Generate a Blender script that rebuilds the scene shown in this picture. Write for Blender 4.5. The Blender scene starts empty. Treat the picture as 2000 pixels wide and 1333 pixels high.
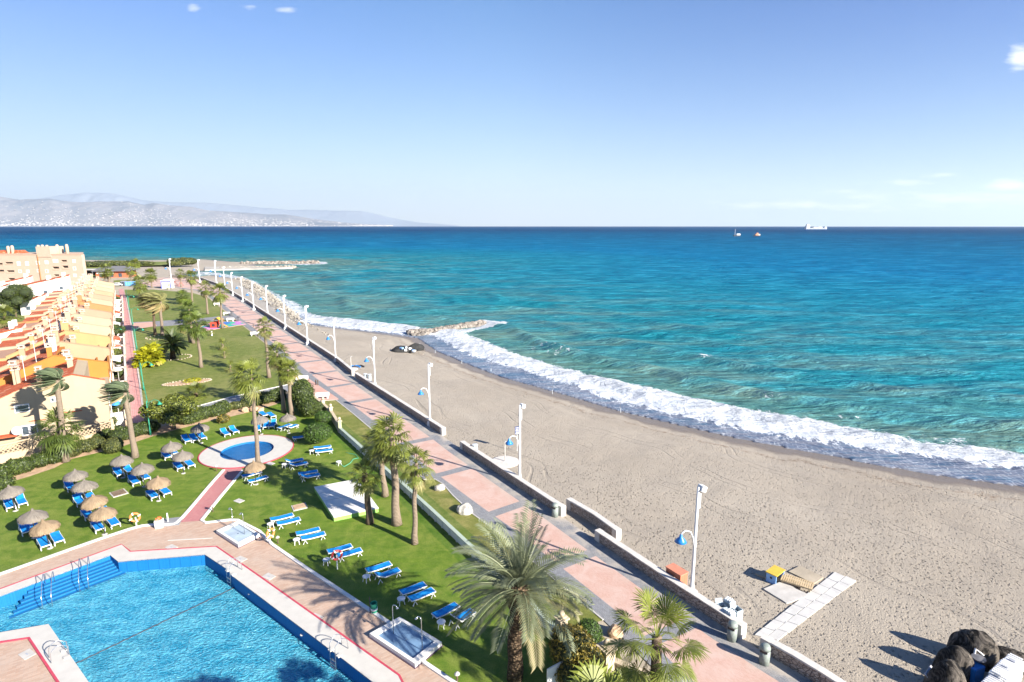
import bpy, bmesh, math, random
import numpy as np
from mathutils import Vector, Matrix
from mathutils.geometry import tessellate_polygon
R = math.radians
random.seed(7)
sc = bpy.context.scene
C = sc.collection

# ---------------------------------------------------------------- camera
F = 1134.0; PITCH = math.atan(225.5 / F); H = 26.0; SEA = -2.0
cam_d = bpy.data.cameras.new('camera'); cam = bpy.data.objects.new('camera', cam_d); C.objects.link(cam)
cam_d.sensor_width = 36; cam_d.lens = 36 * F / 2000
cam_d.clip_start = 0.5; cam_d.clip_end = 160000
cam.location = (0, 0, H); cam.rotation_euler = (math.pi / 2 - PITCH, 0, 0)
sc.camera = cam
sc.render.resolution_x = 1024; sc.render.resolution_y = 682

# ---------------------------------------------------------------- sun, sky, exposure
SUN_AZ = R(-35.5); SUN_EL = R(25.5)
sd = Vector((math.cos(SUN_AZ) * math.cos(SUN_EL), math.sin(SUN_AZ) * math.cos(SUN_EL), math.sin(SUN_EL)))
sun_l = bpy.data.lights.new('sun', 'SUN'); sun_l.energy = 5.0; sun_l.angle = R(0.5); sun_l.color = (1, 0.93, 0.82)
sun = bpy.data.objects.new('sun', sun_l); C.objects.link(sun)
sun.rotation_euler = sd.to_track_quat('Z', 'Y').to_euler(); sun.location = (60, -60, 80)
sc.view_settings.view_transform = 'Standard'; sc.view_settings.look = 'None'
sc.view_settings.exposure = 1.75; sc.view_settings.gamma = 1.0
try:
    sc.cycles.use_fast_gi = False
    sc.cycles.max_bounces = 6; sc.cycles.volume_bounces = 0; sc.cycles.transparent_max_bounces = 12
except Exception: pass

w = bpy.data.worlds.new('World'); sc.world = w; w.use_nodes = True
nt = w.node_tree; nt.nodes.clear()
def wn(t, **k):
    n = nt.nodes.new(t)
    for a, b in k.items(): setattr(n, a, b)
    return n
wo = wn('ShaderNodeOutputWorld'); bg = wn('ShaderNodeBackground'); bg.inputs[1].default_value = 0.05
sky = wn('ShaderNodeTexSky', sky_type='NISHITA', sun_disc=False)
sky.sun_elevation = SUN_EL; sky.sun_rotation = math.pi / 2 - SUN_AZ
sky.altitude = 20; sky.air_density = 1.0; sky.dust_density = 0.25; sky.ozone_density = 3.0
tc = wn('ShaderNodeTexCoord')
sep = wn('ShaderNodeSeparateXYZ'); nt.links.new(tc.outputs['Generated'], sep.inputs[0])
def wm(op, a, b=None, c=None):
    n = wn('ShaderNodeMath', operation=op)
    for i, v in enumerate((a, b, c)):
        if v is None: continue
        if isinstance(v, (int, float)): n.inputs[i].default_value = v
        else: nt.links.new(v, n.inputs[i])
    return n.outputs[0]
sx = wm('DIVIDE', sep.outputs[0], sep.outputs[1]); szr = wm('DIVIDE', sep.outputs[2], sep.outputs[1])
front = wm('GREATER_THAN', sep.outputs[1], 0.05)
cv = wn('ShaderNodeCombineXYZ'); nt.links.new(wm('MULTIPLY', sx, 9), cv.inputs[0]); nt.links.new(wm('MULTIPLY', szr, 42), cv.inputs[1])
cn = wn('ShaderNodeTexNoise'); cn.inputs['Scale'].default_value = 1.6; cn.inputs['Detail'].default_value = 7; cn.inputs['Roughness'].default_value = 0.62
nt.links.new(cv.outputs[0], cn.inputs['Vector'])
def gaus(cx, cz, wx, wz):     # soft region round a direction
    a = wm('POWER', wm('ABSOLUTE', wm('DIVIDE', wm('SUBTRACT', sx, cx), wx)), 2)
    b = wm('POWER', wm('ABSOLUTE', wm('DIVIDE', wm('SUBTRACT', szr, cz), wz)), 2)
    return wm('EXPONENT', wm('MULTIPLY', wm('ADD', a, b), -1))
def DX(px): return (px - 1000) / F
def DZ(px, py):
    dz = -(py - 666.5) / F
    return (-math.sin(PITCH) + dz * math.cos(PITCH)) / (math.cos(PITCH) + dz * math.sin(PITCH))
def SX(px, py):
    dz = -(py - 666.5) / F
    return (px - 1000) / F / (math.cos(PITCH) + dz * math.sin(PITCH))
m = None
for (px, py, wx, wz, amp) in [(1980, 362, .045, .012, 1.0), (1890, 392, .24, .016, .74), (1600, 402, .25, .012, .64), (1770, 358, .10, .007, .66), (1640, 374, .05, .005, .6), (1860, 342, .07, .006, .6),
                              (1995, 112, .026, .02, 1.1), (378, 19, .016, .012, .62), (560, 21, .02, .006, .6), (487, 14, .02, .006, .5), (1400, 405, .2, .008, .42)]:
    g = wm('MULTIPLY', gaus(SX(px, py), DZ(px, py), wx, wz), amp)
    m = g if m is None else wm('MAXIMUM', m, g)
cl = wm('MULTIPLY_ADD', m, 0.62, cn.outputs[0])      # noise + mask
cl = wm('MULTIPLY', wm('MULTIPLY', wm('SUBTRACT', cl, 0.74), 2.0), front); 
clc = wn('ShaderNodeClamp'); nt.links.new(cl, clc.inputs[0]); clc.inputs[2].default_value = 0.8
tint = wn('ShaderNodeMix', data_type='RGBA', blend_type='MULTIPLY'); tint.inputs[0].default_value = 1.0; nt.links.new(sky.outputs[0], tint.inputs[6]); tint.inputs[7].default_value = (.68, .87, 1.10, 1)
pale = wn('ShaderNodeMix', data_type='RGBA'); nt.links.new(wm('MULTIPLY', wm('EXPONENT', wm('MULTIPLY', wm('ABSOLUTE', sep.outputs[2]), -7.5)), .92), pale.inputs[0]); 
def wr(v, a, b_, c=0.0, d=1.0):
    n = wn('ShaderNodeMapRange'); nt.links.new(v, n.inputs[0])
    for i_, q in enumerate((a, b_, c, d)): n.inputs[1 + i_].default_value = q
    return n.outputs[0]
def wt(fac, col, src):      # tint one side of the sky
    n = wn('ShaderNodeMix', data_type='RGBA', blend_type='MULTIPLY'); nt.links.new(fac, n.inputs[0]); nt.links.new(src, n.inputs[6]); n.inputs[7].default_value = (*col, 1); return n.outputs[2]
t1 = wt(wm('MULTIPLY', wr(sep.outputs[0], -.05, .62), wr(sep.outputs[2], .0, .34)), (.12, .58, .93), tint.outputs[2])
t1 = wt(wr(sep.outputs[2], .08, .40), (.50, .89, 1.03), t1)
t2 = wt(wr(sep.outputs[0], .0, -.62), (.86, .80, .90), t1)
nt.links.new(t2, pale.inputs[6]); pale.inputs[7].default_value = (5.5, 5.85, 6.1, 1)
t3 = wt(wr(sep.outputs[0], .0, .62), (.72, .84, .95), pale.outputs[2])
mx = wn('ShaderNodeMix', data_type='RGBA'); nt.links.new(clc.outputs[0], mx.inputs[0]); nt.links.new(t3, mx.inputs[6]); mx.inputs[7].default_value = (8.0, 8.0, 8.2, 1)
nt.links.new(mx.outputs[2], bg.inputs[0]); nt.links.new(bg.outputs[0], wo.inputs[0])

# ---------------------------------------------------------------- helpers
def at(px, py, z=0.0):
    dx = (px - 1000) / F; dz = -(py - 666.5) / F
    Y = math.cos(PITCH) + dz * math.sin(PITCH); Z = -math.sin(PITCH) + dz * math.cos(PITCH)
    t = (z - H) / Z
    return Vector((dx * t, Y * t, z))
def zat(Yw, py):       # height of a point at forward distance Yw seen at picture row py
    return H + Yw * DZ(0, py)
def tag(o, label=None, cat=None, group=None, kind=None):
    if label: o['label'] = label
    if cat: o['category'] = cat
    if group: o['group'] = group
    if kind: o['kind'] = kind
    return o
def thing(name, label, cat, loc=(0, 0, 0), rz=0.0, group=None):
    o = bpy.data.objects.new(name, None); C.objects.link(o); o.empty_display_size = 0.3
    o.location = loc; o.rotation_euler = (0, 0, rz)
    return tag(o, label, cat, group)
def dup(o, parent=None, label=None, loc=None, rz=None):
    c = o.copy(); C.objects.link(c)
    if parent: c.parent = parent
    if label: c['label'] = label
    if loc is not None: c.location = loc
    if rz is not None: c.rotation_euler = (0, 0, rz)
    for ch in list(o.children): dup(ch, c)
    return c
def mobj(name, me, mat=None, parent=None):
    o = bpy.data.objects.new(name, me); C.objects.link(o)
    if mat and not me.materials: me.materials.append(mat)
    if parent: o.parent = parent
    return o
class MB:
    def __init__(s): s.v = []; s.f = []; s.c = []
    def add(s, vs, fs, col=None):
        b = len(s.v); s.v += [tuple(p) for p in vs]; s.f += [tuple(i + b for i in f) for f in fs]
        if col is not None: s.c += [col] * (len(s.v) - len(s.c))
        return s
    def box(s, c, d, rz=0, M=None, taper=1.0, col=None):
        x, y, z = d[0] / 2, d[1] / 2, d[2] / 2
        vs = [Vector((sx_ * x * (taper if k > 0 else 1), sy * y * (taper if k > 0 else 1), k * z)) for k in (-1, 1) for sx_, sy in ((-1, -1), (1, -1), (1, 1), (-1, 1))]
        T = Matrix.Translation(c) @ (M if M else Matrix.Rotation(rz, 4, 'Z'))
        vs = [T @ p for p in vs]
        return s.add(vs, [(3, 2, 1, 0), (4, 5, 6, 7), (0, 1, 5, 4), (1, 2, 6, 5), (2, 3, 7, 6), (3, 0, 4, 7)], col)
    def tube(s, p0, p1, r0, r1=None, n=8, caps=True, col=None):
        return s.path([p0, p1], [r0, r0 if r1 is None else r1], n, caps, col)
    def path(s, pts, rs, n=8, caps=True, col=None):
        pts = [Vector(p) for p in pts]
        if isinstance(rs, (int, float)): rs = [rs] * len(pts)
        vs = []; fs = []; a = None
        for i, p in enumerate(pts):
            d = (pts[min(i + 1, len(pts) - 1)] - pts[max(i - 1, 0)]).normalized()
            if a is None: a = d.cross(Vector((0, 0, 1)) if abs(d.z) < .95 else Vector((1, 0, 0))).normalized()
            a = (a - d * a.dot(d)).normalized(); b = d.cross(a)
            for k in range(n):
                t = 2 * math.pi * k / n; vs.append(p + (a * math.cos(t) + b * math.sin(t)) * rs[i])
        for i in range(len(pts) - 1):
            for k in range(n):
                k2 = (k + 1) % n; fs.append((i * n + k, i * n + k2, (i + 1) * n + k2, (i + 1) * n + k))
        if caps: fs.append(tuple(range(n))[::-1]); fs.append(tuple((len(pts) - 1) * n + k for k in range(n)))
        return s.add(vs, fs, col)
    def lathe(s, prof, c=(0, 0, 0), n=16, sy=1.0, col=None, jit=0, seed=0):
        rr = random.Random(seed); vs = []; fs = []
        for i, (r, z) in enumerate(prof):
            for k in range(n):
                t = 2 * math.pi * k / n; q = 1 + jit * (rr.random() - .5)
                vs.append((c[0] + r * q * math.cos(t), c[1] + r * q * math.sin(t) * sy, c[2] + z + jit * .3 * r * (rr.random() - .5)))
        m_ = len(prof)
        for i in range(m_ - 1):
            for k in range(n):
                k2 = (k + 1) % n; fs.append((i * n + k, i * n + k2, (i + 1) * n + k2, (i + 1) * n + k))
        fs.append(tuple(range(n))[::-1]); fs.append(tuple((m_ - 1) * n + k for k in range(n)))
        return s.add(vs, fs, col)
    def poly(s, pts, z, holes=(), col=None):       # flat filled polygon, pts are 2-D
        rings = [[Vector((p[0], p[1], 0)) for p in pts]] + [[Vector((p[0], p[1], 0)) for p in h] for h in holes]
        flat = [p for r_ in rings for p in r_]
        tri = tessellate_polygon(rings); out = []
        for t in tri:
            a, b, c_ = (flat[i] for i in t)
            out.append(t if (b - a).cross(c_ - a).z > 0 else t[::-1])
        return s.add([(p.x, p.y, z) for p in flat], out, col)
    def slab(s, pts, z0, z1, holes=(), col=None):  # polygon with side walls
        s.poly(pts, z1, holes, col)
        for r_ in [pts] + list(holes):
            n = len(r_); vs = [(p[0], p[1], z1) for p in r_] + [(p[0], p[1], z0) for p in r_]
            s.add(vs, [(i, (i + 1) % n, n + (i + 1) % n, n + i) for i in range(n)], col)
        return s
    def build(s, name, mat=None, parent=None, smooth=False, recalc=False, bevel=0):
        me = bpy.data.meshes.new(name); me.from_pydata(s.v, [], s.f)
        if s.c:
            ca = me.color_attributes.new('shade', 'FLOAT_COLOR', 'POINT')
            arr = np.array([(c[0], c[1], c[2], 1) if isinstance(c, tuple) else (c, c, c, 1) for c in s.c], dtype=np.float32)
            ca.data.foreach_set('color', arr.ravel())
        if recalc:
            b = bmesh.new(); b.from_mesh(me); bmesh.ops.recalc_face_normals(b, faces=b.faces)
            if bevel: bmesh.ops.bevel(b, geom=b.edges[:], offset=bevel, segments=1, affect='EDGES')
            b.to_mesh(me); b.free()
        if smooth: me.polygons.foreach_set('use_smooth', [True] * len(me.polygons))
        me.update()
        return mobj(name, me, mat, parent)
def ribbon(pts, w_, closed=False):     # offset a 2-D polyline by +-w/2 -> polygon
    n = len(pts); L = []; Rr = []
    for i in range(n):
        a = pts[(i - 1) % n] if closed or i > 0 else pts[i]; b = pts[(i + 1) % n] if closed or i < n - 1 else pts[i]
        d = Vector((b[0] - a[0], b[1] - a[1])).normalized(); nn = Vector((-d.y, d.x)) * w_ / 2
        L.append((pts[i][0] + nn.x, pts[i][1] + nn.y)); Rr.append((pts[i][0] - nn.x, pts[i][1] - nn.y))
    return L, Rr
def strip_mb(pts, w_, z0, z1, closed=False, mb=None):    # a low wall or kerb following a line
    mb = mb or MB(); L, Rr = ribbon(pts, w_, closed); n = len(pts)
    vs = [(p[0], p[1], z0) for p in L] + [(p[0], p[1], z1) for p in L] + [(p[0], p[1], z1) for p in Rr] + [(p[0], p[1], z0) for p in Rr]
    fs = []
    for i in range(n if closed else n - 1):
        j = (i + 1) % n
        for k in range(3): fs.append((k * n + i, k * n + j, (k + 1) * n + j, (k + 1) * n + i)[::-1])
    if not closed: fs += [(0, n, 2 * n, 3 * n), (4 * n - 1, 3 * n - 1, 2 * n - 1, n - 1)]
    return mb.add(vs, fs)
def P2(lst, z=0): return [tuple(at(x, y, z)[:2]) for x, y in lst]
def smooth_line(pts, it=2):
    for _ in range(it):
        q = [pts[0]]
        for a, b in zip(pts[:-1], pts[1:]):
            q += [(a[0] * .75 + b[0] * .25, a[1] * .75 + b[1] * .25), (a[0] * .25 + b[0] * .75, a[1] * .25 + b[1] * .75)]
        pts = q + [pts[-1]]
    return pts

# ---------------------------------------------------------------- materials
class NM:
    def __init__(s, name):
        s.m = bpy.data.materials.new(name); s.m.use_nodes = True; s.t = s.m.node_tree; s.t.nodes.clear()
        s.out = s.n('ShaderNodeOutputMaterial'); s.co = None
    def n(s, t, **k):
        n = s.t.nodes.new(t)
        for a, b in k.items(): setattr(n, a, b)
        return n
    def set(s, inp, v):
        if isinstance(v, bpy.types.NodeSocket): s.t.links.new(v, inp)
        elif isinstance(v, tuple) and len(v) == 3 and inp.type == 'RGBA': inp.default_value = (*v, 1)
        else: inp.default_value = v
    def coord(s, kind='obj'):
        if kind == 'pos': return s.n('ShaderNodeNewGeometry').outputs['Position']
        if s.co is None: s.co = s.n('ShaderNodeTexCoord')
        return s.co.outputs[{'obj': 'Object', 'uv': 'UV', 'gen': 'Generated'}[kind]]
    def noise(s, scale, detail=4, rough=.55, vec=None, dist=0):
        n = s.n('ShaderNodeTexNoise'); n.inputs['Scale'].default_value = scale; n.inputs['Detail'].default_value = detail
        n.inputs['Roughness'].default_value = rough; n.inputs['Distortion'].default_value = dist
        s.set(n.inputs['Vector'], vec if vec is not None else s.coord()); return n.outputs[0]
    def voro(s, scale, feature='F1', vec=None, out=0, rand=1.0):
        n = s.n('ShaderNodeTexVoronoi', feature=feature); n.inputs['Scale'].default_value = scale; n.inputs['Randomness'].default_value = rand
        s.set(n.inputs['Vector'], vec if vec is not None else s.coord()); return n.outputs[out]
    def math(s, op, a, b=0.0, c=0.0, clamp=False):
        n = s.n('ShaderNodeMath', operation=op); n.use_clamp = clamp
        for i, v in enumerate((a, b, c)): s.set(n.inputs[i], v)
        return n.outputs[0]
    def mapr(s, v, a, b, c=0.0, d=1.0, smooth=False):
        n = s.n('ShaderNodeMapRange'); n.interpolation_type = 'SMOOTHSTEP' if smooth else 'LINEAR'
        for i, q in enumerate((v, a, b, c, d)): s.set(n.inputs[i], q)
        return n.outputs[0]
    def mix(s, f, a, b, mode='MIX'):
        n = s.n('ShaderNodeMix', data_type='RGBA', blend_type=mode); s.set(n.inputs[0], f); s.set(n.inputs[6], a); s.set(n.inputs[7], b); return n.outputs[2]
    def attr(s, name, out=2): return s.n('ShaderNodeAttribute', attribute_name=name).outputs[out]
    def vscale(s, vec, sc3, rot=0.0):
        n = s.n('ShaderNodeMapping'); s.set(n.inputs[0], vec); n.inputs['Scale'].default_value = sc3; n.inputs['Rotation'].default_value = (0, 0, rot); return n.outputs[0]
    def bump(s, h, dist=.02, strength=1.0, nrm=None):
        n = s.n('ShaderNodeBump'); s.set(n.inputs['Distance'], dist); s.set(n.inputs['Strength'], strength); s.set(n.inputs['Height'], h)
        if nrm: s.set(n.inputs['Normal'], nrm)
        return n.outputs[0]
    def bsdf(s, col, rough=.6, nrm=None, spec=.5, metal=0, **k):
        b = s.n('ShaderNodeBsdfPrincipled'); s.set(b.inputs['Base Color'], col); s.set(b.inputs['Roughness'], rough)
        s.set(b.inputs['Specular IOR Level'], spec); s.set(b.inputs['Metallic'], metal)
        for a, v in k.items(): s.set(b.inputs[a], v)
        if nrm: s.set(b.inputs['Normal'], nrm)
        return b.outputs[0]
    def done(s, sh): s.t.links.new(sh, s.out.inputs[0]); return s.m
def simple(name, col, rough=.6, var=.12, scale=3.0, bump=0.0, bscale=40, spec=.4, metal=0):
    a = NM(name); v = a.noise(scale, 5)
    lo = tuple(c * (1 - var) for c in col); hi = tuple(min(1, c * (1 + var)) for c in col)
    c = a.mix(a.mapr(v, .3, .7), lo, hi)
    return a.done(a.bsdf(c, rough, a.bump(a.noise(bscale, 3), bump) if bump else None, spec, metal))
# ================================================================ MATERIALS of the setting
def m_grass(name, a_, b_, dry, dryamt=.5):
    a = NM(name); p = a.coord('pos')
    big = a.noise(.11, 4, .6, p); mid = a.noise(.9, 5, .6, p, .4); fine = a.noise(14, 3, .7, a.vscale(p, (1, 1, 1)))
    stripe = a.noise(1.0, 2, .5, a.vscale(p, (.25, 2.2, 1), .6))
    c = a.mix(a.mapr(mid, .3, .7), a_, b_)
    c = a.mix(a.math('MULTIPLY', a.mapr(a.math('ADD', a.math('MULTIPLY', big, .6), a.math('MULTIPLY', mid, .5)), .47, .68, smooth=True), dryamt), c, dry)
    c = a.mix(a.mapr(stripe, .45, .75, 0, .25), c, dry)
    c = a.mix(a.mapr(fine, .3, .7, 0, .75), c, tuple(x * .45 for x in a_))
    return a.done(a.bsdf(c, .75, a.bump(a.math('ADD', fine, a.noise(45, 2, .6, p)), .06, .9), .25))
M_lawn = m_grass('lush_lawn', (.088, .175, .010), (.195, .285, .024), (.33, .33, .09), .42)
M_park = m_grass('park_lawn', (.125, .17, .025), (.20, .24, .045), (.33, .30, .11), .6)
M_strip = m_grass('verge_lawn', (.15, .18, .03), (.22, .24, .05), (.40, .33, .13), .8)
def m_sand():
    a = NM('beach_sand'); p = a.coord('pos')
    big = a.noise(.06, 5, .6, p); mid = a.noise(.9, 5, .6, p)
    c = a.mix(a.mapr(big, .3, .7), (.30, .258, .205), (.37, .325, .265))
    c = a.mix(a.mapr(mid, .3, .75, 0, .5), c, (.27, .235, .19))
    wet = a.attr('wet'); wn_ = a.math('ADD', wet, a.math('MULTIPLY', a.math('SUBTRACT', a.noise(.35, 5, .6, p), .5), .6))
    line = a.math('MULTIPLY', a.mapr(a.math('ABSOLUTE', a.math('SUBTRACT', wn_, .33)), 0, .09, 1, 0), a.mapr(a.noise(2.2, 6, .7, p), .45, .62))
    c = a.mix(a.math('MULTIPLY', line, .9), c, (.15, .09, .05))
    c = a.mix(a.mapr(wn_, .50, .74, 0, 1, True), c, (.17, .14, .115))
    peb = a.attr('pebble'); pv = a.voro(1.6, 'F1', p, 1)
    c = a.mix(a.math('MULTIPLY', peb, .8), c, a.mix(a.mapr(a.noise(3, 5, .8, p), .35, .65), (.15, .14, .125), (.38, .365, .345)))
    q = a.n('ShaderNodeVectorMath', operation='ADD'); a.set(q.inputs[0], p); nn = a.n('ShaderNodeTexNoise'); nn.inputs['Scale'].default_value = 1.7; a.set(nn.inputs['Vector'], p); qs = a.n('ShaderNodeVectorMath', operation='SCALE'); a.set(qs.inputs[0], nn.outputs[1]); qs.inputs[3].default_value = .30; a.set(q.inputs[1], qs.outputs[0])
    v1 = a.voro(2.6, 'F1', a.vscale(q.outputs[0], (1.15, .95, 1), .6)); v2 = a.voro(4.9, 'F1', a.vscale(q.outputs[0], (1, 1.1, 1), .3))
    foot = a.math('ADD', a.mapr(v1, .08, .32, 0, 1, True), a.math('MULTIPLY', a.mapr(v2, 0, .34, 0, 1, True), .45))
    amt = a.mapr(a.noise(.10, 3, .5, p), .32, .6, .45, 1.0)
    sp3 = a.n('ShaderNodeSeparateXYZ'); a.set(sp3.inputs[0], p); s_y = sp3.outputs[1]
    amt = a.math('MULTIPLY', a.math('MULTIPLY', amt, a.mapr(s_y, 32, 75, 1.15, .5)), a.mapr(wn_, .35, .65, 1, .1))
    tw = a.math('ADD', a.math('ADD', a.math('MULTIPLY', sp3.outputs[0], .83), a.math('MULTIPLY', s_y, .55)), a.math('MULTIPLY', a.noise(.035, 2, .5, p), 26.0)); fr = a.math('FRACT', a.math('MULTIPLY', tw, .115))
    trk = a.math('MULTIPLY', a.math('MAXIMUM', a.mapr(a.math('ABSOLUTE', a.math('SUBTRACT', fr, .30)), .010, .022, 1, 0), a.mapr(a.math('ABSOLUTE', a.math('SUBTRACT', fr, .47)), .010, .022, 1, 0)), a.mapr(a.noise(.12, 3, .6, p), .42, .6))
    h = a.math('MULTIPLY', foot, amt)
    rake = a.n('ShaderNodeTexWave', wave_type='BANDS'); a.set(rake.inputs['Vector'], a.vscale(p, (1, 1, 1), R(33))); rake.inputs['Scale'].default_value = .55; rake.inputs['Distortion'].default_value = 2.5; rake.inputs['Detail'].default_value = 3
    h = a.math('ADD', h, a.math('MULTIPLY', rake.outputs[1], .02))
    n1 = a.bump(h, .20, 1.0)
    n1 = a.bump(a.math('SUBTRACT', 1.0, trk), .07, 1.0, n1)
    n2 = a.bump(a.noise(9, 4, .7, p), .10, .9, n1)
    c = a.mix(a.math('MULTIPLY', trk, .22), c, (.20, .175, .145))
    c = a.mix(a.math('MULTIPLY', a.math('SUBTRACT', 1.0, foot, clamp=True), a.mapr(s_y, 32, 70, .30, .08)), c, (.20, .175, .145))  # pits also darkened in the colour, painting in their shade
    return a.done(a.bsdf(c, a.mapr(wn_, .55, .8, .9, .35), n2, .3))
M_sand = m_sand()
def m_sea():
    a = NM('sea_water'); p = a.coord('pos')
    d = a.attr('shore'); foamA = a.attr('foam'); washA = a.attr('wash'); dist = a.attr('far')
    ln = a.vscale(p, (1, 1, 1))
    patch = a.noise(.022, 5, .6, a.vscale(p, (.6, 1.5, 1), R(-12)))
    dd = a.math('MULTIPLY_ADD', a.math('SUBTRACT', patch, .5), 90.0, d)
    c = a.mix(a.mapr(dd, 3, 60, 0, 1, True), (.085, .190, .148), (.010, .172, .205))
    c = a.mix(a.mapr(dd, 70, 330, 0, 1), c, (.000, .130, .265))
    c = a.mix(a.mapr(d, 300, 1900, 0, 1), c, (.000, .036, .125))
    silt = a.math('MULTIPLY', a.mapr(a.noise(.05, 4, .6, a.vscale(p, (.5, 1.4, 1), R(-14))), .44, .62, 0, .70), a.mapr(d, 5, 170, 1, 0))
    c = a.mix(silt, c, (.155, .215, .155))
    # light and dark wave faces: streaks of wind-blown chop at many sizes
    def chop(s_, st): return a.noise(s_, 5, .62, a.vscale(p, (.55, 1.6, 1), R(-8)), .3)
    ch1 = chop(.30, 1); ch2 = chop(.055, 1); ch3 = chop(1.3, 1); ch4 = a.noise(.009, 6, .65, a.vscale(p, (.45, 1.8, 1), R(-5)))
    farw = a.mapr(dist, 150, 900, 0, 1)
    hnear = a.math('ADD', a.math('MULTIPLY', ch1, .8), a.math('MULTIPLY', ch3, .22))
    n1 = a.bump(ch2, a.mapr(dist, 100, 2000, 3.0, 16.0), 1.0)
    n1 = a.bump(hnear, a.math('MULTIPLY', a.mapr(dist, 60, 900, 1.7, 5.0), a.math('SUBTRACT', 1.0, a.math('MULTIPLY', washA, .93))), 1.0, n1)
    n1 = a.bump(ch4, a.mapr(dist, 800, 5000, 0, 60), .8, n1)
    # scattered whitecaps
    wcv = a.noise(.75, 5, .7, a.vscale(p, (.32, 1.3, 1), R(-6)))
    wch = a.math('MULTIPLY', a.mapr(wcv, .70, .74), a.mapr(a.noise(.045, 3, .5, p), .5, .6))
    wcf = a.math('MULTIPLY', a.mapr(a.noise(.05, 5, .75, a.vscale(p, (.35, 2.2, 1), R(-4))), .70, .735), a.mapr(dist, 160, 380))
    wc = a.math('MULTIPLY', a.math('MAXIMUM', wch, wcf), .9)
    # surf
    fn = a.math('ADD', a.math('MULTIPLY', a.noise(.55, 6, .68, a.vscale(p, (1.5, .7, 1), R(38)), .6), .6), a.math('MULTIPLY', a.noise(2.6, 5, .7, p, .8), .4))
    f = a.mapr(a.math('ADD', foamA, a.math('MULTIPLY', a.math('SUBTRACT', fn, .5), 3.0)), .42, .58, 0, 1, True)
    lace = a.voro(1.1, 'DISTANCE_TO_EDGE', a.vscale(p, (1.6, .8, 1), R(38)))
    lace = a.math('MULTIPLY', a.mapr(lace, .02, .10, 1, 0), a.mapr(fn, .42, .62))
    f2 = a.math('MULTIPLY', lace, a.mapr(washA, .2, .9, 0, .55))
    c = a.mix(washA, c, a.mix(a.mapr(a.noise(.22, 3, .5, a.vscale(p, (1.8, .5, 1), R(38))), .35, .65), (.11, .125, .165), (.17, .18, .215)))  # grey-blue sky reflection of the thin wash painted into its colour
    foam = a.math('MAXIMUM', a.math('MAXIMUM', f, f2), wc, clamp=True)
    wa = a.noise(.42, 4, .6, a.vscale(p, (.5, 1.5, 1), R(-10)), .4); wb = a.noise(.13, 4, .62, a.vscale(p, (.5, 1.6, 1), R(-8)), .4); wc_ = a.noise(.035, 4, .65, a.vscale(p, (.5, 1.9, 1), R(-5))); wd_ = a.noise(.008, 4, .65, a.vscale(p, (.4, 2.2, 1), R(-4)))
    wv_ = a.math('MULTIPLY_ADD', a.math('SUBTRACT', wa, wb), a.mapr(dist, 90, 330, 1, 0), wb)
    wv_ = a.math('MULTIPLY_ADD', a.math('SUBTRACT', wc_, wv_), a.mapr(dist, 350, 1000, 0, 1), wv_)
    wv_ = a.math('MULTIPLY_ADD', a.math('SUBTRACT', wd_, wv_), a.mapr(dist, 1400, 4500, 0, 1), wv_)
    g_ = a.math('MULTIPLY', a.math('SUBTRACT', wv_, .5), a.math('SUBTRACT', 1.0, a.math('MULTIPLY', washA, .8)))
    c = a.mix(a.mapr(g_, 0, -.11, 0, .58), c, a.mix(1.0, c, (.35, .48, .62), 'MULTIPLY'))  # slope noise paints the light and dark of wave faces into the colour
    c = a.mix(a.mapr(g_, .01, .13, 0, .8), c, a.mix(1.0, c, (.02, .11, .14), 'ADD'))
    c = a.mix(foam, c, a.mix(a.mapr(fn, .36, .66), (.38, .43, .49), (.66, .67, .68)))  # greyer foam tone paints in shade between the clumps
    nf = a.bump(fn, .55, a.mapr(foamA, .38, .8, 0, 1.0), n1)
    dif = a.n('ShaderNodeBsdfDiffuse'); a.set(dif.inputs[0], c); a.set(dif.inputs[2], nf)
    gl = a.n('ShaderNodeBsdfGlossy'); gl.inputs['Roughness'].default_value = .18; a.set(gl.inputs['Normal'], n1); gl.inputs[0].default_value = (.25, .70, 1, 1)
    lw = a.n('ShaderNodeFresnel'); lw.inputs[0].default_value = 1.33; a.set(lw.inputs[1], n1)
    fac = a.math('MULTIPLY', a.math('MINIMUM', lw.outputs[0], .5), a.math('MULTIPLY', a.math('SUBTRACT', 1.0, foam), a.mapr(dist, 200, 3000, .75, .30)))
    ms = a.n('ShaderNodeMixShader'); a.set(ms.inputs[0], fac); a.set(ms.inputs[1], dif.outputs[0]); a.set(ms.inputs[2], gl.outputs[0])
    return a.done(ms.outputs[0])
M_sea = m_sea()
def m_brick(name, c1, c2, mortar, sc_, rot=0.0, rw=.5, rh=.25, var=None, bmp=.004):
    a = NM(name); p = a.coord('pos'); b = a.n('ShaderNodeTexBrick'); a.set(b.inputs['Vector'], a.vscale(p, (1, 1, 1), rot))
    a.set(b.inputs['Color1'], c1); a.set(b.inputs['Color2'], c2); a.set(b.inputs['Mortar'], mortar)
    b.inputs['Scale'].default_value = sc_; b.inputs['Mortar Size'].default_value = .02; b.inputs['Brick Width'].default_value = rw; b.inputs['Row Height'].default_value = rh
    st = a.noise(.35, 5, .65, p); st2 = a.noise(2.5, 5, .7, p)
    c = a.mix(a.mapr(st, .35, .7, 0, .45), b.outputs[0], var or tuple(x * .7 for x in c1))
    c = a.mix(a.mapr(st2, .5, .75, 0, .4), c, mortar)
    return a.done(a.bsdf(c, .8, a.bump(b.outputs[1], -bmp), .3))
ROW = math.atan2(.833, -.553)
M_deck = m_brick('pool_deck_brick', (.37, .235, .165), (.45, .32, .24), (.34, .28, .23), 2.2, R(-35), .9, .3, (.40, .34, .29))
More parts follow.
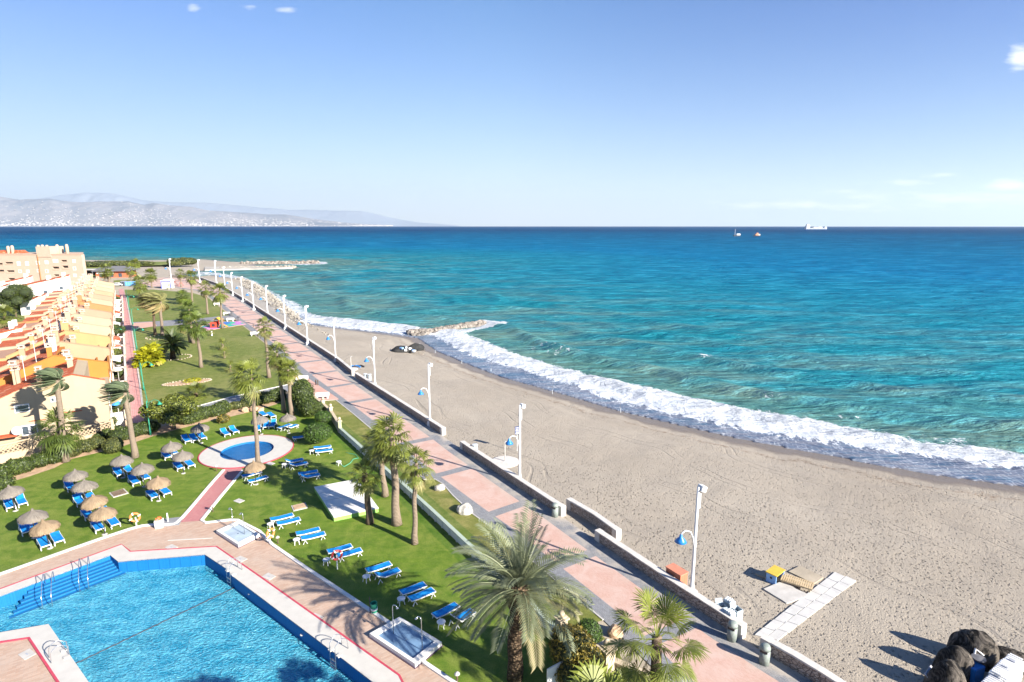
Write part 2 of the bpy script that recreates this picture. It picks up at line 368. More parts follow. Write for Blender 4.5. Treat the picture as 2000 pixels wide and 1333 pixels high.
M_redpath = m_brick('red_brick', (.34, .12, .12), (.42, .18, .17), (.45, .28, .26), 2.4, R(-47), .5, .25, (.30, .10, .11))
M_walk = m_brick('red_walk_brick', (.42, .17, .155), (.48, .235, .21), (.50, .36, .34), 1.1, -ROW, .5, .25, (.36, .14, .14))
M_grey = simple('grey_paving', (.19, .19, .20), .85, .18, 1.2, .01, 18)
M_graypath = simple('grey_asphalt_path', (.21, .215, .23), .85, .15, .8, .01, 25)
M_cop = simple('white_coping', (.46, .44, .40), .6, .06, 1.5, .004, 20)
M_white = simple('white_render', (.62, .60, .57), .65, .05, 1.0, .005, 20)
M_redline = simple('red_line_paint', (.42, .05, .08), .5, .15, 3)
M_conc = simple('pale_concrete', (.42, .40, .37), .85, .14, 1.3, .008, 25)
M_earth = simple('pale_earth', (.33, .28, .21), .9, .2, .5, .02, 8)
M_bed = simple('planting_soil', (.40, .27, .17), .9, .25, 1.5, .03, 10)
def m_prom():
    a = NM('promenade_paving'); uv = a.coord('uv'); s_ = a.n('ShaderNodeSeparateXYZ'); a.set(s_.inputs[0], uv); p = a.coord('pos')
    S, T, W_ = s_.outputs[0], s_.outputs[1], a.attr('width')
    ms_ = a.math('MODULO', S, 10.2); band = a.math('LESS_THAN', ms_, 1.05)
    e1 = a.math('LESS_THAN', T, 1.35); e2 = a.math('GREATER_THAN', T, a.math('SUBTRACT', W_, 1.55))
    g = a.math('MAXIMUM', band, a.math('MAXIMUM', e1, e2))
    b = a.n('ShaderNodeTexBrick'); a.set(b.inputs['Vector'], uv); b.inputs['Scale'].default_value = 3.2; b.inputs['Mortar Size'].default_value = .025
    a.set(b.inputs['Color1'], (.44, .27, .215)); a.set(b.inputs['Color2'], (.49, .32, .265)); a.set(b.inputs['Mortar'], (.42, .30, .25))
    st = a.noise(.5, 6, .7, p, .6)
    sal = a.mix(a.mapr(st, .42, .68, 0, .85), b.outputs[0], (.50, .38, .33))
    b2 = a.n('ShaderNodeTexBrick'); a.set(b2.inputs['Vector'], uv); b2.inputs['Scale'].default_value = 2.2
    a.set(b2.inputs['Color1'], (.18, .185, .20)); a.set(b2.inputs['Color2'], (.24, .245, .26)); a.set(b2.inputs['Mortar'], (.13, .13, .13))
    gr = a.mix(a.mapr(st, .5, .75, 0, .6), b2.outputs[0], (.27, .26, .24))
    c = a.mix(g, sal, gr)
    dust = a.math('MULTIPLY', a.mapr(a.math('SUBTRACT', W_, T), 0, 2.6, 1, 0), a.mapr(a.noise(.4, 6, .7, p), .42, .58))
    c = a.mix(dust, c, (.42, .37, .31))
    return a.done(a.bsdf(c, .8, a.bump(b.outputs[1], -.006), .3))
M_prom = m_prom()

# ================================================================ COAST GEOMETRY (world metres)
def W2(px, py, z=0): v = at(px, py, z); return (v.x, v.y)
shore = [W2(x, y, SEA) for x, y in [(2000, 953), (1800, 926), (1600, 888), (1440, 858), (1300, 826), (1200, 802), (1100, 772), (975, 737), (900, 708), (850, 686), (815, 662), (780, 656), (725, 649), (660, 642), (600, 634)]]
near0 = (shore[0][0] + (shore[0][0] - shore[1][0]) * 6, shore[0][1] + (shore[0][1] - shore[1][1]) * 6)
shore = [(near0[0] + 400, near0[1] - 250), near0] + shore
shore += [W2(x, y, SEA) for x, y in [(575, 620), (558, 603), (540, 588), (520, 574), (503, 562), (486, 552), (462, 545), (435, 541), (410, 538), (380, 541), (360, 544), (366, 536), (386, 530), (441, 528), (510, 526), (572, 525), (583, 523), (560, 521.5), (490, 518.5), (500, 517), (600, 516.5), (634, 514.5), (600, 512.6), (520, 512.5), (450, 511.5), (396, 507), (330, 508), (250, 509), (168, 508), (0, 503), (-300, 495), (-700, 490)]]
wall_px = [(300, 541), (390, 545), (430, 560), (480, 590), (570, 650), (660, 710), (693, 738), (780, 795), (862, 850), (900, 878), (1000, 945), (1095, 1008), (1165, 1057), (1300, 1150), (1440, 1243), (1490, 1274), (1600, 1340)]
wallL = [W2(*p) for p in wall_px][::-1]                      # near -> far
wallL = [(wallL[0][0] + 14, wallL[0][1] - 19.0)] + wallL
wallX = wallL + [W2(200, 541), W2(100, 560), W2(-700, 620)]
def seg_dist(PX, PY, line, closed=False):
    best = np.full(PX.shape, 1e9); n = len(line)
    for i in range(n if closed else n - 1):
        ax, ay = line[i]; bx, by = line[(i + 1) % n]; dx, dy = bx - ax, by - ay
        t = np.clip(((PX - ax) * dx + (PY - ay) * dy) / (dx * dx + dy * dy + 1e-9), 0, 1)
        best = np.minimum(best, np.hypot(PX - ax - t * dx, PY - ay - t * dy))
    return best
def inside(PX, PY, poly):
    c = np.zeros(PX.shape, bool); n = len(poly)
    for i in range(n):
        ax, ay = poly[i]; bx, by = poly[(i + 1) % n]
        if ay == by: continue
        k = ((ay > PY) != (by > PY)) & (PX < (bx - ax) * (PY - ay) / (by - ay) + ax)
        c ^= k
    return c
land_poly = shore + [(-3000, shore[-1][1]), (-3000, -300), (shore[0][0], -300)]
inland_poly = wallX + [(-3000, wallX[-1][1]), (-3000, -300), (wallL[0][0] + 5, -300)]
def sand_np(PX, PY):
    ds = seg_dist(PX, PY, shore); dw = seg_dist(PX, PY, wallX); il = inside(PX, PY, inland_poly); on = inside(PX, PY, land_poly)
    t = ds / (ds + dw + 1e-6)
    z = SEA + (-.07 - SEA) * (1 - (1 - t) ** 1.5)
    z = np.where(PY > 330, np.minimum(z, SEA + .09 * ds + .25), z)
    z = np.where(il, -.07, z); z = np.where(on, z, SEA - .06 * ds - .04 * np.minimum(ds, 1))
    return z, ds, dw, il, on
def sand_z(x, y): return float(sand_np(np.array([x]), np.array([y]))[0][0])
def on_sand(px, py):
    z = -.3
    for _ in range(8): p = at(px, py, z); z = sand_z(p.x, p.y)
    return Vector((p.x, p.y, z))
def grid_mesh(name, X, Y, Z, mat, keep=None, attrs={}, smooth=True):
    nr, nc = X.shape; co = np.stack([X, Y, Z], -1).reshape(-1, 3).astype(np.float32)
    idx = np.arange(nr * nc).reshape(nr, nc)
    q = np.stack([idx[:-1, :-1], idx[:-1, 1:], idx[1:, 1:], idx[1:, :-1]], -1).reshape(-1, 4)
    if keep is not None:
        k = keep.reshape(-1); q = q[k[q].any(1)]
    me = bpy.data.meshes.new(name); me.vertices.add(len(co)); me.vertices.foreach_set('co', co.ravel())
    me.loops.add(q.size); me.loops.foreach_set('vertex_index', q.ravel().astype(np.int32))
    me.polygons.add(len(q)); me.polygons.foreach_set('loop_start', (np.arange(len(q)) * 4).astype(np.int32)); me.polygons.foreach_set('loop_total', np.full(len(q), 4, np.int32))
    me.update(calc_edges=True)
    if smooth: me.polygons.foreach_set('use_smooth', [True] * len(q))
    for an, av in attrs.items():
        at_ = me.attributes.new(an, 'FLOAT', 'POINT'); at_.data.foreach_set('value', av.astype(np.float32).ravel())
    return mobj(name, me, mat)
rng = np.random.default_rng(3)
def vnoise(X, Y, s, seed=0):      # smooth value noise
    r_ = np.random.default_rng(seed); G = r_.random((256, 256)); x = X / s; y = Y / s
    xi = np.floor(x).astype(int); yi = np.floor(y).astype(int); fx = x - xi; fy = y - yi; fx = fx * fx * (3 - 2 * fx); fy = fy * fy * (3 - 2 * fy)
    g = lambda i, j: G[i % 256, j % 256]
    return (g(xi, yi) * (1 - fx) + g(xi + 1, yi) * fx) * (1 - fy) + (g(xi, yi + 1) * (1 - fx) + g(xi + 1, yi + 1) * fx) * fy
# sand sheet: polar grid, fine near the camera
az = np.radians(np.linspace(-66, 66, 520)); rr_ = 16 * (760 / 16) ** (np.linspace(0, 1, 420))
A_, RR = np.meshgrid(az, rr_); GX = RR * np.sin(A_); GY = RR * np.cos(A_)
z, ds, dw, il, on = sand_np(GX, GY)
keep = (~il | (dw < 1.0)) & (on | (ds < 30))
bumps = (vnoise(GX, GY, 5, 5) - .5) * .12 + (vnoise(GX, GY, 1.6, 6) - .5) * .05
z = z + np.where(~il, bumps * np.clip(dw / 3, 0, 1) * np.clip(ds / 4, 0, 1), 0)
z = z + np.where(on & ~il, -.16 * np.exp(-((ds - 6.5 + 2 * (vnoise(GX, GY, 9, 8) - .5)) / .9) ** 2), 0)
wet = np.clip(1 - ds / 7.0, 0, 1); wet = np.where(on, wet, 1.0)
pu = GX * -.553 + GY * .833
peb = np.clip((GY - 150) / 30, 0, 1) * np.clip((290 - GY) / 20, 0, 1) * np.clip((14 - ds) / 8, .35, 1)
tag(grid_mesh('beach_sand', GX, GY, z, M_sand, keep, {'wet': wet, 'pebble': peb}), kind='structure')

# ================================================================ SEA
foam_in = [W2(x, y, SEA) for x, y in [(2300, 975), (2000, 920), (1800, 893), (1600, 864), (1440, 838), (1200, 785), (1100, 748), (975, 713), (900, 687), (857, 662), (845, 655), (800, 655), (725, 647), (660, 641), (600, 631), (560, 606), (520, 575), (500, 563), (470, 548), (410, 538), (372, 541)]]
foam_out = [W2(x, y, SEA) for x, y in [(2300, 935), (2000, 884), (1900, 872), (1800, 862), (1700, 838), (1600, 820), (1440, 794), (1300, 763), (1200, 744), (1100, 718), (1000, 690), (950, 667), (905, 651), (860, 647), (830, 645), (805, 638), (700, 628), (640, 621), (610, 612), (595, 596), (560, 581), (530, 566), (505, 550), (480, 541), (430, 534), (400, 531), (385, 531)]]
tip = [W2(x, y, SEA) for x, y in [(860, 652), (900, 652), (950, 643), (985, 638), (992, 631), (960, 627), (930, 631), (940, 640)]]
spit = [W2(x, y, SEA) for x, y in [(560, 518), (600, 518.5), (640, 516), (638, 512.5), (600, 511), (570, 511.5), (590, 514)]]
foam_poly = foam_in + foam_out[::-1]
az = np.radians(np.linspace(-58, 66, 640)); rr_ = 48 * (19500 / 48) ** (np.linspace(0, 1, 680) ** 1.25)
A_, RR = np.meshgrid(az, rr_); GX = RR * np.sin(A_); GY = RR * np.cos(A_)
nearm = GY < 1500
on = np.zeros(GX.shape, bool); ds = np.full(GX.shape, 1e4); fo = np.zeros(GX.shape); wash = np.zeros(GX.shape)
k = RR < 1600; xs, ys = GX[k], GY[k]
on[k] = inside(xs, ys, land_poly); ds[k] = seg_dist(xs, ys, shore); ds[~k] = RR[~k] * .5 + 200
fi = inside(xs, ys, foam_poly); fd = seg_dist(xs, ys, foam_poly, True)
v = np.where(fi, .44 + np.minimum(fd / 4.2, .50), .44 - np.minimum(fd / 3.4, .44)) - .34 * np.clip((ys - 165) / 30, 0, 1) * np.clip((480 - ys) / 60, 0, 1)
for pl, wd in ((tip, 1.4), (spit, 3)):
    ti = inside(xs, ys, pl); td = seg_dist(xs, ys, pl, True); v = np.maximum(v, np.where(ti, .5 + np.minimum(td / wd, .5), .5 - np.minimum(td / wd, .5)))
def blob(px, py, rx, ry, a_):
    c_ = W2(px, py, SEA); return a_ * np.exp(-(((xs - c_[0]) / rx) ** 2 + ((ys - c_[1]) / ry) ** 2))
for args in [(1372, 695, 2.6, 1.5, .75), (1392, 704, 3.5, 1, .5), (1850, 860, 4, 1.6, .55), (1975, 893, 5, 2, .6), (1100, 690, 5, 3, .35), (1050, 680, 6, 3, .35), (1120, 676, 4, 2, .3), (700, 612, 4, 1.5, .3), (640, 606, 4, 2, .3), (1650, 815, 5, 2, .3), (1500, 778, 4, 2, .25), (520, 561, 8, 4, .35), (560, 590, 5, 4, .4)]: v = np.maximum(v, blob(*args))
fo[k] = v
wz = ~fi & (ds[k] < 9); fdi = seg_dist(xs, ys, foam_in); fdo = seg_dist(xs, ys, foam_out)
wash[k] = np.clip((fdo - fdi) / 3, 0, 1) * (ds[k] < 12) * np.clip(1 - (ds[k] - 7) / 5, 0, 1) * (ys < 250) 
n1 = vnoise(GX, GY, 14, 11) - .5; n2 = vnoise(GX, GY, 34, 12) - .5
ph = ds + n1 * 5 + n2 * 12
sw = np.maximum(0, np.sin(2 * np.pi * ph / 17.0 - 1.1)) ** 2.2 * (.45 + 1.1 * (vnoise(GX, GY, 26, 13)))
amp = .95 * np.clip((ds - 4) / 9, 0, 1) * np.clip(1 - ds / 170, 0, 1) ** 1.3
zz = SEA + amp * sw + (vnoise(GX * .8, GY * 1.5, 4.0, 14) - .5) * .4 * np.clip(ds / 12, 0, 1) * np.clip(1 - RR / 900, 0, 1)
zz += (vnoise(GX * .6, GY * 1.6, 11.0, 15) - .5) * .6 * np.clip(ds / 25, 0, 1) * np.clip(1 - RR / 2500, 0, 1)
zz = np.where(fo > .4, zz + .35 * (vnoise(GX, GY, 1.3, 16)) * np.clip((fo - .4) * 2, 0, 1), zz)
zz = np.where((ds < 12) & (fo < .45), SEA + .04 + (zz - SEA - .04) * np.clip((ds - 3) / 9, 0, 1) ** 2, zz)
zz = np.where(on, SEA - 1.2, zz)
keep = ~on | (ds < 3)
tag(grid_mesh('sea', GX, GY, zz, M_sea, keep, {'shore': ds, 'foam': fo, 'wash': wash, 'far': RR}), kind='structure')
# seabed under the shallows
# ================================================================ LAND SHEETS
pool_in = P2([(-160, 1222), (0, 1166), (215, 1086), (231, 1099), (400, 1085), (441, 1112), (456, 1128.5), (642, 1269), (664, 1285), (724.5, 1332), (900, 1470), (900, 1560), (322, 1560), (172.5, 1333), (95, 1221), (0, 1237.5), (-160, 1268)])
cop_out = P2([(-160, 1208), (0, 1152.5), (237.5, 1065), (255, 1079), (422.5, 1069), (500, 1122.5), (779.5, 1321), (792, 1345), (900, 1420), (980, 1560), (980, 1650), (200, 1650), (200, 1480), (112.5, 1333), (56, 1247.5), (0, 1256), (-160, 1285)])
KC = at(484.5, 881.5); KC = Vector((-31.15, 64.5, 0)); KR, KI = 5.1, 2.9
kid_out = [(KC.x + KR * math.cos(t), KC.y + KR * math.sin(t)) for t in np.linspace(0, 2 * math.pi, 64, endpoint=False)]
kid_in = [(KC.x + KI * math.cos(t), KC.y + KI * math.sin(t)) for t in np.linspace(0, 2 * math.pi, 64, endpoint=False)]
promL = [W2(*p) for p in [(300, 556), (350, 560), (385, 568), (407.5, 579), (448, 613), (518, 669), (560, 708), (588, 738), (588, 744)]]
gw_px = [(600, 777), (632, 803), (647, 817), (664, 845), (730, 905), (780, 950), (840, 1005), (900, 1062), (990, 1147), (1085, 1245), (1111, 1262), (1183, 1318), (1244, 1345)]
GW = [W2(*p) for p in gw_px]
GW = GW + [(GW[-1][0] + 12, GW[-1][1] - 13)]
deck_out = P2([(-200, 1190), (0, 1123), (110, 1084), (200, 1052), (270, 1029), (299, 1026), (335, 1026.5), (348, 1021.5), (394, 1017.5), (402, 1022), (450, 1016.5), (464, 1017), (507, 1039), (532, 1065), (600, 1112), (680, 1165), (766, 1222), (829, 1296), (884, 1333), (1000, 1420), (1200, 1600), (1100, 1900), (-300, 1900), (-300, 1500)])
# town ground (pale earth) under everything inland
base_in = [W2(*p) for p in [(-700, 615), (100, 556), (200, 540), (300, 541)]][::-1]
ground = wallL[::-1] + []
gp = wallL + [W2(200, 541), W2(100, 560), W2(-700, 620), (-600, -60), (60, -60)]
pad = lambda pts: pts
mb = MB(); mb.poly(gp, -.03, [pool_in, kid_in]); tag(mb.build('ground', M_earth), kind='structure')
# pool garden lawn
hedge_line = [(-60, 925), (0, 912), (60, 905), (110, 893), (200, 868), (300, 838), (400, 812), (480, 790), (560, 778), (600, 777)]
lawn = P2([(-260, 1000)] + hedge_line) + GW[1:] + [(10, 8), (-60, 8), (-60, 30)]
mb = MB(); mb.poly(lawn, .0, [pool_in, kid_in]); tag(mb.build('garden_lawn', M_lawn), kind='structure')
# planting soil along the hedges
mb = MB(); L1 = P2([(-60, 958), (0, 948), (60, 930), (105, 915), (140, 897), (190, 885), (240, 872), (300, 852), (350, 838), (410, 823), (460, 812), (500, 802), (540, 790)])
mb.poly(P2(hedge_line[:-1]) + L1[::-1], .004); tag(mb.build('planting_bed', M_bed), kind='structure')
# pool deck, red path, coping
mb = MB(); mb.poly(deck_out, .012, [cop_out]); tag(mb.build('pool_deck', M_deck), kind='structure')
kerb = P2([(-200, 1190), (0, 1123), (110, 1084), (200, 1052), (270, 1029), (299, 1026), (335, 1026.5), (348, 1021.5), (380, 985), (409, 950), (437, 919)])
o = strip_mb(smooth_line(kerb, 1), .28, -.02, .10).build('lawn_kerb', M_white); tag(o, kind='structure')
kerb2 = P2([(474, 920), (432, 970), (394, 1017.5), (402, 1022), (450, 1016.5), (464, 1017), (507, 1039), (532, 1065), (600, 1112), (680, 1165), (766, 1222), (829, 1296), (884, 1333), (1000, 1420)])
tag(strip_mb(kerb2, .26, -.02, .10).build('lawn_kerb', M_white), kind='structure')
mb = MB(); mb.poly(P2([(348, 1021.5), (394, 1017.5), (474, 920), (470, 908), (440, 908), (437, 919)]), .016); tag(mb.build('garden_path', M_redpath), kind='structure')
# promenade: a ribbon with metre coordinates across and along
pl = [(407.5, 579), (448, 613), (518, 669), (560, 706), (600, 740), (655, 782), (722, 835), (790, 900), (838, 938), (922.5, 1003), (976, 1042), (1060, 1112), (1178, 1211), (1260, 1290), (1330, 1360)]
plw = [W2(*p) for p in pl][::-1]
plw = [(plw[0][0] + 13, plw[0][1] - 18)] + plw + [W2(385, 568), W2(340, 562), W2(250, 560)]
def resample(line, n):
    seg = [math.dist(a, b) for a, b in zip(line[:-1], line[1:])]; cum = np.concatenate([[0], np.cumsum(seg)]); t = np.linspace(0, cum[-1], n)
    return np.interp(t, cum, [p[0] for p in line]), np.interp(t, cum, [p[1] for p in line]), t
def prom_sheet():
    wx, wy, wt = resample(wallL[:-1] + [W2(320, 542)], 260)
    lp = np.array(plw); me_v = []; uv = []; wd = []
    for i in range(260):
        # nearest point on the left edge, kept monotone
        P = np.array([wx[i], wy[i]]); best = None
        for a, b in zip(lp[:-1], lp[1:]):
            dd = b - a; t = np.clip(((P - a) @ dd) / (dd @ dd), 0, 1); q = a + t * dd; e = np.hypot(*(q - P))
            if best is None or e < best[0]: best = (e, q)
        for j in range(9):
            f = j / 8; q = best[1] * (1 - f) + P * f; me_v.append((q[0], q[1], .02)); uv.append((wt[i], f * best[0])); wd.append(best[0])
    fs = [(i * 9 + j, i * 9 + j + 1, (i + 1) * 9 + j + 1, (i + 1) * 9 + j) for i in range(259) for j in range(8)]
    me = bpy.data.meshes.new('promenade'); me.from_pydata(me_v, [], fs); me.update()
    ul = me.uv_layers.new(name='UVMap')
    li = np.zeros(len(me.loops), np.int32); me.loops.foreach_get('vertex_index', li); ul.data.foreach_set('uv', np.array(uv, np.float32)[li].ravel())
    a_ = me.attributes.new('width', 'FLOAT', 'POINT'); a_.data.foreach_set('value', np.array(wd, np.float32))
    return tag(mobj('promenade', me, M_prom), kind='structure')
prom_sheet()
M_salmon = m_brick('salmon_brick', (.46, .235, .18), (.52, .29, .23), (.44, .29, .24), 3.2, -ROW, .5, .25, (.50, .38, .33))
mb = MB(); mb.poly(P2([(583, 750), (600, 738), (662, 780), (655, 784), (628, 784), (604, 768)]), .024); tag(mb.build('promenade_bay', M_salmon), kind='structure')
# verge lawns between garden wall and promenade
v1 = P2([(627.5, 784), (656, 782), (690, 809), (722, 836), (790, 902), (822, 930), (780, 937), (757, 915), (700, 862), (664, 833)])
mb = MB(); mb.poly(v1, .028); tag(mb.build('verge_lawn', M_strip), kind='structure')
v2 = P2([(793, 947), (815, 938), (850, 937), (866, 947), (884, 968), (922, 1004), (976, 1043), (1060, 1114), (1178, 1212), (1150, 1222), (1200, 1262), (1240, 1330), (1190, 1310), (1111, 1250), (1090, 1232), (990, 1133), (900, 1046), (840, 990)])
mb = MB(); mb.poly(v2, .028); tag(mb.build('verge_lawn', M_strip), kind='structure')
tag(strip_mb(P2([(793, 947), (815, 938), (850, 937), (866, 947), (884, 968), (922, 1004), (976, 1043), (1060, 1114), (1178, 1212)]), .12, -.02, .07).build('verge_kerb', M_conc), kind='structure')
tag(strip_mb(P2([(627.5, 784), (656, 782), (690, 809), (722, 836), (790, 902)]), .12, -.02, .07).build('verge_kerb', M_conc), kind='structure')
mb = MB(); mb.poly(P2([(757, 932), (822, 930), (850, 937), (815, 938), (793, 949), (775, 945)]), .026); tag(mb.build('gate_path', M_grey), kind='structure')
# park lawn
park = [W2(*p) for p in [(281, 822), (268, 720), (256, 640), (245, 575), (243, 566), (300, 566), (375, 572), (405, 581), (446, 614), (516, 670), (558, 708), (586, 738), (576, 748), (455, 775), (380, 797), (330, 815), (300, 835)]]
mb = MB(); mb.poly(park, .0); tag(mb.build('park_lawn', M_park), kind='structure')
mb = MB(); mb.poly(P2([(352, 815), (378, 797), (455, 776), (570, 751), (586, 738), (604, 752), (575, 762), (460, 789), (385, 812)]), .006); tag(mb.build('park_path', M_graypath), kind='structure')
tag(strip_mb(P2([(378, 796), (455, 775), (570, 750)]), .18, 0, .06).build('path_kerb', M_white), kind='structure')
mb = MB(); mb.poly(P2([(252, 630), (300, 628), (392, 622), (450, 616), (460, 622), (400, 630), (330, 637), (256, 640)]), .006); tag(mb.build('cross_path', M_grey), kind='structure')
mb = MB(); mb.poly(P2([(250, 632), (302, 629), (306, 637), (254, 645)]), .010); tag(mb.build('pink_paving', M_salmon), kind='structure')
mb = MB(); mb.poly(P2([(240, 530), (300, 527), (330, 540), (300, 562), (240, 560)]), .0); 
# red brick walk beside the houses
walk = P2([(250, 835), (256, 800), (247.6, 730), (243, 660), (237, 600), (232, 565), (241, 565), (245, 580), (256, 640), (268, 720), (281, 818), (284, 835)])
mb = MB(); mb.poly(walk, .012); tag(mb.build('brick_walk', M_walk), kind='structure')
tag(strip_mb(P2([(282, 818), (269, 720), (257, 640), (246, 580)]), .25, 0, .08).build('walk_kerb', M_conc), kind='structure')
# far lawn and paved area behind the park, cape scrub
mb = MB(); mb.poly(P2([(222, 548), (262, 546), (280, 552), (262, 558), (222, 560)]), .0); tag(mb.build('far_lawn', M_park), kind='structure')
mb = MB(); mb.poly([W2(*p, -.3) for p in [(120, 530), (170, 515), (250, 513), (345, 512), (330, 519), (240, 521), (190, 545)]], .05); tag(mb.build('cape_grass', M_park), kind='structure')
mb = MB(); mb.poly([W2(*p) for p in [(-700, 760), (-700, 560), (60, 560), (100, 600), (40, 650), (-50, 690)]], .0); tag(mb.build('town_lawn', M_park), kind='structure')
# ================================================================ HILLS beyond the bay
def m_hill(name, lo, hi, sp):
    a = NM(name); p = a.coord('pos'); n_ = a.noise(.0005, 8, .68, p); n2 = a.noise(.0025, 6, .7, p)
    c = a.mix(a.mapr(a.math('ADD', a.math('MULTIPLY', n_, .6), a.math('MULTIPLY', n2, .4)), .38, .62), lo, hi)
    v = a.voro(.016, 'F1', p); s_ = a.n('ShaderNodeSeparateXYZ'); a.set(s_.inputs[0], p)
    k_ = a.math('MULTIPLY', a.mapr(v, .10, .22, 1, 0), a.math('MULTIPLY', a.mapr(a.noise(.0009, 4, .6, p), .44, .60), a.mapr(s_.outputs[2], 60, 430, sp, 0)))
    c = a.mix(k_, c, (.85, .80, .74))
    return a.done(a.bsdf(c, .95, None, .1))
M_h1 = m_hill('hazed_scrub', (.10, .12, .15), (.26, .245, .25), .0); M_h2 = m_hill('hazed_rock', (.17, .205, .26), (.21, .24, .29), 0)  # pale blue-grey distance haze put into both base colours
def ridge(name, prof, r0, r1, rel, mat, seed, z0=-5.0):
    px = np.array([q[0] for q in prof]); py = np.array([q[1] for q in prof]); cols = np.linspace(px[0], px[-1], 520)
    rows = np.linspace(0, 1, 70); CP, RW = np.meshgrid(cols, rows); Y = r0 + (r1 - r0) * RW * 1.45; X = (CP - 1000) / F * Y * 1.02
    ry = np.interp(CP, px, py); HZ = H + r1 * np.vectorize(lambda q: DZ(0, q))(ry)
    sh = np.where(RW < .69, np.sin(RW / .69 * math.pi / 2) ** 1.25, np.cos((RW - .69) / .31 * math.pi / 2) * .9 + .1 * 0)
    f = np.zeros(X.shape); a_ = 1.0; s_ = rel * 9
    for o_ in range(5): f += a_ * (1 - 2 * np.abs(vnoise(X, Y, s_, seed + o_) - .5)) ; a_ *= .52; s_ /= 2.05
    f = f / 2 - .45
    Z = np.maximum(z0, (HZ - z0) * sh * (1 + f * .55 * np.sin(np.clip(RW / .69, 0, 1) * math.pi)) + z0 + (HZ * .05) * f)
    return tag(grid_mesh(name, X, Y, Z, mat), kind='structure'), (X, Y, Z)
front = [(-420, 380), (-200, 376), (-80, 381), (0, 384.5), (22, 387), (42, 385.5), (60, 388.5), (82, 392), (110, 391.5), (140, 390.5), (175, 397), (210, 397), (250, 397), (287, 395.5), (315, 401.5), (332, 399), (360, 403.5), (400, 407), (430, 414), (487, 417), (540, 420), (575, 420), (615, 426), (650, 431), (685, 435), (720, 438), (775, 441)]
farp = [(-420, 410), (40, 400), (90, 396), (125, 391), (160, 385), (200, 379), (237, 377.5), (262, 379.5), (290, 386), (312, 391), (350, 395), (425, 397), (470, 400), (496, 403), (530, 407), (552, 407.5), (585, 411), (615, 410), (670, 412), (720, 414), (745, 419), (772, 426), (800, 431), (825, 435), (900, 441)]
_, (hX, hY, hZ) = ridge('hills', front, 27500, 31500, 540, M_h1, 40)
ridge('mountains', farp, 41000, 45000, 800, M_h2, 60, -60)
# white town on the lower slopes: hundreds of far houses that read as one mass
rg = random.Random(5); mb = MB(); nr, nc = hX.shape; cnt = 0
while cnt < 3000:
    i = int(abs(rg.gauss(0, 13))); j = rg.randrange(nc - 1)
    if i >= 40: continue
    dens = vnoise(np.array([hX[0, j]]), np.array([float(i) * 140]), 2100, 77)[0]
    if rg.random() > (dens * 1.6 - .25) * (1 if i < 5 else .75) + (.5 if i < 3 else 0): continue
    x, y, z_ = hX[i, j] + rg.uniform(-90, 90), hY[i, j] + rg.uniform(-90, 90), hZ[i, j]
    big = rg.random() < .12 and i < 8
    mb.box((x, y, z_ + (18 if big else 9)), (rg.uniform(50, 110) if big else rg.uniform(20, 60), rg.uniform(25, 50), (60 if big else rg.uniform(14, 30))), rg.uniform(-.5, .5)); cnt += 1
tag(mb.build('far_town', simple('far_town_white', (.44, .42, .41), .8, .1, .01)), 'white houses massed along the hill slopes across the bay', 'town', kind='stuff')
# ================================================================ POOLS
def m_tile(name, c1, c2):
    a = NM(name); p = a.coord('pos'); b = a.n('ShaderNodeTexBrick'); a.set(b.inputs['Vector'], p); b.inputs['Scale'].default_value = 4; b.offset = 0
    a.set(b.inputs['Color1'], c1); a.set(b.inputs['Color2'], c2); a.set(b.inputs['Mortar'], tuple(x * .75 for x in c1)); b.inputs['Brick Width'].default_value = .5; b.inputs['Row Height'].default_value = .5
    return a.done(a.bsdf(b.outputs[0], .6, None, .2))
M_tile = m_tile('blue_pool_tile', (.006, .12, .32), (.008, .13, .34))
def m_pool(name, base_tone, ripple_tone, depth, sc_=1.0):
    # water with a see-through part, a scattering part and a rippled glossy skin
    a = NM(name); p = a.coord('pos')
    q = a.vscale(p, (2.2 * sc_, 3.6 * sc_, 1), R(-25)); nn = a.n('ShaderNodeTexNoise'); nn.inputs['Scale'].default_value = .9; a.set(nn.inputs['Vector'], q)
    add = a.n('ShaderNodeVectorMath', operation='ADD'); a.set(add.inputs[0], q); a.set(add.inputs[1], nn.outputs[1])
    v = a.voro(2.3, 'SMOOTH_F1', add.outputs[0]); v2 = a.noise(4.2, 4, .6, q, .5); v3 = a.noise(.35, 3, .5, q)
    h = a.math('ADD', a.math('MULTIPLY', v, 1.0), a.math('MULTIPLY', v2, .7))
    c = a.mix(a.math('ADD', a.mapr(v3, .35, .7, 0, .6), a.mapr(h, .55, 1.1, 0, .5), clamp=True), base_tone, ripple_tone)  # lighter tone paints ripple light into the water colour, over broad random patches
    n1 = a.bump(h, depth, 1.0)
    d = a.n('ShaderNodeBsdfDiffuse'); a.set(d.inputs[0], c); a.set(d.inputs[2], n1)
    t = a.n('ShaderNodeBsdfTransparent'); a.set(t.inputs[0], (.35, .72, .92))
    m1 = a.n('ShaderNodeMixShader'); m1.inputs[0].default_value = .38; a.set(m1.inputs[1], d.outputs[0]); a.set(m1.inputs[2], t.outputs[0])
    g = a.n('ShaderNodeBsdfGlossy'); g.inputs['Roughness'].default_value = .14; a.set(g.inputs['Normal'], n1)
    fr = a.n('ShaderNodeFresnel'); fr.inputs[0].default_value = 1.33; a.set(fr.inputs[1], n1)
    m2 = a.n('ShaderNodeMixShader'); a.set(m2.inputs[0], fr.outputs[0]); a.set(m2.inputs[1], m1.outputs[0]); a.set(m2.inputs[2], g.outputs[0])
    return a.done(m2.outputs[0])
M_pool = m_pool('pool_water', (.015, .34, .56), (.18, .70, .90), .22)
M_kid = m_pool('paddling_water', (.02, .13, .36), (.04, .18, .44), .06, 1.4)
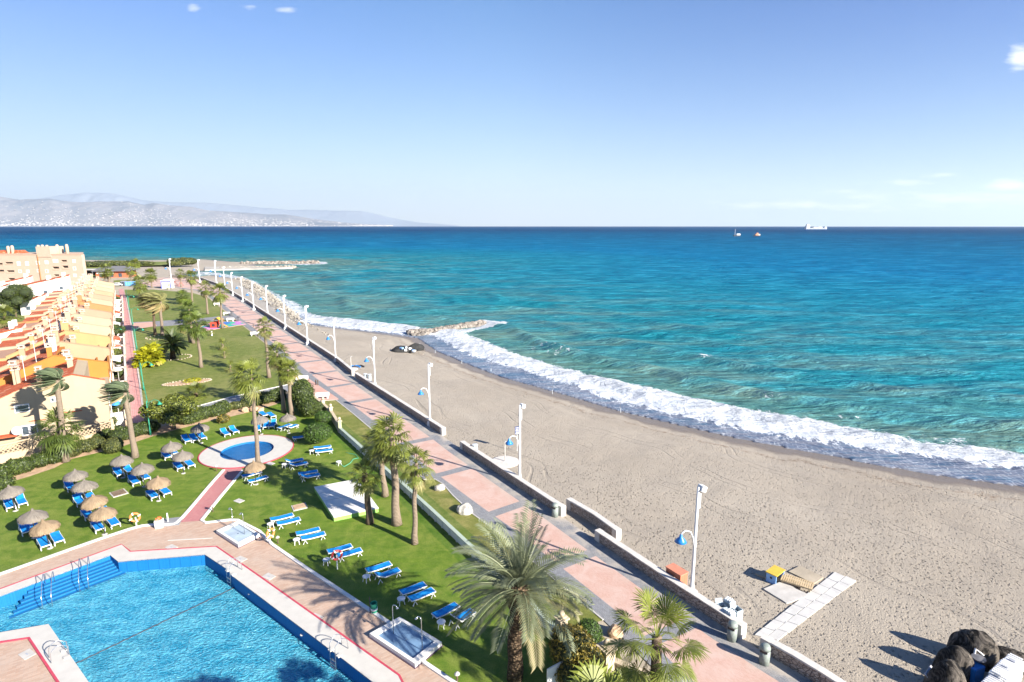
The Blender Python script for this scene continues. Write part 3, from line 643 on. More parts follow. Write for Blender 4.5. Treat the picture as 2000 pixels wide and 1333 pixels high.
M_steel = simple('polished_steel', (.62, .63, .65), .22, .05, 3, metal=.9)
PW = -.88
sp = thing('swimming_pool', 'big angular blue swimming pool with white coping beside the brick deck', 'swimming pool', (0, 0, 0))
cop = MB().slab(cop_out, .0, .075, [pool_in]).build('coping', M_cop, sp)
strip_mb([(p[0], p[1]) for p in cop_out], .13, .0, .085, True).build('coping_line', M_redline, cop)
mb = MB(); n = len(pool_in); vs = [(p[0], p[1], .072) for p in pool_in] + [(p[0], p[1], -2.0) for p in pool_in]
mb.add(vs, [(i, n + i, n + (i + 1) % n, (i + 1) % n) for i in range(n)]); mb.poly(pool_in, -1.6)
mb.build('basin', M_tile, sp)
MB().poly(pool_in, PW).build('water', M_pool, sp)
# broad tiled steps in the shallow corner, just above and below the water
st = P2([(0, 1166), (215, 1086), (231, 1099)], 0)
sA, sB = Vector((*P2([(58, 1143.5)])[0], 0)), Vector((*P2([(215, 1086)])[0], 0)); sd_ = (sB - sA).normalized(); sn = Vector((sd_.y, -sd_.x, 0))
M_step = m_tile('step_tile', (.008, .13, .32), (.012, .15, .35)); M_nose = simple('step_nosing', (.02, .07, .20), .5)
stp = MB(); nos = MB()
for k in range(7):
    a0 = sA + sd_ * (-.2 - .28 * k) + sn * (.0 + .34 * k); L_ = (sB - sA).length + .5 + .30 * k
    zt = -.30 - .115 * k; c0 = a0 + sd_ * L_ / 2 + sn * .17
    stp.box((c0.x, c0.y, zt - .4), (L_, .36, .8), math.atan2(sd_.y, sd_.x)); e = c0 + sn * .175
    nos.box((e.x, e.y, zt + .004), (L_, .05, .012), math.atan2(sd_.y, sd_.x))
s_o = stp.build('steps', M_step, sp); nos.build('nosing', M_nose, s_o)
sK = P2([(-160, 1233), (0, 1172), (60, 1150)], 0)
strip_mb(sK, .9, -1.6, PW - .10).build('bench_step', M_step, sp)
# skimmer openings and underwater lamps in the wall
for px, py in [(288, 1100), (488, 1160), (590, 1240)]:
    c0 = at(px, py, -.42); MB().lathe([(.12, -.02), (.14, .0), (.12, .03)], (0, 0, 0), 12).build('pool_lamp', M_cop, sp).location = c0
# black rope across the water
a0 = at(147, 1297, PW + .03); a1 = at(458, 1148, PW + .03); mb = MB(); n = 60
mb.path([a0.lerp(a1, i / n) + Vector((0, 0, .015 * math.sin(i * 1.7))) for i in range(n + 1)], .032, 6)
tag(mb.build('lane_rope', simple('black_rope', (.02, .025, .035), .6)), 'thin black rope stretched diagonally across the pool water', 'rope')
kp = thing('paddling_pool', 'round shallow paddling pool inside a wide pale concrete ring', 'paddling pool', KC)
lk = [(x - KC.x, y - KC.y) for x, y in kid_out]; li_ = [(x - KC.x, y - KC.y) for x, y in kid_in]
MB().slab(lk, .0, .07, [li_]).build('deck_ring', M_cop, kp)
strip_mb(lk, .12, .0, .078, True).build('edge_line', M_redline, kp)
mb = MB(); n = len(li_); mb.add([(x, y, .068) for x, y in li_] + [(x * .96, y * .96, -.5) for x, y in li_], [(i, n + i, n + (i + 1) % n, (i + 1) % n) for i in range(n)]); mb.poly(li_, -.5); mb.build('basin', M_tile, kp)
MB().poly(li_, -.14).build('water', M_kid, kp)

def ladder(label, px, py, ang, flip=1):
    t = thing('pool_ladder', label, 'pool ladder', at(px, py, .075), R(ang), 'steel ladders round the pool')
    for s in (-1, 1):
        pts = [(.75, s * .32, 0), (.72, s * .32, .5)] + [(.72 - .72 * (1 - math.cos(a)) * .62, s * .3, .5 + .42 * math.sin(a)) for a in np.linspace(.3, math.pi * .55, 6)] + [(-.15, s * .27, .65), (-.18, s * .27, -1.5)]
        MB().path(pts, .024, 7).build('rail', M_steel, t, True)
    for k in range(4): MB().box((-.18, 0, -.35 - .3 * k), (.10, .5, .035)).build('tread', M_steel, t)
    for s in (-1, 1): MB().box((.02, s * .42, .03), (.3, .26, .08)).build('foot_block', M_cop, t)
    return t
ladder('steel pool ladder at the far right corner of the pool', 450, 1119, 52)
ladder('nearest steel pool ladder on the long right side of the pool', 654, 1276, 52)
ladder('steel pool ladder on the near left deck tongue', 128, 1278, 226)
def handrail(label, px, py, ang):
    t = thing('step_handrail', label, 'handrail', at(px, py, .06), R(ang), 'handrails of the pool steps')
    for s in (0, 1):
        y = s * .55
        pts = [(-.15, y, 0), (-.12, y, .85), (.15, y, .95), (1.2, y, .55), (1.9, y, .1), (2.0, y, -.75)]
        MB().path(pts, .024, 7).build('rail', M_steel, t, True)
    return t
handrail('double steel handrail at the left end of the pool steps', 88, 1143, -58)
handrail('double steel handrail in the middle of the pool steps', 158, 1112, -58)

# ================================================================ SHOWERS, TRAYS
M_tray = simple('blue_grey_tray', (.13, .22, .34), .35, .2, 1.2); M_tray2 = simple('pale_tray', (.33, .40, .46), .35, .2, 1.2)
def tray(label, quad, mat, h=.32):
    q = [Vector((*p, 0)) for p in P2(quad)]; c = sum(q, Vector()) / 4; t = thing('footbath', label, 'footbath', c)
    loc = [(p - c) for p in q]; inn = [p * .80 for p in loc]
    MB().slab([(p.x, p.y) for p in loc], .0, h, [[(p.x, p.y) for p in inn]]).build('rim', M_white, t)
    MB().poly([(p.x, p.y) for p in inn], h - .12).build('tray_floor', mat, t)
    strip_mb([(p.x * 1.015, p.y * 1.015) for p in loc], .10, .0, .06, True).build('base_line', simple('dark_joint', (.10, .06, .09), .6), t)
    MB().lathe([(.07, 0), (.08, .01), (.02, .02)], (0, 0, h - .12), 12).build('drain', M_steel, t)
    return t
tray('raised blue footbath with two tall shower poles beside the near loungers', [(722, 1246), (781, 1213), (863, 1263), (811, 1306)], M_tray)
tray('pale square footbath near the middle of the deck', [(423, 1043), (465, 1024), (508, 1050), (466, 1071)], M_tray2)
def shower(label, bx, by, ty, ang, z0=.1, mat=None, head=.22, r=.028):
    b = at(bx, by, z0); top = zat(b.y, ty) - z0; t = thing('shower_pole', label, 'outdoor shower', b, R(ang), 'outdoor shower poles')
    pts = [(0, 0, 0), (0, 0, top - .18), (.04, 0, top - .06), (.13, 0, top), (.26, 0, top - .03), (.34, 0, top - .14)]
    MB().path(pts, r, 8).build('pole', mat or M_steel, t, True)
    MB().lathe([(.03, .05), (.09, .0), (.09, -.015)], (.35, 0, top - .17), 12).build('shower_head', mat or M_steel, t)
    MB().lathe([(.1, 0), (.1, .02), (.03, .06)], (0, 0, 0), 12).build('foot_plate', mat or M_steel, t)
    MB().lathe([(.035, 0), (.045, .03), (.03, .06)], (0, 0, 1.05), 8).build('tap', mat or M_steel, t)
    return t
shower('shower pole at the far corner of the blue footbath', 769, 1240, 1181, -20)
shower('shower pole standing in the near right corner of the blue footbath', 825, 1274, 1206, 160)
shower('left thin shower pole at the pale footbath', 456, 1032, 993, 150)
shower('right thin shower pole at the pale footbath', 478, 1046, 1003, 150)

# ================================================================ WALLS
def m_stone():
    a = NM('rubble_stone'); p = a.coord('pos'); e = a.n('ShaderNodeTexVoronoi', feature='DISTANCE_TO_EDGE'); e.inputs['Scale'].default_value = 3.6; vec = a.vscale(p, (1, 1, 1.5)); a.set(e.inputs['Vector'], vec)
    cidx = a.n('ShaderNodeTexVoronoi'); cidx.inputs['Scale'].default_value = 3.6; a.set(cidx.inputs['Vector'], vec)
    hue = a.n('ShaderNodeSeparateColor'); a.set(hue.inputs[0], cidx.outputs[1])
    c = a.mix(hue.outputs[0], (.26, .18, .14), (.42, .34, .29)); c = a.mix(a.mapr(a.noise(9, 4, .7, p), .4, .7, 0, .5), c, (.62, .56, .50))
    m_ = a.mapr(e.outputs[0], .02, .07, 1, 0); c = a.mix(m_, c, (.13, .11, .10))
    return a.done(a.bsdf(c, .9, a.bump(a.mapr(e.outputs[0], 0, .12), .05, 1.0), .2))
M_stone = m_stone()
M_capw = simple('white_wall_cap', (.50, .47, .43), .8, .12, 2.0, .02, 12)
def stone_wall(label, pts, h=.82, th=.42, z0=-.15):
    base = Vector((*pts[0], 0)); t = thing('stone_wall', label, 'stone wall', base, 0, 'low stone walls between promenade and beach')
    l = [(p[0] - base.x, p[1] - base.y) for p in pts]
    # densify
    d = [l[0]]
    for a, b in zip(l[:-1], l[1:]):
        k = max(1, int(math.dist(a, b) / 1.2)); d += [(a[0] + (b[0] - a[0]) * i / k, a[1] + (b[1] - a[1]) * i / k) for i in range(1, k + 1)]
    strip_mb(d, th, z0, h).build('rubble_face', M_stone, t)
    mb = strip_mb(d, th + .10, h, h + .10); rg = random.Random(len(d))
    mb.v = [(x + rg.uniform(-.02, .02), y + rg.uniform(-.02, .02), z + rg.uniform(-.012, .012)) for x, y, z in mb.v]
    mb.build('cap', M_capw, t)
    for e, f in ((d[0], d[1]), (d[-1], d[-2])):
        MB().box((e[0], e[1], (h + z0) / 2 + .04), (th + .14, th + .14, h - z0 + .13), math.atan2(f[1] - e[1], f[0] - e[0])).build('end_block', M_capw, t)
    return t
off = .28
def wl(*px): return [(x + .2, y + .14) for x, y in (W2(*p) for p in px)]
stone_wall('far stone wall curving along the edge of the cove', wl((330, 541), (390, 545), (430, 560), (455, 575), (480, 590)))
stone_wall('long dark stone wall from the cove down to the first beach gap', wl((481, 591), (570, 650), (660, 710), (687, 733)))
stone_wall('stone wall between the small gap and the wide beach gap', wl((694, 739), (780, 795), (862, 849)))
stone_wall('stone wall behind the lamp post with the small sign', wl((901, 878), (1000, 945), (1093, 1007)))
stone_wall('short free-standing stone wall set out on the sand', [tuple(p[:2]) for p in (at(1114, 993, 0), at(1160, 1020, 0), at(1204, 1052, 0))])
stone_wall('stone wall beside the red brick box and the nearest lamp post', wl((1166, 1058), (1300, 1150), (1440, 1244)))
stone_wall('nearest stone wall running out of the bottom of the view', wl((1491, 1275), (1545, 1306), (1600, 1340), (1720, 1420)))

# garden wall with glass screen
def m_glass():
    a = NM('screen_glass'); t = a.n('ShaderNodeBsdfTransparent'); a.set(t.inputs[0], (.86, .95, .91)); g = a.n('ShaderNodeBsdfGlossy'); g.inputs['Roughness'].default_value = .03
    m_ = a.n('ShaderNodeMixShader'); m_.inputs[0].default_value = .07; a.set(m_.inputs[1], t.outputs[0]); a.set(m_.inputs[2], g.outputs[0]); return a.done(m_.outputs[0])
M_glass = m_glass()
gw = thing('garden_wall', 'long low white garden wall topped with clear glass screens beside the verge', 'garden wall', (*GW[3], 0))
def loc(pts, b): return [(p[0] - b[0], p[1] - b[1]) for p in pts]
gA = [W2(*p) for p in gw_px[3:10]]
strip_mb(loc(gA, GW[3]), .26, -.1, .62).build('wall', M_white, gw)
strip_mb(loc(gA, GW[3]), .34, .62, .70).build('coping', M_cop, gw)
gl = strip_mb(loc(gA, GW[3]), .02, .70, 1.75).build('glass_screen', M_glass, gw)
X_, Y_, T_ = resample(loc(gA, GW[3]), 34)
for i in range(34):
    a_ = math.atan2(Y_[min(i + 1, 33)] - Y_[max(i - 1, 0)], X_[min(i + 1, 33)] - X_[max(i - 1, 0)])
    MB().box((X_[i], Y_[i], .25), (.16, .42, .74), a_).build('pier', M_white, gw)
def ball_pillar(label, px, py, h=1.7, s=.5):
    t = thing('gate_pillar', label, 'pillar', at(px, py, 0), ROW, 'cream pillars of the garden wall')
    MB().box((0, 0, h / 2 - .05), (s, s, h + .1)).build('shaft', M_cream, t)
    MB().box((0, 0, h + .05), (s * 1.35, s * 1.35, .1)).box((0, 0, h + .14), (s * .8, s * .8, .08)).build('cap', M_cream, t)
    MB().lathe([(.04, 0), (.12, .03), (.2, .14), (.2, .22), (.12, .34), (.01, .38)], (0, 0, h + .18), 14).build('ball', M_cream, t, True)
M_cream = simple('cream_render', (.46, .38, .27), .8, .08, 1.2, .01, 20)
g2 = thing('garden_wall', 'far cream garden wall with pillars beside the rounded bushes', 'garden wall', (*GW[0], 0))
strip_mb(loc(GW[0:4], GW[0]), .28, -.1, 1.05).build('wall', M_cream, g2); strip_mb(loc(GW[0:4], GW[0]), .38, 1.05, 1.15).build('coping', M_cream, g2)
for i, (px, py) in enumerate([(632, 803), (647, 817), (664, 845)]):
    ball_pillar(['cream pillar of the far garden wall nearest the white bench', 'middle cream pillar of the far garden wall', 'cream pillar where the glass screen begins'][i], px, py, 1.5, .42)
g3 = thing('garden_wall', 'near cream garden wall with capped piers below the round shrubs', 'garden wall', (*W2(1111, 1262), 0))
gN = [W2(*p) for p in [(1111, 1262), (1183, 1318), (1244, 1345)]] + [GW[-1]]
strip_mb(loc(gN, gN[0]), .3, -.1, 1.15).build('wall', M_cream, g3); strip_mb(loc(gN, gN[0]), .42, 1.15, 1.25).build('coping', M_cream, g3)
ball_pillar('cream gate pillar at the end of the glass screen', 1096, 1256, 1.75, .55)
ball_pillar('tall cream pillar topped with a ball among the near shrubs', 1183, 1327, 2.1, .7)

# ================================================================ TERRACED HOUSES
O_ = Vector((-50.7, 70.5, 0)); U_ = Vector((-.553, .833, 0)); V_ = Vector((-.833, -.553, 0))
def m_wall(name, col):
    a = NM(name); p = a.coord('pos'); n_ = a.noise(.6, 5, .6, p); s_ = a.noise(1.0, 4, .6, a.vscale(p, (1.5, 1.5, .15)))
    c = a.mix(a.mapr(n_, .3, .75), col, tuple(x * .90 for x in col)); c = a.mix(a.mapr(s_, .55, .8, 0, .3), c, tuple(x * .7 for x in col))
    return a.done(a.bsdf(c, .85, a.bump(a.noise(30, 3, .6, p), .008), .2))
HC = {'cream': (.36, .29, .20), 'orange': (.37, .155, .035), 'peach': (.37, .235, .15), 'yellow': (.36, .235, .11), 'pale': (.37, .265, .185), 'pink': (.36, .215, .15), 'apricot': (.36, .165, .07)}
HM = {k: m_wall(k + '_render', v) for k, v in HC.items()}
def m_roof():
    a = NM('terracotta_tiles'); p = a.coord('pos'); q = a.vscale(p, (1, 1, 1), -ROW)
    w_ = a.n('ShaderNodeTexWave', wave_type='BANDS', bands_direction='X'); a.set(w_.inputs['Vector'], q); w_.inputs['Scale'].default_value = 1.35
    w2 = a.n('ShaderNodeTexWave', wave_type='BANDS', bands_direction='Y', wave_profile='SAW'); a.set(w2.inputs['Vector'], q); w2.inputs['Scale'].default_value = .9
    v = a.voro(2.6, 'F1', a.vscale(q, (1, .45, 1)), 1); hs = a.n('ShaderNodeSeparateColor'); a.set(hs.inputs[0], v)
    c = a.mix(hs.outputs[0], (.36, .065, .022), (.48, .125, .05)); c = a.mix(a.mapr(hs.outputs[1], .86, .95), c, (.55, .28, .17)); c = a.mix(a.mapr(w_.outputs[1], .0, .35, .55, 0), c, (.20, .05, .03))
    h = a.math('ADD', a.math('MULTIPLY', w_.outputs[1], .7), a.math('MULTIPLY', w2.outputs[1], .35))
    return a.done(a.bsdf(c, .8, a.bump(h, .09), .25))
M_roof = m_roof()
M_dark = simple('dark_opening', (.03, .03, .035), .4); M_pane = simple('window_pane', (.05, .07, .09), .08, .3, 2, spec=.8); M_frame = simple('white_frame', (.62, .60, .58), .5)
M_shut = simple('grey_shutter', (.32, .33, .37), .6)
def prof(mb, pts, u0, u1):     # (v,z) profile extruded along the row
    n = len(pts); a = [(v, z) for v, z in pts]
    area = sum(a[i][0] * a[(i + 1) % n][1] - a[(i + 1) % n][0] * a[i][1] for i in range(n))
    vs = [(U_ * u + V_ * v + Vector((0, 0, z))) for u in (u0, u1) for v, z in a]
    t = [tuple(q) for q in tessellate_polygon([[Vector((v, z, 0)) for v, z in a]])]
    fs = [q for q in t] + [tuple(i + n for i in q)[::-1] for q in t] + [(i, (i + 1) % n, n + (i + 1) % n, n + i) for i in range(n)]
    return mb.add(vs, fs)
def hbox(mb, u, v, z, du, dv, dz):     # box centred at u,v with base z
    c = U_ * u + V_ * v; return mb.box((c.x, c.y, z + dz / 2), (du, dv, dz), math.atan2(U_.y, U_.x))
M_capc = simple('peach_cap', (.46, .36, .28), .7, .15)
def chimney(par, mat, u, v, z, h, s=.75, rg=None):
    mb = MB(); hbox(mb, u, v, z, s, s * .8, h); o = mb.build('chimney', mat, par, recalc=True)
    mb = MB(); hbox(mb, u, v, z + h, s * 1.3, s * 1.1, .14); hbox(mb, u, v, z + h + .40, s * 1.2, s, .12)
    for a in (-1, 1):
        for b in (-1, 1): hbox(mb, u + a * s * .4, v + b * s * .32, z + h + .14, .13, .13, .26)
    mb.build('chimney_cap', M_capc, o, recalc=True)
cols = ['cream', 'orange', 'peach', 'yellow', 'cream', 'pale', 'pink', 'apricot', 'pale', 'pink', 'peach', 'pale', 'cream', 'pale']
hl = ['nearest terraced house with a broad cream gable wall', 'orange terraced house just behind the cream gable', 'pale peach terraced house behind the orange one', 'yellow terraced house fourth from the near end', 'cream terraced house behind the yellow one', 'very pale terraced house sixth from the near end', 'pale pink terraced house in front of the apricot one', 'apricot orange terraced house near the green awning', 'pale terraced house just beyond the apricot one', 'pink terraced house ninth along the red walk', 'peach terraced house in the far half of the row', 'pale terraced house third from the far end', 'cream terraced house last but one of the row', 'farthest terraced house at the end of the row']
UW = 11.4
rg = random.Random(12)
for i in range(14):
    m_ = HM[cols[i]]; u0 = i * UW; base = O_ + U_ * u0
    t = thing('terraced_house', hl[i], 'house', base, 0, 'terraced houses along the red brick walk')
    near = i == 0; top = 7.1; dz = .0
    wz = [(0.3, -.05), (0.3, 5.0), (5.6, 5.0), (5.6, 8.0), (6.4, 8.0), (13.4, 5.0), (13.4, 4.4), (17.6, 4.4), (17.6, -.05)]
    if near: wz = [(0.3, -.05), (0.3, 5.0), (2.4, 5.0), (2.4, 7.6), (3.5, 7.9), (12.2, 5.1), (17.6, 3.2), (17.6, -.05)]
    prof(MB(), wz, .2, UW).build('walls', m_, t, recalc=True)
    # party wall standing above the roofs
    pw = [(0.25, -.05), (0.25, 7.1), (6.0, 8.75), (14.2, 5.35), (14.2, 5.05), (17.8, 4.9), (17.8, -.05)]
    if near: pw = [(0.3, -.05), (0.3, 7.05), (3.5, 8.2), (8.2, 7.3), (12.6, 5.4), (17.8, 3.3), (17.8, -.05)]
    prof(MB(), pw, -.17, .19).build('party_wall', m_, t, recalc=True)
    cp = [(v_, z_) for v_, z_ in pw[1:-1]]; mb = MB()
    for (v0, z0), (v1, z1) in zip(cp[:-1], cp[1:]):
        if abs(v1 - v0) < .01: continue
        prof(mb, [(v0, z0), (v1, z1), (v1, z1 + .07), (v0, z0 + .07)], -.23, .25)
    mb.build('wall_coping', m_ if not near else M_roof, t, recalc=True)
    # tiled west slope with eaves
    if near: tl = [(3.5, 8.0), (12.6, 5.08), (17.8, 3.15), (17.8, 3.27), (12.6, 5.24), (3.5, 8.14)]
    else: tl = [(6.2, 8.1), (13.7, 4.88), (13.7, 5.02), (6.2, 8.26)]
    prof(MB(), tl, .27, UW - .18).build('tiled_roof', M_roof, t, recalc=True)
    if not near:
        prof(MB(), [(14.0, 4.42), (17.5, 4.42), (17.5, 4.52), (14.0, 4.72)], .3, UW - .2).build('flat_roof', M_roof if i % 3 else HM['pink'], t, recalc=True)
        prof(MB(), [(5.2, 5.0), (5.6, 5.0), (5.6, 8.55), (5.2, 8.4)], .3, 5.2).build('stair_wall', m_, t, recalc=True)
        mb = MB(); hbox(mb, 3.6, 3.2, 5.0, 2.6, 2.0, 1.7); mb.build('roof_room', m_, t, recalc=True)
    # chimneys: many on the ridge
    vs_ = [(2.4, 4.6, 6.2, 2.6), (1.2, 6.3, 8.0, 2.1), (7.6, 6.9, 7.6, 2.2), (4.6, 11.2, 5.6, 1.8), (9.6, 7.4, 7.4, 1.5)]
    if near: vs_ = [(2.8, 6.8, 6.9, 1.9), (8.6, 9.6, 5.9, 1.9), (6.2, 4.2, 7.7, 1.3)]
    for (cu, cv_, cz, ch) in vs_[:(5 if i < 9 else 4)]:
        chimney(t, m_ if rg.random() < .88 else M_white, cu + rg.uniform(-.4, .4), cv_ + rg.uniform(-.3, .3), cz, ch + rg.uniform(-.3, .3), rg.uniform(.7, 1.0))
    # east front: doors, windows, patio wall, tiled porch
    mb = MB(); mw = MB(); mp = MB()
    for u_, z_, du, dz_ in ((2.2, .1, 1.8, 2.1), (6.6, .1, 1.4, 2.1), (2.6, 3.1, 1.2, 1.1), (6.6, 3.1, 1.2, 1.1)):
        mf = MB(); hbox(mf, u_, .27, z_, du, .06, dz_); fo_ = mf.build('window', M_frame, t, recalc=True)
        mp = MB(); hbox(mp, u_, .235, z_ + .08, du - .18, .02, dz_ - .16); mp.build('pane', M_pane, fo_, recalc=True)
    if i % 2: prof(MB(), [(-.9, 2.35), (.28, 2.8), (.28, 2.92), (-.9, 2.47)], .6, 5.0).build('porch_roof', M_roof if i % 4 == 1 else M_frame, t, recalc=True)
    if i == 6: prof(MB(), [(-1.2, 2.5), (.28, 3.1), (.28, 3.16), (-1.2, 2.56)], 4.0, 7.4).build('awning', simple('green_awning', (.02, .42, .22), .7), t, recalc=True)
    if not near: prof(MB(), [(.3, 4.98), (1.9, 4.98), (1.9, 5.9), (1.75, 5.9), (1.75, 5.1), (.45, 5.1), (.45, 6.0), (.3, 6.0)], 5.6, UW - .3).build('balcony', m_, t, recalc=True)
    if i in (3, 5, 8, 10):
        prof(MB(), [(17.62, .4), (17.7, .4), (17.7, 3.4), (17.62, 3.4)], 1.5, 9.5).build('shutter', M_shut, t, recalc=True)
    if near:
        def pl_(nm, v0, v1, z0, z1, mat, d0=-.185, d1=-.25, par=t): return prof(MB(), [(v0, z0), (v1, z0), (v1, z1), (v0, z1)], d1, d0).build(nm, mat, par, recalc=True)
        for (v0, v1, z0, z1, mul) in ((7.9, 9.3, 4.4, 5.35, 1), (5.0, 5.9, 5.15, 5.75, 2), (7.5, 9.0, 1.5, 2.75, 2)):
            wf = pl_('window', v0, v1, z0, z1, M_frame, -.175, -.26)
            g_ = (v1 - v0) / mul
            for q in range(mul): pl_('pane', v0 + g_ * q + .1, v0 + g_ * (q + 1) - .1, z0 + .12, z1 - .12, M_pane, -.262, -.27, wf)
        for (v0, v1, z_) in ((3.0, 4.9, 3.55), (6.6, 8.2, 3.1)): pl_('string_course', v0, v1, z_, z_ + .12, M_roof, -.175, -.22)
        prof(MB(), [(9.3, 1.9), (12.5, 1.9), (12.5, 2.0), (9.3, 2.0)], -1.4, -.175).build('awning', M_roof, t, recalc=True)
        d = MB().lathe([(.02, .0), (.25, .03), (.45, .12), (.52, .2), (.50, .21), (.42, .14), (.02, .05)], (0, 0, 0), 20).build('satellite_dish', M_shut, t, True)
        d.location = U_ * -.75 + V_ * 9.35 + Vector((0, 0, 2.35)); d.rotation_euler = (Vector((.75, -.55, .45))).to_track_quat('Z', 'Y').to_euler()
        mb = MB(); a0 = U_ * -.15 + V_ * 9.35 + Vector((0, 0, 2.2)); mb.tube(a0, d.location, .03).build('dish_arm', M_shut, t)
# patio walls and far garden
M_lat = m_wall('lattice_wall', (.42, .33, .22))
pwall = thing('patio_wall', 'long white garden wall of the terraced houses beside the red walk', 'garden wall', O_)
prof(MB(), [(-1.55, -.05), (-1.30, -.05), (-1.30, 1.5), (-1.55, 1.5)], -1.0, 158).build('wall', M_white, pwall, recalc=True)
for i in range(15):
    mb = MB(); hbox(mb, -1.0 + i * UW, -1.42, 0, .4, .4, 1.75); mb.build('pier', HM['pale'], pwall, recalc=True)
    if 0 < i < 14: prof(MB(), [(-1.3, 0), (.25, 0), (.25, 1.6), (-1.3, 1.6)], i * UW - .1, i * UW + .1).build('dividing_wall', M_white, pwall, recalc=True)
# lattice wall in front of the nearest house
lw_ = thing('lattice_wall', 'cream garden wall with pierced round blocks in front of the nearest house', 'garden wall', (*W2(218, 852), 0))
a0 = Vector((*W2(222, 853), 0)) - lw_.location; a1 = Vector((*W2(0, 905), 0)) - lw_.location; a2 = a1 + (a1 - a0) * .6; a1 = a2
dirw = (a1 - a0).normalized(); Lw = (a1 - a0).length; ang = math.atan2(dirw.y, dirw.x)
c0 = (a0 + a1) / 2; MB().box((c0.x, c0.y, .45), (Lw, .22, 1.0), ang).build('wall', M_lat, lw_)
MB().box((c0.x, c0.y, 2.05), (Lw, .24, .12), ang).build('top_rail', M_lat, lw_)
mb = MB(); nq = int(Lw / .42)
for q in range(nq):
    for r_ in range(2):
        c_ = a0 + dirw * (.21 + q * .42) + Vector((0, 0, 1.18 + r_ * .45)); T = Matrix.Translation(c_) @ Matrix.Rotation(ang, 4, 'Z') @ Matrix.Rotation(math.pi / 2, 4, 'X')
        k = MB().lathe([(.155, -.09), (.225, -.09), (.225, .09), (.155, .09), (.155, -.09)], (0, 0, 0), 8)
        mb.add([T @ Vector(v) for v in k.v], [f for f in k.f if len(f) == 4])
mb.build('pierced_blocks', M_lat, lw_)
for q in range(int(Lw / 4) + 1):
    c_ = a0 + dirw * min(Lw, q * 4.0); MB().box((c_.x, c_.y, 1.1), (.32, .32, 2.4), ang).build('pier', M_lat, lw_)
# white gate structure at the corner of the nearest garden
c_ = at(231, 838, 0); t = thing('garden_gate', 'white rendered gate block at the end of the red brick walk', 'gate', c_, ROW)
MB().box((0, 0, 1.1), (.35, 2.2, 2.2)).build('panel', M_white, t); MB().box((-.6, 1.15, 1.2), (.4, .4, 2.5)).build('post', M_cream, t); MB().box((-.4, -1.1, 1.25), (.45, .45, 2.6)).build('post', M_cream, t)

# ================================================================ APARTMENTS
ap = at(170, 556, 0); aw = thing('apartment_block', 'peach apartment block with rounded chimneys and recessed balconies', 'building', (ap.x, ap.y, 0), 0)
M_ap = m_wall('apartment_render', (.42, .315, .245)); M_ap2 = m_wall('apartment_trim', (.44, .32, .24))
def ab(x0, x1, z0, z1, y0, y1, nm, mat, par=aw): return MB().box(((x0 + x1) / 2, (y0 + y1) / 2, (z0 + z1) / 2), (x1 - x0, abs(y1 - y0), z1 - z0)).build(nm, mat, par)
AH = 13.3
def axz(px, py):      # picture position -> local x,z on the facade
    dz = -(py - 666.5) / F; Y = math.cos(PITCH) + dz * math.sin(PITCH); t_ = ap.y / Y
    return (px - 1000) / F * t_ - ap.x, H + (-math.sin(PITCH) + dz * math.cos(PITCH)) * t_
bal = [(122, 508, 134, 513.5), (105, 521, 119, 527.5), (124, 519, 137, 526.5), (108, 536, 119, 541), (13, 512, 29, 517), (0, 514, 9, 519), (16, 528, 32, 533.5), (-4, 527, 12, 533), (19, 543, 33, 549), (-40, 513, -26, 519), (-40, 528, -26, 534)]
wins = [(36, 511, 44, 519), (52, 511, 60, 519), (73, 510, 81, 517), (90, 509, 98, 516), (106, 506.5, 117, 513), (144, 507, 151, 513.5), (145, 521, 152, 528), (39, 527, 46, 533), (54, 527, 61, 533), (75, 526, 82, 532), (91, 526, 98, 533), (146, 535, 153, 541), (50, 537, 55, 541), (-16, 511, -8, 518), (-16, 527, -8, 533)]
L0 = -150
MB().slab([(L0, .9), (0, .9), (-11.5, 16), (L0, 16)], -.1, AH).build('rear_wing', M_ap, aw)
# front skin with true recesses: build as cells
cuts = [axz(a, b) + axz(c, d) for a, b, c, d in bal]
xs_ = sorted(set([L0, 0] + [c[0] for c in cuts] + [c[2] for c in cuts])); zs_ = sorted(set([-.1, AH] + [c[1] for c in cuts] + [c[3] for c in cuts]))
mb = MB()
for x0, x1 in zip(xs_[:-1], xs_[1:]):
    run = None
    for z0, z1 in zip(zs_[:-1], zs_[1:]):
        xm, zm = (x0 + x1) / 2, (z0 + z1) / 2
        hole = any(c[0] < xm < c[2] and c[3] < zm < c[1] for c in cuts)
        if not hole:
            if run is None: run = z0
            end = z1
        if (hole or z1 == zs_[-1]) and run is not None:
            mb.box(((x0 + x1) / 2, 0.0, (run + end) / 2), (x1 - x0, 1.8, end - run)); run = None
mb.build('facade', M_ap, aw)
for c in cuts:
    par = ab(c[0] + .05, c[2] - .05, c[3], c[3] + (c[1] - c[3]) * .42, -1.02, -.92, 'balcony', M_ap2)
    ab(c[0] + .5, c[2] - .4, c[3] + .02, c[1] - .25, .82, .88, 'balcony_door', M_pane)
for a, b, c, d in wins:
    x0, z1 = axz(a, b); x1, z0 = axz(c, d); f_ = ab(x0, x1, z0, z1, -.97, -.90, 'window', M_frame); ab(x0 + .25, x1 - .25, z0 + .2, z1 - .2, -.98, -.972, 'shutter', M_ap2 if a % 2 else M_frame, f_)
MB().slab([(L0, -1.1), (.15, -1.1), (-11.4, 16.2), (L0, 16.2)], AH - .02, AH + .33).build('roof_slab', M_ap2, aw)
x0, _z = axz(76, 500); x1, _z = axz(103, 500); _, zt = axz(90, 482); tw = ab(x0, x1, AH - 1, zt, -1.15, 7, 'stair_tower', M_ap); ab(x0 + .1, x0 + .3, -.1, AH, -1.3, -.95, 'pilaster', HM['apricot'])
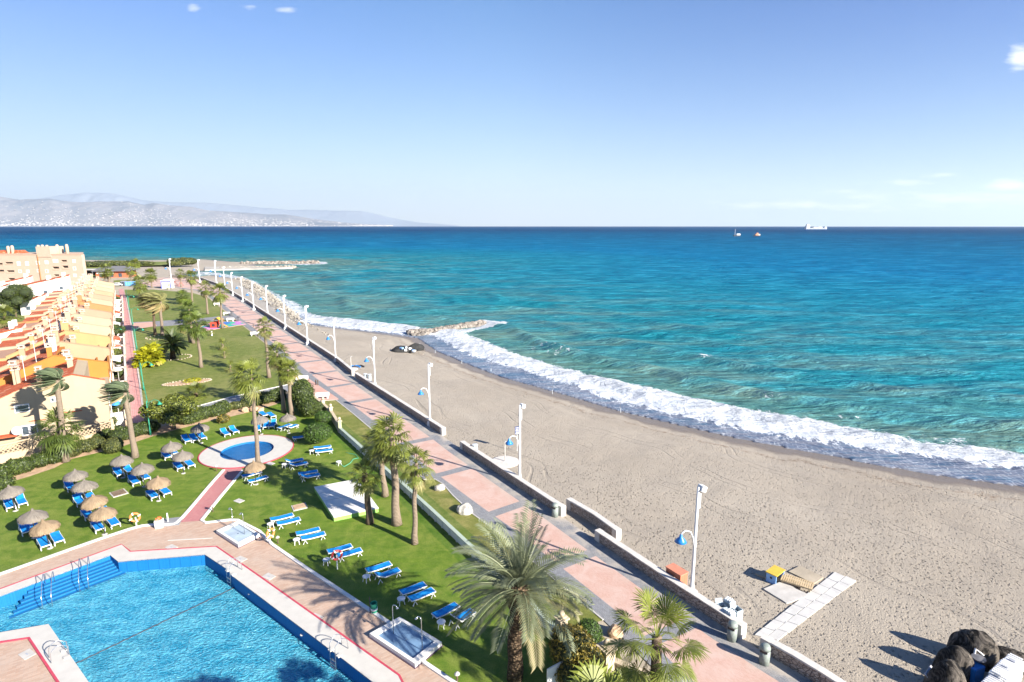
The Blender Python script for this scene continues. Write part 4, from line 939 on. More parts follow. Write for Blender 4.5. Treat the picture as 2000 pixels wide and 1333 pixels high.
for px, pt in [(8, 481), (0, 482), (60, 480), (68, 479.5), (77, 480), (97, 479), (116, 478.5)]:
    x_, zt = axz(px + 2, pt); MB().lathe([(.66, -2), (.66, zt - AH - .9), (.58, zt - AH - .3), (.4, zt - AH), (.05, zt - AH + .05)], (x_, 3.5, AH + .1), 12).build('chimney', M_ap2, aw, True)
x0, z0 = axz(0, 494); x1, _z = axz(26, 494); prof_ = MB().box(((x0 + x1) / 2 - 3, 6, AH + .9), (x1 - x0 + 6, 6, 1.6), taper=.75).build('tiled_roof', M_roof, aw)

# white houses of the inner town
def villa(label, px, py, w_, d_, h_, rz, roofp=True):
    t = thing('white_house', label, 'house', at(px, py, 0), R(rz), 'white houses behind the terrace')
    MB().box((0, 0, h_ / 2 - .05), (w_, d_, h_ + .1)).build('walls', M_white, t)
    if roofp:
        mb = MB(); mb.add([(-w_ / 2 - .2, -d_ / 2 - .3, h_ - .2), (w_ / 2 + .2, -d_ / 2 - .3, h_ - .2), (w_ / 2 + .2, d_ / 2, h_ + 2.0), (-w_ / 2 - .2, d_ / 2, h_ + 2.0), (-w_ / 2 - .2, -d_ / 2 - .3, h_ - .05), (w_ / 2 + .2, -d_ / 2 - .3, h_ - .05), (w_ / 2 + .2, d_ / 2, h_ + 2.15), (-w_ / 2 - .2, d_ / 2, h_ + 2.15)], [(0, 3, 2, 1), (4, 5, 6, 7), (0, 1, 5, 4), (1, 2, 6, 5), (2, 3, 7, 6), (3, 0, 4, 7)])
        mb.build('roof', M_roof, t)
        mb = MB(); mb.add([(s * (w_ / 2), -d_ / 2, h_) for s in (-1, 1)] + [(s * (w_ / 2), d_ / 2, h_) for s in (-1, 1)] + [(s * (w_ / 2), d_ / 2, h_ + 2.0) for s in (-1, 1)], [(0, 2, 4), (1, 5, 3), (2, 3, 5, 4)]); mb.build('gable', M_white, t)
        MB().box((w_ * .2, d_ * .3, h_ + 2.1), (.9, .8, 2.2)).build('chimney', M_white, t); MB().box((-w_ * .3, d_ * .32, h_ + 2.1), (.8, .8, 1.9)).build('chimney', M_white, t)
    for x_ in (-w_ * .28, w_ * .22):
        for z_ in ([1.2] if h_ < 4.5 else [1.0, h_ - 2.0]):
            f_ = MB().box((x_, -d_ / 2 - .03, z_ + .6), (1.5, .1, 1.3)).build('window', M_shut, t); MB().box((x_, -d_ / 2 - .09, z_ + .6), (.9, .03, 1.0)).build('pane', M_pane, f_)
    for y_ in (-d_ * .2, d_ * .2):
        f_ = MB().box((w_ / 2 + .03, y_, h_ * .55), (.1, 1.4, 1.3)).build('window', M_shut, t); MB().box((w_ / 2 + .09, y_, h_ * .55), (.03, .9, 1.0)).build('pane', M_pane, f_)
    return t
villa('white house with steep orange roof left of the leafy tree', 38, 577, 8, 9, 5.0, -56)
villa('white house with two storeys in the middle of the inner row', 80, 586, 8.5, 10, 5.4, -56)
villa('low white house with grey shutters beside the inner lawn', 70, 612, 7, 6, 3.6, -56)
villa('white house half hidden behind the far chimneys', 112, 577, 8, 9, 5.4, -56)
villa('small white house at the far left behind the trees', -8, 596, 9, 8, 4.6, -56)
villa('narrow white house at the left edge below the garden', 0, 690, 7, 9, 3.4, -56)

# ================================================================ FAR BUILDINGS
M_red = simple('brick_red_render', (.45, .12, .06), .8); M_slate = simple('slate_roof', (.12, .12, .13), .7)
c_ = at(228, 541, 0); t = thing('beach_restaurant', 'low red beach restaurant with grey hipped roof', 'building', c_, R(8))
MB().box((0, 0, 1.6), (15, 9, 3.3)).build('walls', M_red, t)
mb = MB(); mb.add([(-9, -6, 3.2), (9, -6, 3.2), (9, 6, 3.2), (-9, 6, 3.2), (-6, 0, 5.6), (6.5, 0, 5.6)], [(0, 1, 5, 4), (1, 2, 5), (2, 3, 4, 5), (3, 0, 4), (3, 2, 1, 0)]); mb.build('roof', M_slate, t)
MB().box((-3, -4.6, 2.6), (8, .3, 1.3)).build('awning', M_white, t)
for x_ in (-5, 0, 4): MB().box((x_, -4.55, 1.2), (1.6, .2, 1.8)).build('window', M_pane, t)
c_ = at(190, 538, 0); t = thing('shade_pavilion', 'long dark open pavilion with pale flat roof beside the red restaurant', 'pavilion', c_, R(4))
MB().box((0, 0, 3.1), (24, 8, .25)).build('roof', M_conc, t); MB().box((0, 3.6, 1.5), (23, .3, 3)).build('shade_panel', M_dark, t)  # near-black panel at the back stands in for the shade under the roof
for x_ in np.linspace(-11.5, 11.5, 7): MB().box((x_, -3.7, 1.5), (.25, .25, 3)).build('post', M_slate, t)
M_kblue = simple('kiosk_blue', (.10, .12, .55), .5)
c_ = at(328.5, 563, 0); t = thing('white_kiosk', 'small white kiosk with blue corner trim behind the park lawn', 'kiosk', c_, R(6))
MB().box((0, 0, 1.55), (3.6, 3.2, 3.1)).build('walls', M_white, t)
MB().box((0, 0, 3.2), (4.2, 3.8, .22)).box((0, 0, 3.55), (3.6, 3.2, .5), taper=.3).build('roof', M_white, t)
for x_, y_ in ((-1.8, -1.62), (1.8, -1.62)): MB().box((x_, y_, 1.5), (.28, .2, 3.0)).build('corner_trim', M_kblue, t)
MB().box((0, -1.64, 2.75), (3.3, .1, .25)).build('sign_band', M_kblue, t)
MB().box((0, -1.63, 1.3), (1.6, .08, 1.9)).build('shutter', simple('kiosk_shutter', (.7, .74, .85), .5), t)
# containers beside the parked car
for k, (px, col, lb) in enumerate([(246, (.03, .04, .06), 'black storage container beside the parked white car'), (255, (.10, .33, .68), 'blue storage container behind the park lawn')]):
    t = thing('storage_container', lb, 'container', at(px, 558.5, 0), R(5)); MB().box((0, 0, 1.0), (3.0 if k == 0 else 3.4, 2.2, 1.9)).build('body', simple('container_%s' % ('black' if k == 0 else 'blue'), col, .5), t, recalc=True, bevel=.05)
    MB().box((0, 0, 2.0), (3.2, 2.4, .12)).build('lid', M_shut, t); [MB().box((x_, -1.12, 1.0), (.08, .06, 1.8)).build('rib', M_shut, t) for x_ in (-1, 0, 1)]
# parked white car
t = thing('parked_car', 'small white car parked at the far end of the terrace', 'car', at(230.5, 559, 0), R(10))
mb = MB(); P_ = [(-2.1, .35), (2.1, .35), (2.15, .8), (1.2, .95), (.7, 1.42), (-1.1, 1.45), (-1.75, 1.0), (-2.15, .9)]; n = len(P_)
mb.add([(x, -.85, z) for x, z in P_] + [(x, .85, z) for x, z in P_], [tuple(range(n)), tuple(range(n, 2 * n))[::-1]] + [(i, n + i, n + (i + 1) % n, (i + 1) % n) for i in range(n)])
mb.build('body', M_frame, t, recalc=True, bevel=.04)
MB().box((-.2, 0, 1.18), (1.7, 1.74, .36)).build('side_windows', M_pane, t)
for x_ in (-1.35, 1.35):
    for y_ in (-.8, .8):
        o = MB().lathe([(.31, -.1), (.33, 0), (.31, .1)], (0, 0, 0), 14).build('wheel', M_dark, t); o.location = (x_, y_, .33); o.rotation_euler = (math.pi / 2, 0, 0)
# ================================================================ FOLIAGE MATERIALS
def m_leaf(name, dark, light, dead=(.38, .28, .15), trans=.16, rough=.5, var=True):
    a = NM(name); s_ = a.attr('shade', 0); sp_ = a.n('ShaderNodeSeparateColor'); a.set(sp_.inputs[0], s_)
    oi = a.n('ShaderNodeObjectInfo').outputs['Random']
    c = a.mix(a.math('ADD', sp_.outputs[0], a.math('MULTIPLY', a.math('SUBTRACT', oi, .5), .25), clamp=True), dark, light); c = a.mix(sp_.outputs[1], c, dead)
    b = a.bsdf(c, rough, None, .35); t = a.n('ShaderNodeBsdfTranslucent'); a.set(t.inputs[0], a.mix(.5, c, light))
    m_ = a.n('ShaderNodeMixShader'); m_.inputs[0].default_value = trans; a.set(m_.inputs[1], b); a.set(m_.inputs[2], t.outputs[0]); return a.done(m_.outputs[0])
M_fan = m_leaf('fan_palm_leaf', (.012, .026, .005), (.19, .22, .036)); M_fand = m_leaf('dark_fan_leaf', (.010, .024, .006), (.125, .17, .026))
M_date = m_leaf('date_palm_leaf', (.013, .022, .009), (.215, .24, .135), (.34, .29, .15), .15); M_dated = m_leaf('dark_date_leaf', (.010, .022, .006), (.07, .10, .022))
M_wind = m_leaf('windblown_leaf', (.04, .048, .016), (.27, .26, .10), (.38, .29, .14)); M_windg = m_leaf('greygreen_leaf', (.018, .032, .016), (.15, .19, .10), (.32, .26, .14))
M_yel = m_leaf('yellow_green_leaf', (.06, .10, .004), (.46, .44, .02), (.5, .4, .12), .35); M_bush = m_leaf('bush_leaf', (.010, .024, .005), (.10, .135, .025))
M_olive = m_leaf('olive_bush_leaf', (.018, .030, .008), (.14, .15, .04)); M_pine = m_leaf('tree_leaf', (.014, .032, .005), (.20, .22, .03)); M_varieg = m_leaf('variegated_leaf', (.012, .014, .004), (.26, .20, .03))
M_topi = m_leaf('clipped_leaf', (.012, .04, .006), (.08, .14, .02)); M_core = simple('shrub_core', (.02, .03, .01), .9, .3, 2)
def m_trunk(name, col, ring, sc_=2.6):
    a = NM(name); p = a.coord(); w_ = a.n('ShaderNodeTexWave', wave_type='BANDS', bands_direction='Z'); a.set(w_.inputs['Vector'], p); w_.inputs['Scale'].default_value = sc_; w_.inputs['Distortion'].default_value = 3.0; w_.inputs['Detail'].default_value = 3
    n_ = a.noise(5, 5, .7, p); c = a.mix(a.math('MULTIPLY', w_.outputs[1], .6), col, ring); c = a.mix(a.mapr(n_, .4, .7, 0, .5), c, tuple(x * .6 for x in col))
    return a.done(a.bsdf(c, .9, a.bump(a.math('ADD', w_.outputs[1], n_), .06), .2))
M_trunk = m_trunk('palm_trunk_grey', (.30, .235, .175), (.20, .155, .115)); M_trunkd = m_trunk('palm_trunk_brown', (.20, .145, .10), (.10, .07, .045), 3.5); M_bark = m_trunk('bark', (.22, .17, .12), (.13, .10, .07), 1.2)
def m_scales():
    a = NM('palm_trunk_scales'); p = a.coord(); v = a.n('ShaderNodeTexVoronoi', feature='F1'); v.inputs['Scale'].default_value = 6; a.set(v.inputs['Vector'], a.vscale(p, (1, 1, 1.4)))
    c = a.mix(a.mapr(v.outputs[0], .1, .6), (.17, .12, .075), (.04, .027, .018)); return a.done(a.bsdf(c, .95, a.bump(v.outputs[0], -.12), .15))
M_scales = m_scales()

# ================================================================ LEAF GEOMETRY
def fan_leaf(mb, rg, origin, d, petl, Rf, nb=15, droop=.35, shade=.5, dead=0.0, wind=None):
    d = Vector(d).normalized(); side = d.cross(Vector((0, 0, 1)));
    if side.length < .05: side = Vector((1, 0, 0))
    side.normalize(); up = side.cross(d).normalized()
    p1 = origin + d * petl * .6 + Vector((0, 0, petl * .05)); tip = origin + d * petl - Vector((0, 0, petl * droop * .25))
    if wind: tip = tip + wind * petl * .3
    w_ = .035
    mb.add([origin - side * w_, origin + side * w_, p1 + side * w_ * .8, p1 - side * w_ * .8, tip + side * w_ * .6, tip - side * w_ * .6], [(0, 1, 2, 3), (3, 2, 4, 5)], (min(1, shade + .25), dead, 0))
    fd = (d + Vector((0, 0, -droop * .5)) + (wind * .5 if wind else Vector())).normalized(); fs_ = side; fn = fs_.cross(fd).normalized()
    for i in range(nb):
        a_ = (i / (nb - 1) - .5) * R(rg.uniform(205, 225)); L = Rf * (1 - .28 * abs(a_ / 1.9) ** 1.5) * rg.uniform(.88, 1.08)
        bd = (fd * math.cos(a_) + fs_ * math.sin(a_) + fn * (-.18 * abs(math.sin(a_)))).normalized()
        perp = fn.cross(bd).normalized(); wv = L * (.056 if nb < 25 else .030)
        m_ = tip + bd * L * .58 + Vector((0, 0, -L * .03)); e = tip + bd * L * .93 + Vector((0, 0, -L * droop * rg.uniform(.25, .6)))
        if wind: m_ += wind * L * .12; e += wind * L * .42
        s_ = max(0, min(1, shade + rg.uniform(-.14, .14)))
        mb.add([tip, m_ - perp * wv, m_ + perp * wv, e], [(0, 1, 2), (1, 3, 2)], (s_, dead, 0))
        if i % 2 == 0: mb.add([tip + fn * .02, m_ * .85 + tip * .15 + fn * L * .05 - perp * wv * .6, m_ * .85 + tip * .15 + fn * L * .05 + perp * wv * .6, e * .9 + m_ * .1 + fn * L * .04], [(0, 1, 2), (1, 3, 2)], (max(0, s_ - .12), dead, 0))
def fan_crown(seed, n=34, petl=1.0, Rf=.95, lo=-55, hi=85, nb=15, wind=None, skirt=8, droop=.4):
    rg = random.Random(seed); mb = MB()
    for i in range(n):
        f = (i + .5) / n; el = R(hi + (lo - hi) * f ** .85 + rg.uniform(-9, 9)); az_ = i * 2.39996 + rg.uniform(-.25, .25)
        d = Vector((math.cos(az_) * math.cos(el), math.sin(az_) * math.cos(el), math.sin(el)))
        if wind: d = (d + wind * .35).normalized()
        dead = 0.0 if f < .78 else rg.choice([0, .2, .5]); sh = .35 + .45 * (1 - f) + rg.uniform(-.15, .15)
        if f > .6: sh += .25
        fan_leaf(mb, rg, Vector((0, 0, -.25 * f)), d, petl * rg.uniform(.8, 1.15), Rf * rg.uniform(.85, 1.12), nb, droop + .35 * f, sh, dead, wind)
    for i in range(skirt):
        az_ = i * 2.39996 * 1.3; el = R(rg.uniform(-82, -60)); d = Vector((math.cos(az_) * math.cos(el), math.sin(az_) * math.cos(el), math.sin(el)))
        fan_leaf(mb, rg, Vector((0, 0, -.5)), d, petl * .75, Rf * .7, 9, .6, .35, rg.uniform(.7, 1), wind)
    return mb
def feather_crown(seed, n=46, L=3.4, lo=-50, hi=82, nl=26, seg=9, grav=.55, wind=None, lw=.055, ll=.42, deadf=.12, gdir=None):
    rg = random.Random(seed); mb = MB()
    for i in range(n):
        f = (i + .5) / n; el = R(hi + (lo - hi) * f ** .9 + rg.uniform(-8, 8)); az_ = i * 2.39996 + rg.uniform(-.2, .2)
        d = Vector((math.cos(az_) * math.cos(el), math.sin(az_) * math.cos(el), math.sin(el))); p = Vector((0, 0, -.35 * f)); Lf = L * rg.uniform(.85, 1.1) * (1 - .12 * f)
        pts = [p]; ds_ = Lf / seg; dirs = [d]
        for k in range(seg):
            g = Vector((0, 0, -1)) * grav * ds_ / L * (1.1 + 1.2 * k / seg)
            if wind: g = g + wind * ds_ / L * (1.2 + 2.0 * k / seg)
            d = (d + g).normalized(); p = p + d * ds_; pts.append(p); dirs.append(d)
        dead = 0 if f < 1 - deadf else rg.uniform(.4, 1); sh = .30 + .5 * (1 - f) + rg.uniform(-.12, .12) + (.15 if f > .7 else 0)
        mb.path(pts, [.045 * (1 - .8 * k / seg) for k in range(seg + 1)], 4, False, (min(1, sh + .3), dead, 0))
        roll = rg.uniform(-.5, .5)
        for k in range(2 * nl):
            sd2 = 1 if k % 2 else -1; t = .10 + .90 * ((k // 2) + .5 * (k % 2)) / nl; x = min(t, .999) * seg; j = int(x); fr = x - j
            b = pts[j].lerp(pts[j + 1], fr); dd = dirs[j].lerp(dirs[min(j + 1, seg)], fr).normalized()
            s_ = dd.cross(Vector((0, 0, 1)));
            if s_.length < .1: s_ = Vector((math.sin(az_), -math.cos(az_), 0))
            s_.normalize(); u_ = s_.cross(dd)
            s2 = (s_ * math.cos(roll) + u_ * math.sin(roll)) * sd2
            l_ = ll * (.45 + 1.1 * math.sin(math.pi * min(1, t * .8 + .12))) * rg.uniform(.85, 1.15)
            ld = (dd * .75 + s2 * .8 + u_ * .28 + Vector((0, 0, -.18)) + (wind * .7 if wind else Vector())).normalized(); nrm = ld.cross(dd).normalized(); pw_ = nrm.cross(ld).normalized() * lw
            mid = b + ld * l_ * .5; e = b + ld * l_ + Vector((0, 0, -.16 * l_)) + (wind * .15 * l_ if wind else Vector()); q_ = max(0, min(1, sh + rg.uniform(-.15, .15)))
            mb.add([b, mid - pw_, mid + pw_, e], [(0, 1, 2), (1, 3, 2)], (q_, dead, 0))
    return mb
CR = {}
def crown_mesh(key):
    if key in CR: return CR[key]
    Wd = Vector((-.9, .15, -.05))
    f = {'fan0': lambda: (fan_crown(1), M_fan), 'fan1': lambda: (fan_crown(2, 30, 1.05, .9, -60, 80), M_fan), 'fan2': lambda: (fan_crown(3, 38, .95, 1.0, -50, 85, skirt=14), M_fan),
         'fanw': lambda: (fan_crown(4, 36, 1.0, 1.05, -50, 80, 15, Vector((-.55, -.12, .0)), 8), M_fan), 'fanw2': lambda: (fan_crown(14, 36, 1.0, 1.05, -50, 80, 15, Vector((-.3, -.1, .0)), 22), M_fan),
         'fand': lambda: (fan_crown(5, 38, 1.0, 1.0, -70, 85, skirt=4), M_fand), 'stub': lambda: (fan_crown(6, 16, .55, .6, -30, 85, 9, None, 0), M_fan), 'bigfan': lambda: (fan_crown(7, 26, 1.6, 1.25, -48, 80, 28, None, 10, .22), M_fan),
         'low': lambda: (fan_crown(8, 24, .9, .85, -15, 85, 18, None, 0), M_fan), 'date': lambda: (feather_crown(9, 48, 4.7, 8, 84, 30, 11, .85, Vector((-.14, -.02, 0)), .044, .54), M_date),
         'wind': lambda: (feather_crown(10, 54, 3.0, -45, 84, 30, 9, .50, Wd * 2.6, .05, .42, .35), M_wind), 'windg': lambda: (feather_crown(11, 50, 2.9, -45, 84, 30, 9, .50, Wd * 2.8, .05, .42), M_windg),
         'cycad': lambda: (feather_crown(12, 44, 3.4, -12, 80, 26, 9, .62, None, .07, .5, .0), M_dated), 'banana': lambda: (feather_crown(13, 26, 2.4, 5, 85, 16, 7, .8, None, .13, .55, .05), M_yel)}[key]()
    mb, mt = f; o = mb.build('crown', mt); CR[key] = o.data; bpy.data.objects.remove(o); return CR[key]
def palm(label, base, cx, cy, key, cr=1.0, r0=.26, r1=.17, mat=None, group='fan palms', rz=None, name='fan_palm', flare=1.35, lean=None, h=None):
    """base, crown centre as picture positions; the trunk may lean"""
    b = at(*base, 0) if not isinstance(base, Vector) else base
    hh = h if h else zat(b.y, cy); tx = (cx - 1000) / F * (b.y * math.cos(PITCH) - (hh - H) * math.sin(PITCH)) - b.x
    rg = random.Random(int(b.x * 37 + b.y * 11)); t = thing(name, label, 'palm tree', b, 0, group)
    n = 9; pts = [Vector((tx * (k / n) ** 1.5 + .05 * math.sin(k * 1.3 + b.x) * (0 < k < n), .06 * math.sin(k * .9 + b.y) * (0 < k < n), hh * k / n)) for k in range(n + 1)]
    rs = [(r0 * (flare if k == 0 else 1.12 if k == 1 else 1) * (1 - k / n) + r1 * (k / n)) for k in range(n + 1)]; pts[0].z = -.05
    MB().path(pts, rs, 12).build('trunk', mat or M_trunk, t, True)
    o = mobj('crown', crown_mesh(key), None, t); o.location = pts[-1]; s = cr * rg.uniform(.96, 1.04); o.scale = (s, s, s * rg.uniform(.93, 1.05))
    o.rotation_euler = (0, 0, (rg.uniform(0, 6.28) if not ('w' in key or key == 'date') else rg.uniform(-.3, .3)) if rz is None else rz)
    return t, pts[-1]
FP = 'tall fan palms'; 
t, tp = palm('tallest single fan palm rising beside the straw parasol at the paddling pool', (506, 917), 491, 732, 'fanw', 1.20, .24, .15, group=FP, rz=0)
palm('left fan palm of the pair at the top of the garden lawn', (554.5, 806), 541, 690, 'fan0', 1.12, .27, .18, group=FP)
palm('right fan palm of the pair at the top of the garden lawn', (569, 811), 562, 722, 'fan2', 1.10, .30, .18, group=FP)
palm('fan palm with white painted trunk base at the promenade edge', (525.6, 738), 516, 636, 'fan1', 1.10, .30, .19, group=FP)
palm('thick fan palm in the middle of the near palm cluster', (775, 1024), 766, 852, 'fanw2', 1.28, .38, .25, group=FP, rz=0)
palm('rear fan palm of the near cluster half hidden by its neighbour', (752, 969), 738, 862, 'fan2', 1.12, .30, .2, group=FP)
palm('slender fan palm on the right of the near cluster', (810, 1062), 813, 905, 'fan1', .95, .24, .15, group=FP)
palm('short fan palm in front of the white platform', (722, 1022), 712, 925, 'fan0', .92, .30, .24, M_trunkd, group=FP)
# left of the garden
palm('windblown feather palm towering above the nearest house gable', (129, 902), 112, 740, 'windg', 1.0, .32, .24, M_trunk, 'windblown feather palms', 0, 'feather_palm')
palm('broad low fan palm in front of the nearest house gable', (119, 900), 114, 836, 'fand', 1.45, .26, .2, M_trunk, FP)
palm('leaning windblown feather palm on the lawn before the red walk', (264, 894), 243, 765, 'windg', .95, .32, .22, M_trunk, 'windblown feather palms', .1, 'feather_palm')
# big date palm
b = at(1005, 1326, 0); hh = zat(b.y, 1152)
t, tp = palm('large date palm with long arching grey-green fronds beside the near promenade', (1005, 1326), 1012, 1150, 'date', 1.0, .43, .42, M_scales, 'date palms', 0, 'date_palm', 1.1)
MB().lathe([(.42, -1.5), (.62, -.95), (.70, -.45), (.55, .1), (.25, .35)], tp, 14, jit=.2).build('trunk_head', M_scales, t, True)
# near right fan palm, its foot below the frame
c_ = at(1283, 1245, 6.1); b = Vector((c_.x, c_.y, 0))
t = thing('fan_palm', 'near fan palm with huge stiff leaves over the promenade at the bottom edge', 'palm tree', b, 0, 'low near fan palms'); MB().path([(0, 0, -.05), (.1, 0, 2.5), (0, 0, 6.1)], [.4, .3, .25], 12).build('trunk', M_trunkd, t, True)
o = mobj('crown', crown_mesh('bigfan'), None, t); o.location = (0, 0, 6.1); o.scale = (1.0, 1.0, 1.0)
for px, py, z_, s, lb in [(1172, 1400, 7.6, 1.35, 'tall fan palm whose light green tips just enter the bottom edge'), (1215, 1352, 1.5, .9, 'small fan palm right of the near gate pillar at the bottom edge'), (985, 1445, 8.6, 1.3, 'fan palm casting its round shadow on the near end of the pool')]:
    if not lb: continue
    c_ = at(px, py, z_); t = thing('fan_palm', lb, 'palm tree', (c_.x, c_.y, 0), 0, 'low near fan palms'); MB().path([(0, 0, 0), (0, 0, z_)], [.25, .2], 10).build('trunk', M_trunkd, t); o = mobj('crown', crown_mesh('low'), None, t); o.location = (0, 0, z_); o.scale = (s,) * 3; o.rotation_euler = (0, 0, px)
# park palms
PP = 'fan palms of the seaside park'
for lb, base, cx, cy, key, s in [
    ('tall fan palm standing alone in the middle of the park lawn', (393, 718), 384, 632, 'fand', 1.55), ('left fan palm of the dark clump in the park', (371.5, 669), 362, 628, 'fand', 1.6), ('right fan palm of the dark clump in the park', (378, 671), 369, 604, 'fand', 1.6),
    ('fan palm with a red trunk beside the playground', (434.5, 642), 429, 568, 'fan0', 1.75), ('fan palm between the playground and the promenade bend', (406, 614), 401, 561, 'fan1', 1.75), ('bushy fan palm in the middle distance of the park', (357, 594), 356, 577, 'fand', 1.7),
    ('very tall slender fan palm behind the park clump', (376, 592), 373, 539, 'fan0', 1.75), ('fan palm just right of the white kiosk', (354, 561), 352, 533, 'fan1', 1.6), ('fan palm left of the white kiosk', (297, 562), 294, 535, 'fan2', 2.0),
    ('light green fan palm at the far end of the brick walk', (273, 583), 273, 551, 'fan0', 2.2), ('fan palm with white trunk near the blue container', (258, 558), 255.5, 525, 'fan1', 2.1), ('distant fan palm behind the red restaurant', (266, 538), 264, 514, 'fan2', 2.0), ('fan palm rising between the dark pavilion and the red restaurant', (212, 552), 207, 527, 'fan1', 2.5),
    ('second small palm close beside the restaurant palm', (214, 553), 212, 531, 'fan0', 1.2)]:
    palm(lb, base, cx, cy, key, s * .88, .30, .2, group=PP)
palm('front windblown palm with straw-coloured fronds in the park', (317.5, 655), 313, 588, 'wind', 1.62, .34, .28, M_trunk, 'windblown feather palms', 0, 'feather_palm')
palm('rear windblown palm with straw-coloured fronds in the park', (303, 655), 299, 585, 'wind', 1.35, .3, .25, M_trunkd, 'windblown feather palms', .2, 'feather_palm')
palm('short dark feather palm spreading low beside the yellow shrub', (338, 701), 337, 672, 'cycad', .98, .5, .45, M_scales, 'low feather palms', None, 'feather_palm', 1.1)
for lb, base, cx, cy, s in [('tiny palm stump with white trunk below the playground', (414, 656), 413, 647, .9), ('tiny young palm right of the tall lone park palm', (438.5, 700), 438, 687, 1.15), ('tiny young palm with yellowed leaves near the grey park path', (450, 727), 449.5, 714, 1.35), ('tiny young palm in front of the white kiosk', (330, 566), 330, 560, 1.5)]:
    palm(lb, base, cx, cy, 'stub', s, .16, .14, M_white if 'white' in lb else M_trunk, 'small young palms in the park', name='young_palm')
palm('rounded small palm among flowers in the park lawn', (435, 683), 435, 672, 'stub', 1.9, .25, .2, M_trunk, 'small young palms in the park', name='young_palm')
palm('squat bushy fan palm beside the dark tree shadow in the park', (384, 778), 383, 767, 'low', 1.45, .3, .25, M_trunkd, PP)
palm('fan palm at the left edge beside the inner lawn', (8, 640), 10, 618, 'low', 2.3, .35, .3, M_trunkd, PP); palm('fan palm behind the leafy tree of the inner lawn', (50, 606), 47, 572, 'fan0', 1.9, .35, .25, M_trunk, PP)
# banana-like yellow shrub
c_ = at(288, 715, 0); t = thing('banana_shrub', 'bright yellow-green shrub of arching leaves beside the red brick walk', 'shrub', c_)
for k, (dx, dy, z_, s) in enumerate([(0, 0, 1.6, .95), (-1.3, .6, 1.2, .8), (1.4, .4, 1.3, .85), (.3, 1.5, 2.2, .9), (-.6, -1.0, .7, .7), (1.0, -1.0, .8, .7)]):
    o = mobj('leaf_cluster', crown_mesh('banana'), None, t); o.location = (dx, dy, z_); o.scale = (s, s, s); o.rotation_euler = (0, 0, k * 1.1)
mb = MB(); rg = random.Random(2)
for k in range(22): x, y = rg.uniform(-1.5, 1.5), rg.uniform(-1.2, 1.3); mb.tube((x, y, 0), (x * 1.1, y * 1.1, rg.uniform(1, 2)), .09, .06, 6)
mb.build('stems', M_bed, t)

# ================================================================ SHRUBS, HEDGES, TREES
def leafmass(ells, n, size, seed=1, core=.86, flat=.0, sh=(.2, .95), gap=0):
    """leaf clusters spread over and just inside a set of ellipsoids; returns leaf mb, core mb"""
    rg = random.Random(seed); mb = MB(); cb = MB(); tot = sum(e[3] * e[4] + e[5] * e[3] for e in ells)
    for e in ells:
        cx, cy, cz, rx, ry, rz = e; k = int(n * (rx * ry + rz * rx) / tot)
        if core:
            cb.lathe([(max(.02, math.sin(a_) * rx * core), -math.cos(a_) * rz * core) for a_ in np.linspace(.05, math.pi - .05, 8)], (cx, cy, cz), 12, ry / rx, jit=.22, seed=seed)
        cl = [(rg.gauss(0, 1), rg.gauss(0, 1), rg.gauss(0, 1)) for _ in range(14)]
        for _ in range(k):
            d = Vector((rg.gauss(0, 1), rg.gauss(0, 1), rg.gauss(.25, 1))).normalized()
            lump = max(d.dot(Vector(c).normalized()) for c in cl); r_ = rg.uniform(.82, 1.0) * (.90 + .16 * max(0, lump) ** 3)
            if gap and lump < gap and rg.random() < .75: continue
            p = Vector((cx + d.x * rx * r_, cy + d.y * ry * r_, cz + d.z * rz * r_))
            if p.z < .02: p.z = rg.uniform(.02, .2)
            nn = (d + Vector((rg.gauss(0, .55), rg.gauss(0, .55), rg.gauss(0, .55)))).normalized(); a_ = nn.orthogonal().normalized(); b_ = nn.cross(a_); t_ = rg.uniform(0, 6.28)
            a2 = a_ * math.cos(t_) + b_ * math.sin(t_); b2 = nn.cross(a2); s_ = size * rg.uniform(.6, 1.3); q = sh[0] + (sh[1] - sh[0]) * rg.random() ** 1.4
            mb.add([p - a2 * s_, p - b2 * s_ * .45, p + a2 * s_, p + b2 * s_ * .45], [(0, 1, 2, 3)], (q, 0, 0))
    return mb, cb
def shrub(label, name, cat, px, py, rx, rz, mat, n=1400, size=.12, group=None, ry=None, parts=None, seed=None, trunk=0, core=.86, gap=0, z0=None):
    c_ = at(px, py, 0); seed = seed or int(px * 7 + py); t = thing(name, label, cat, c_, 0, group); ry = ry or rx
    ells = parts or [(0, 0, (z0 if z0 is not None else rz * .9) , rx, ry, rz)]
    lm, cb = leafmass(ells, n, size, seed, core, gap=gap); o = lm.build('foliage', mat, t)
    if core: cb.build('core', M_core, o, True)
    if trunk:
        for k in range(4): MB().path([(0, 0, 0), (math.cos(k * 1.7) * .25 * trunk, math.sin(k * 1.7) * .25 * trunk, ells[0][2])], [.08, .05], 6).build('stem', M_bark, t)
    return t
def hedge(label, p0, p1, w_, h_, mat, n, group='hedges around the pool garden', seed=1, size=.13, name='hedge'):
    a, b = at(*p0, 0), at(*p1, 0); L = (b - a).length; k = max(2, int(L / (w_ * .42))); rg = random.Random(seed); t = thing(name, label, 'hedge', a, 0, group)
    ells = [(*(((b - a) * (i / (k - 1)))[:2]), h_ * .45 * rg.uniform(.9, 1.1), w_ * .62 * rg.uniform(.85, 1.15), w_ * .55 * rg.uniform(.85, 1.15), h_ * .56 * rg.uniform(.8, 1.15)) for i in range(k)]
    ells = [(x + rg.uniform(-.2, .2), y + rg.uniform(-.2, .2), z_, rx, ry, rz_) for x, y, z_, rx, ry, rz_ in ells]
    lm, cb = leafmass(ells, n, size, seed); o = lm.build('foliage', mat, t); cb.build('core', M_core, o, True)
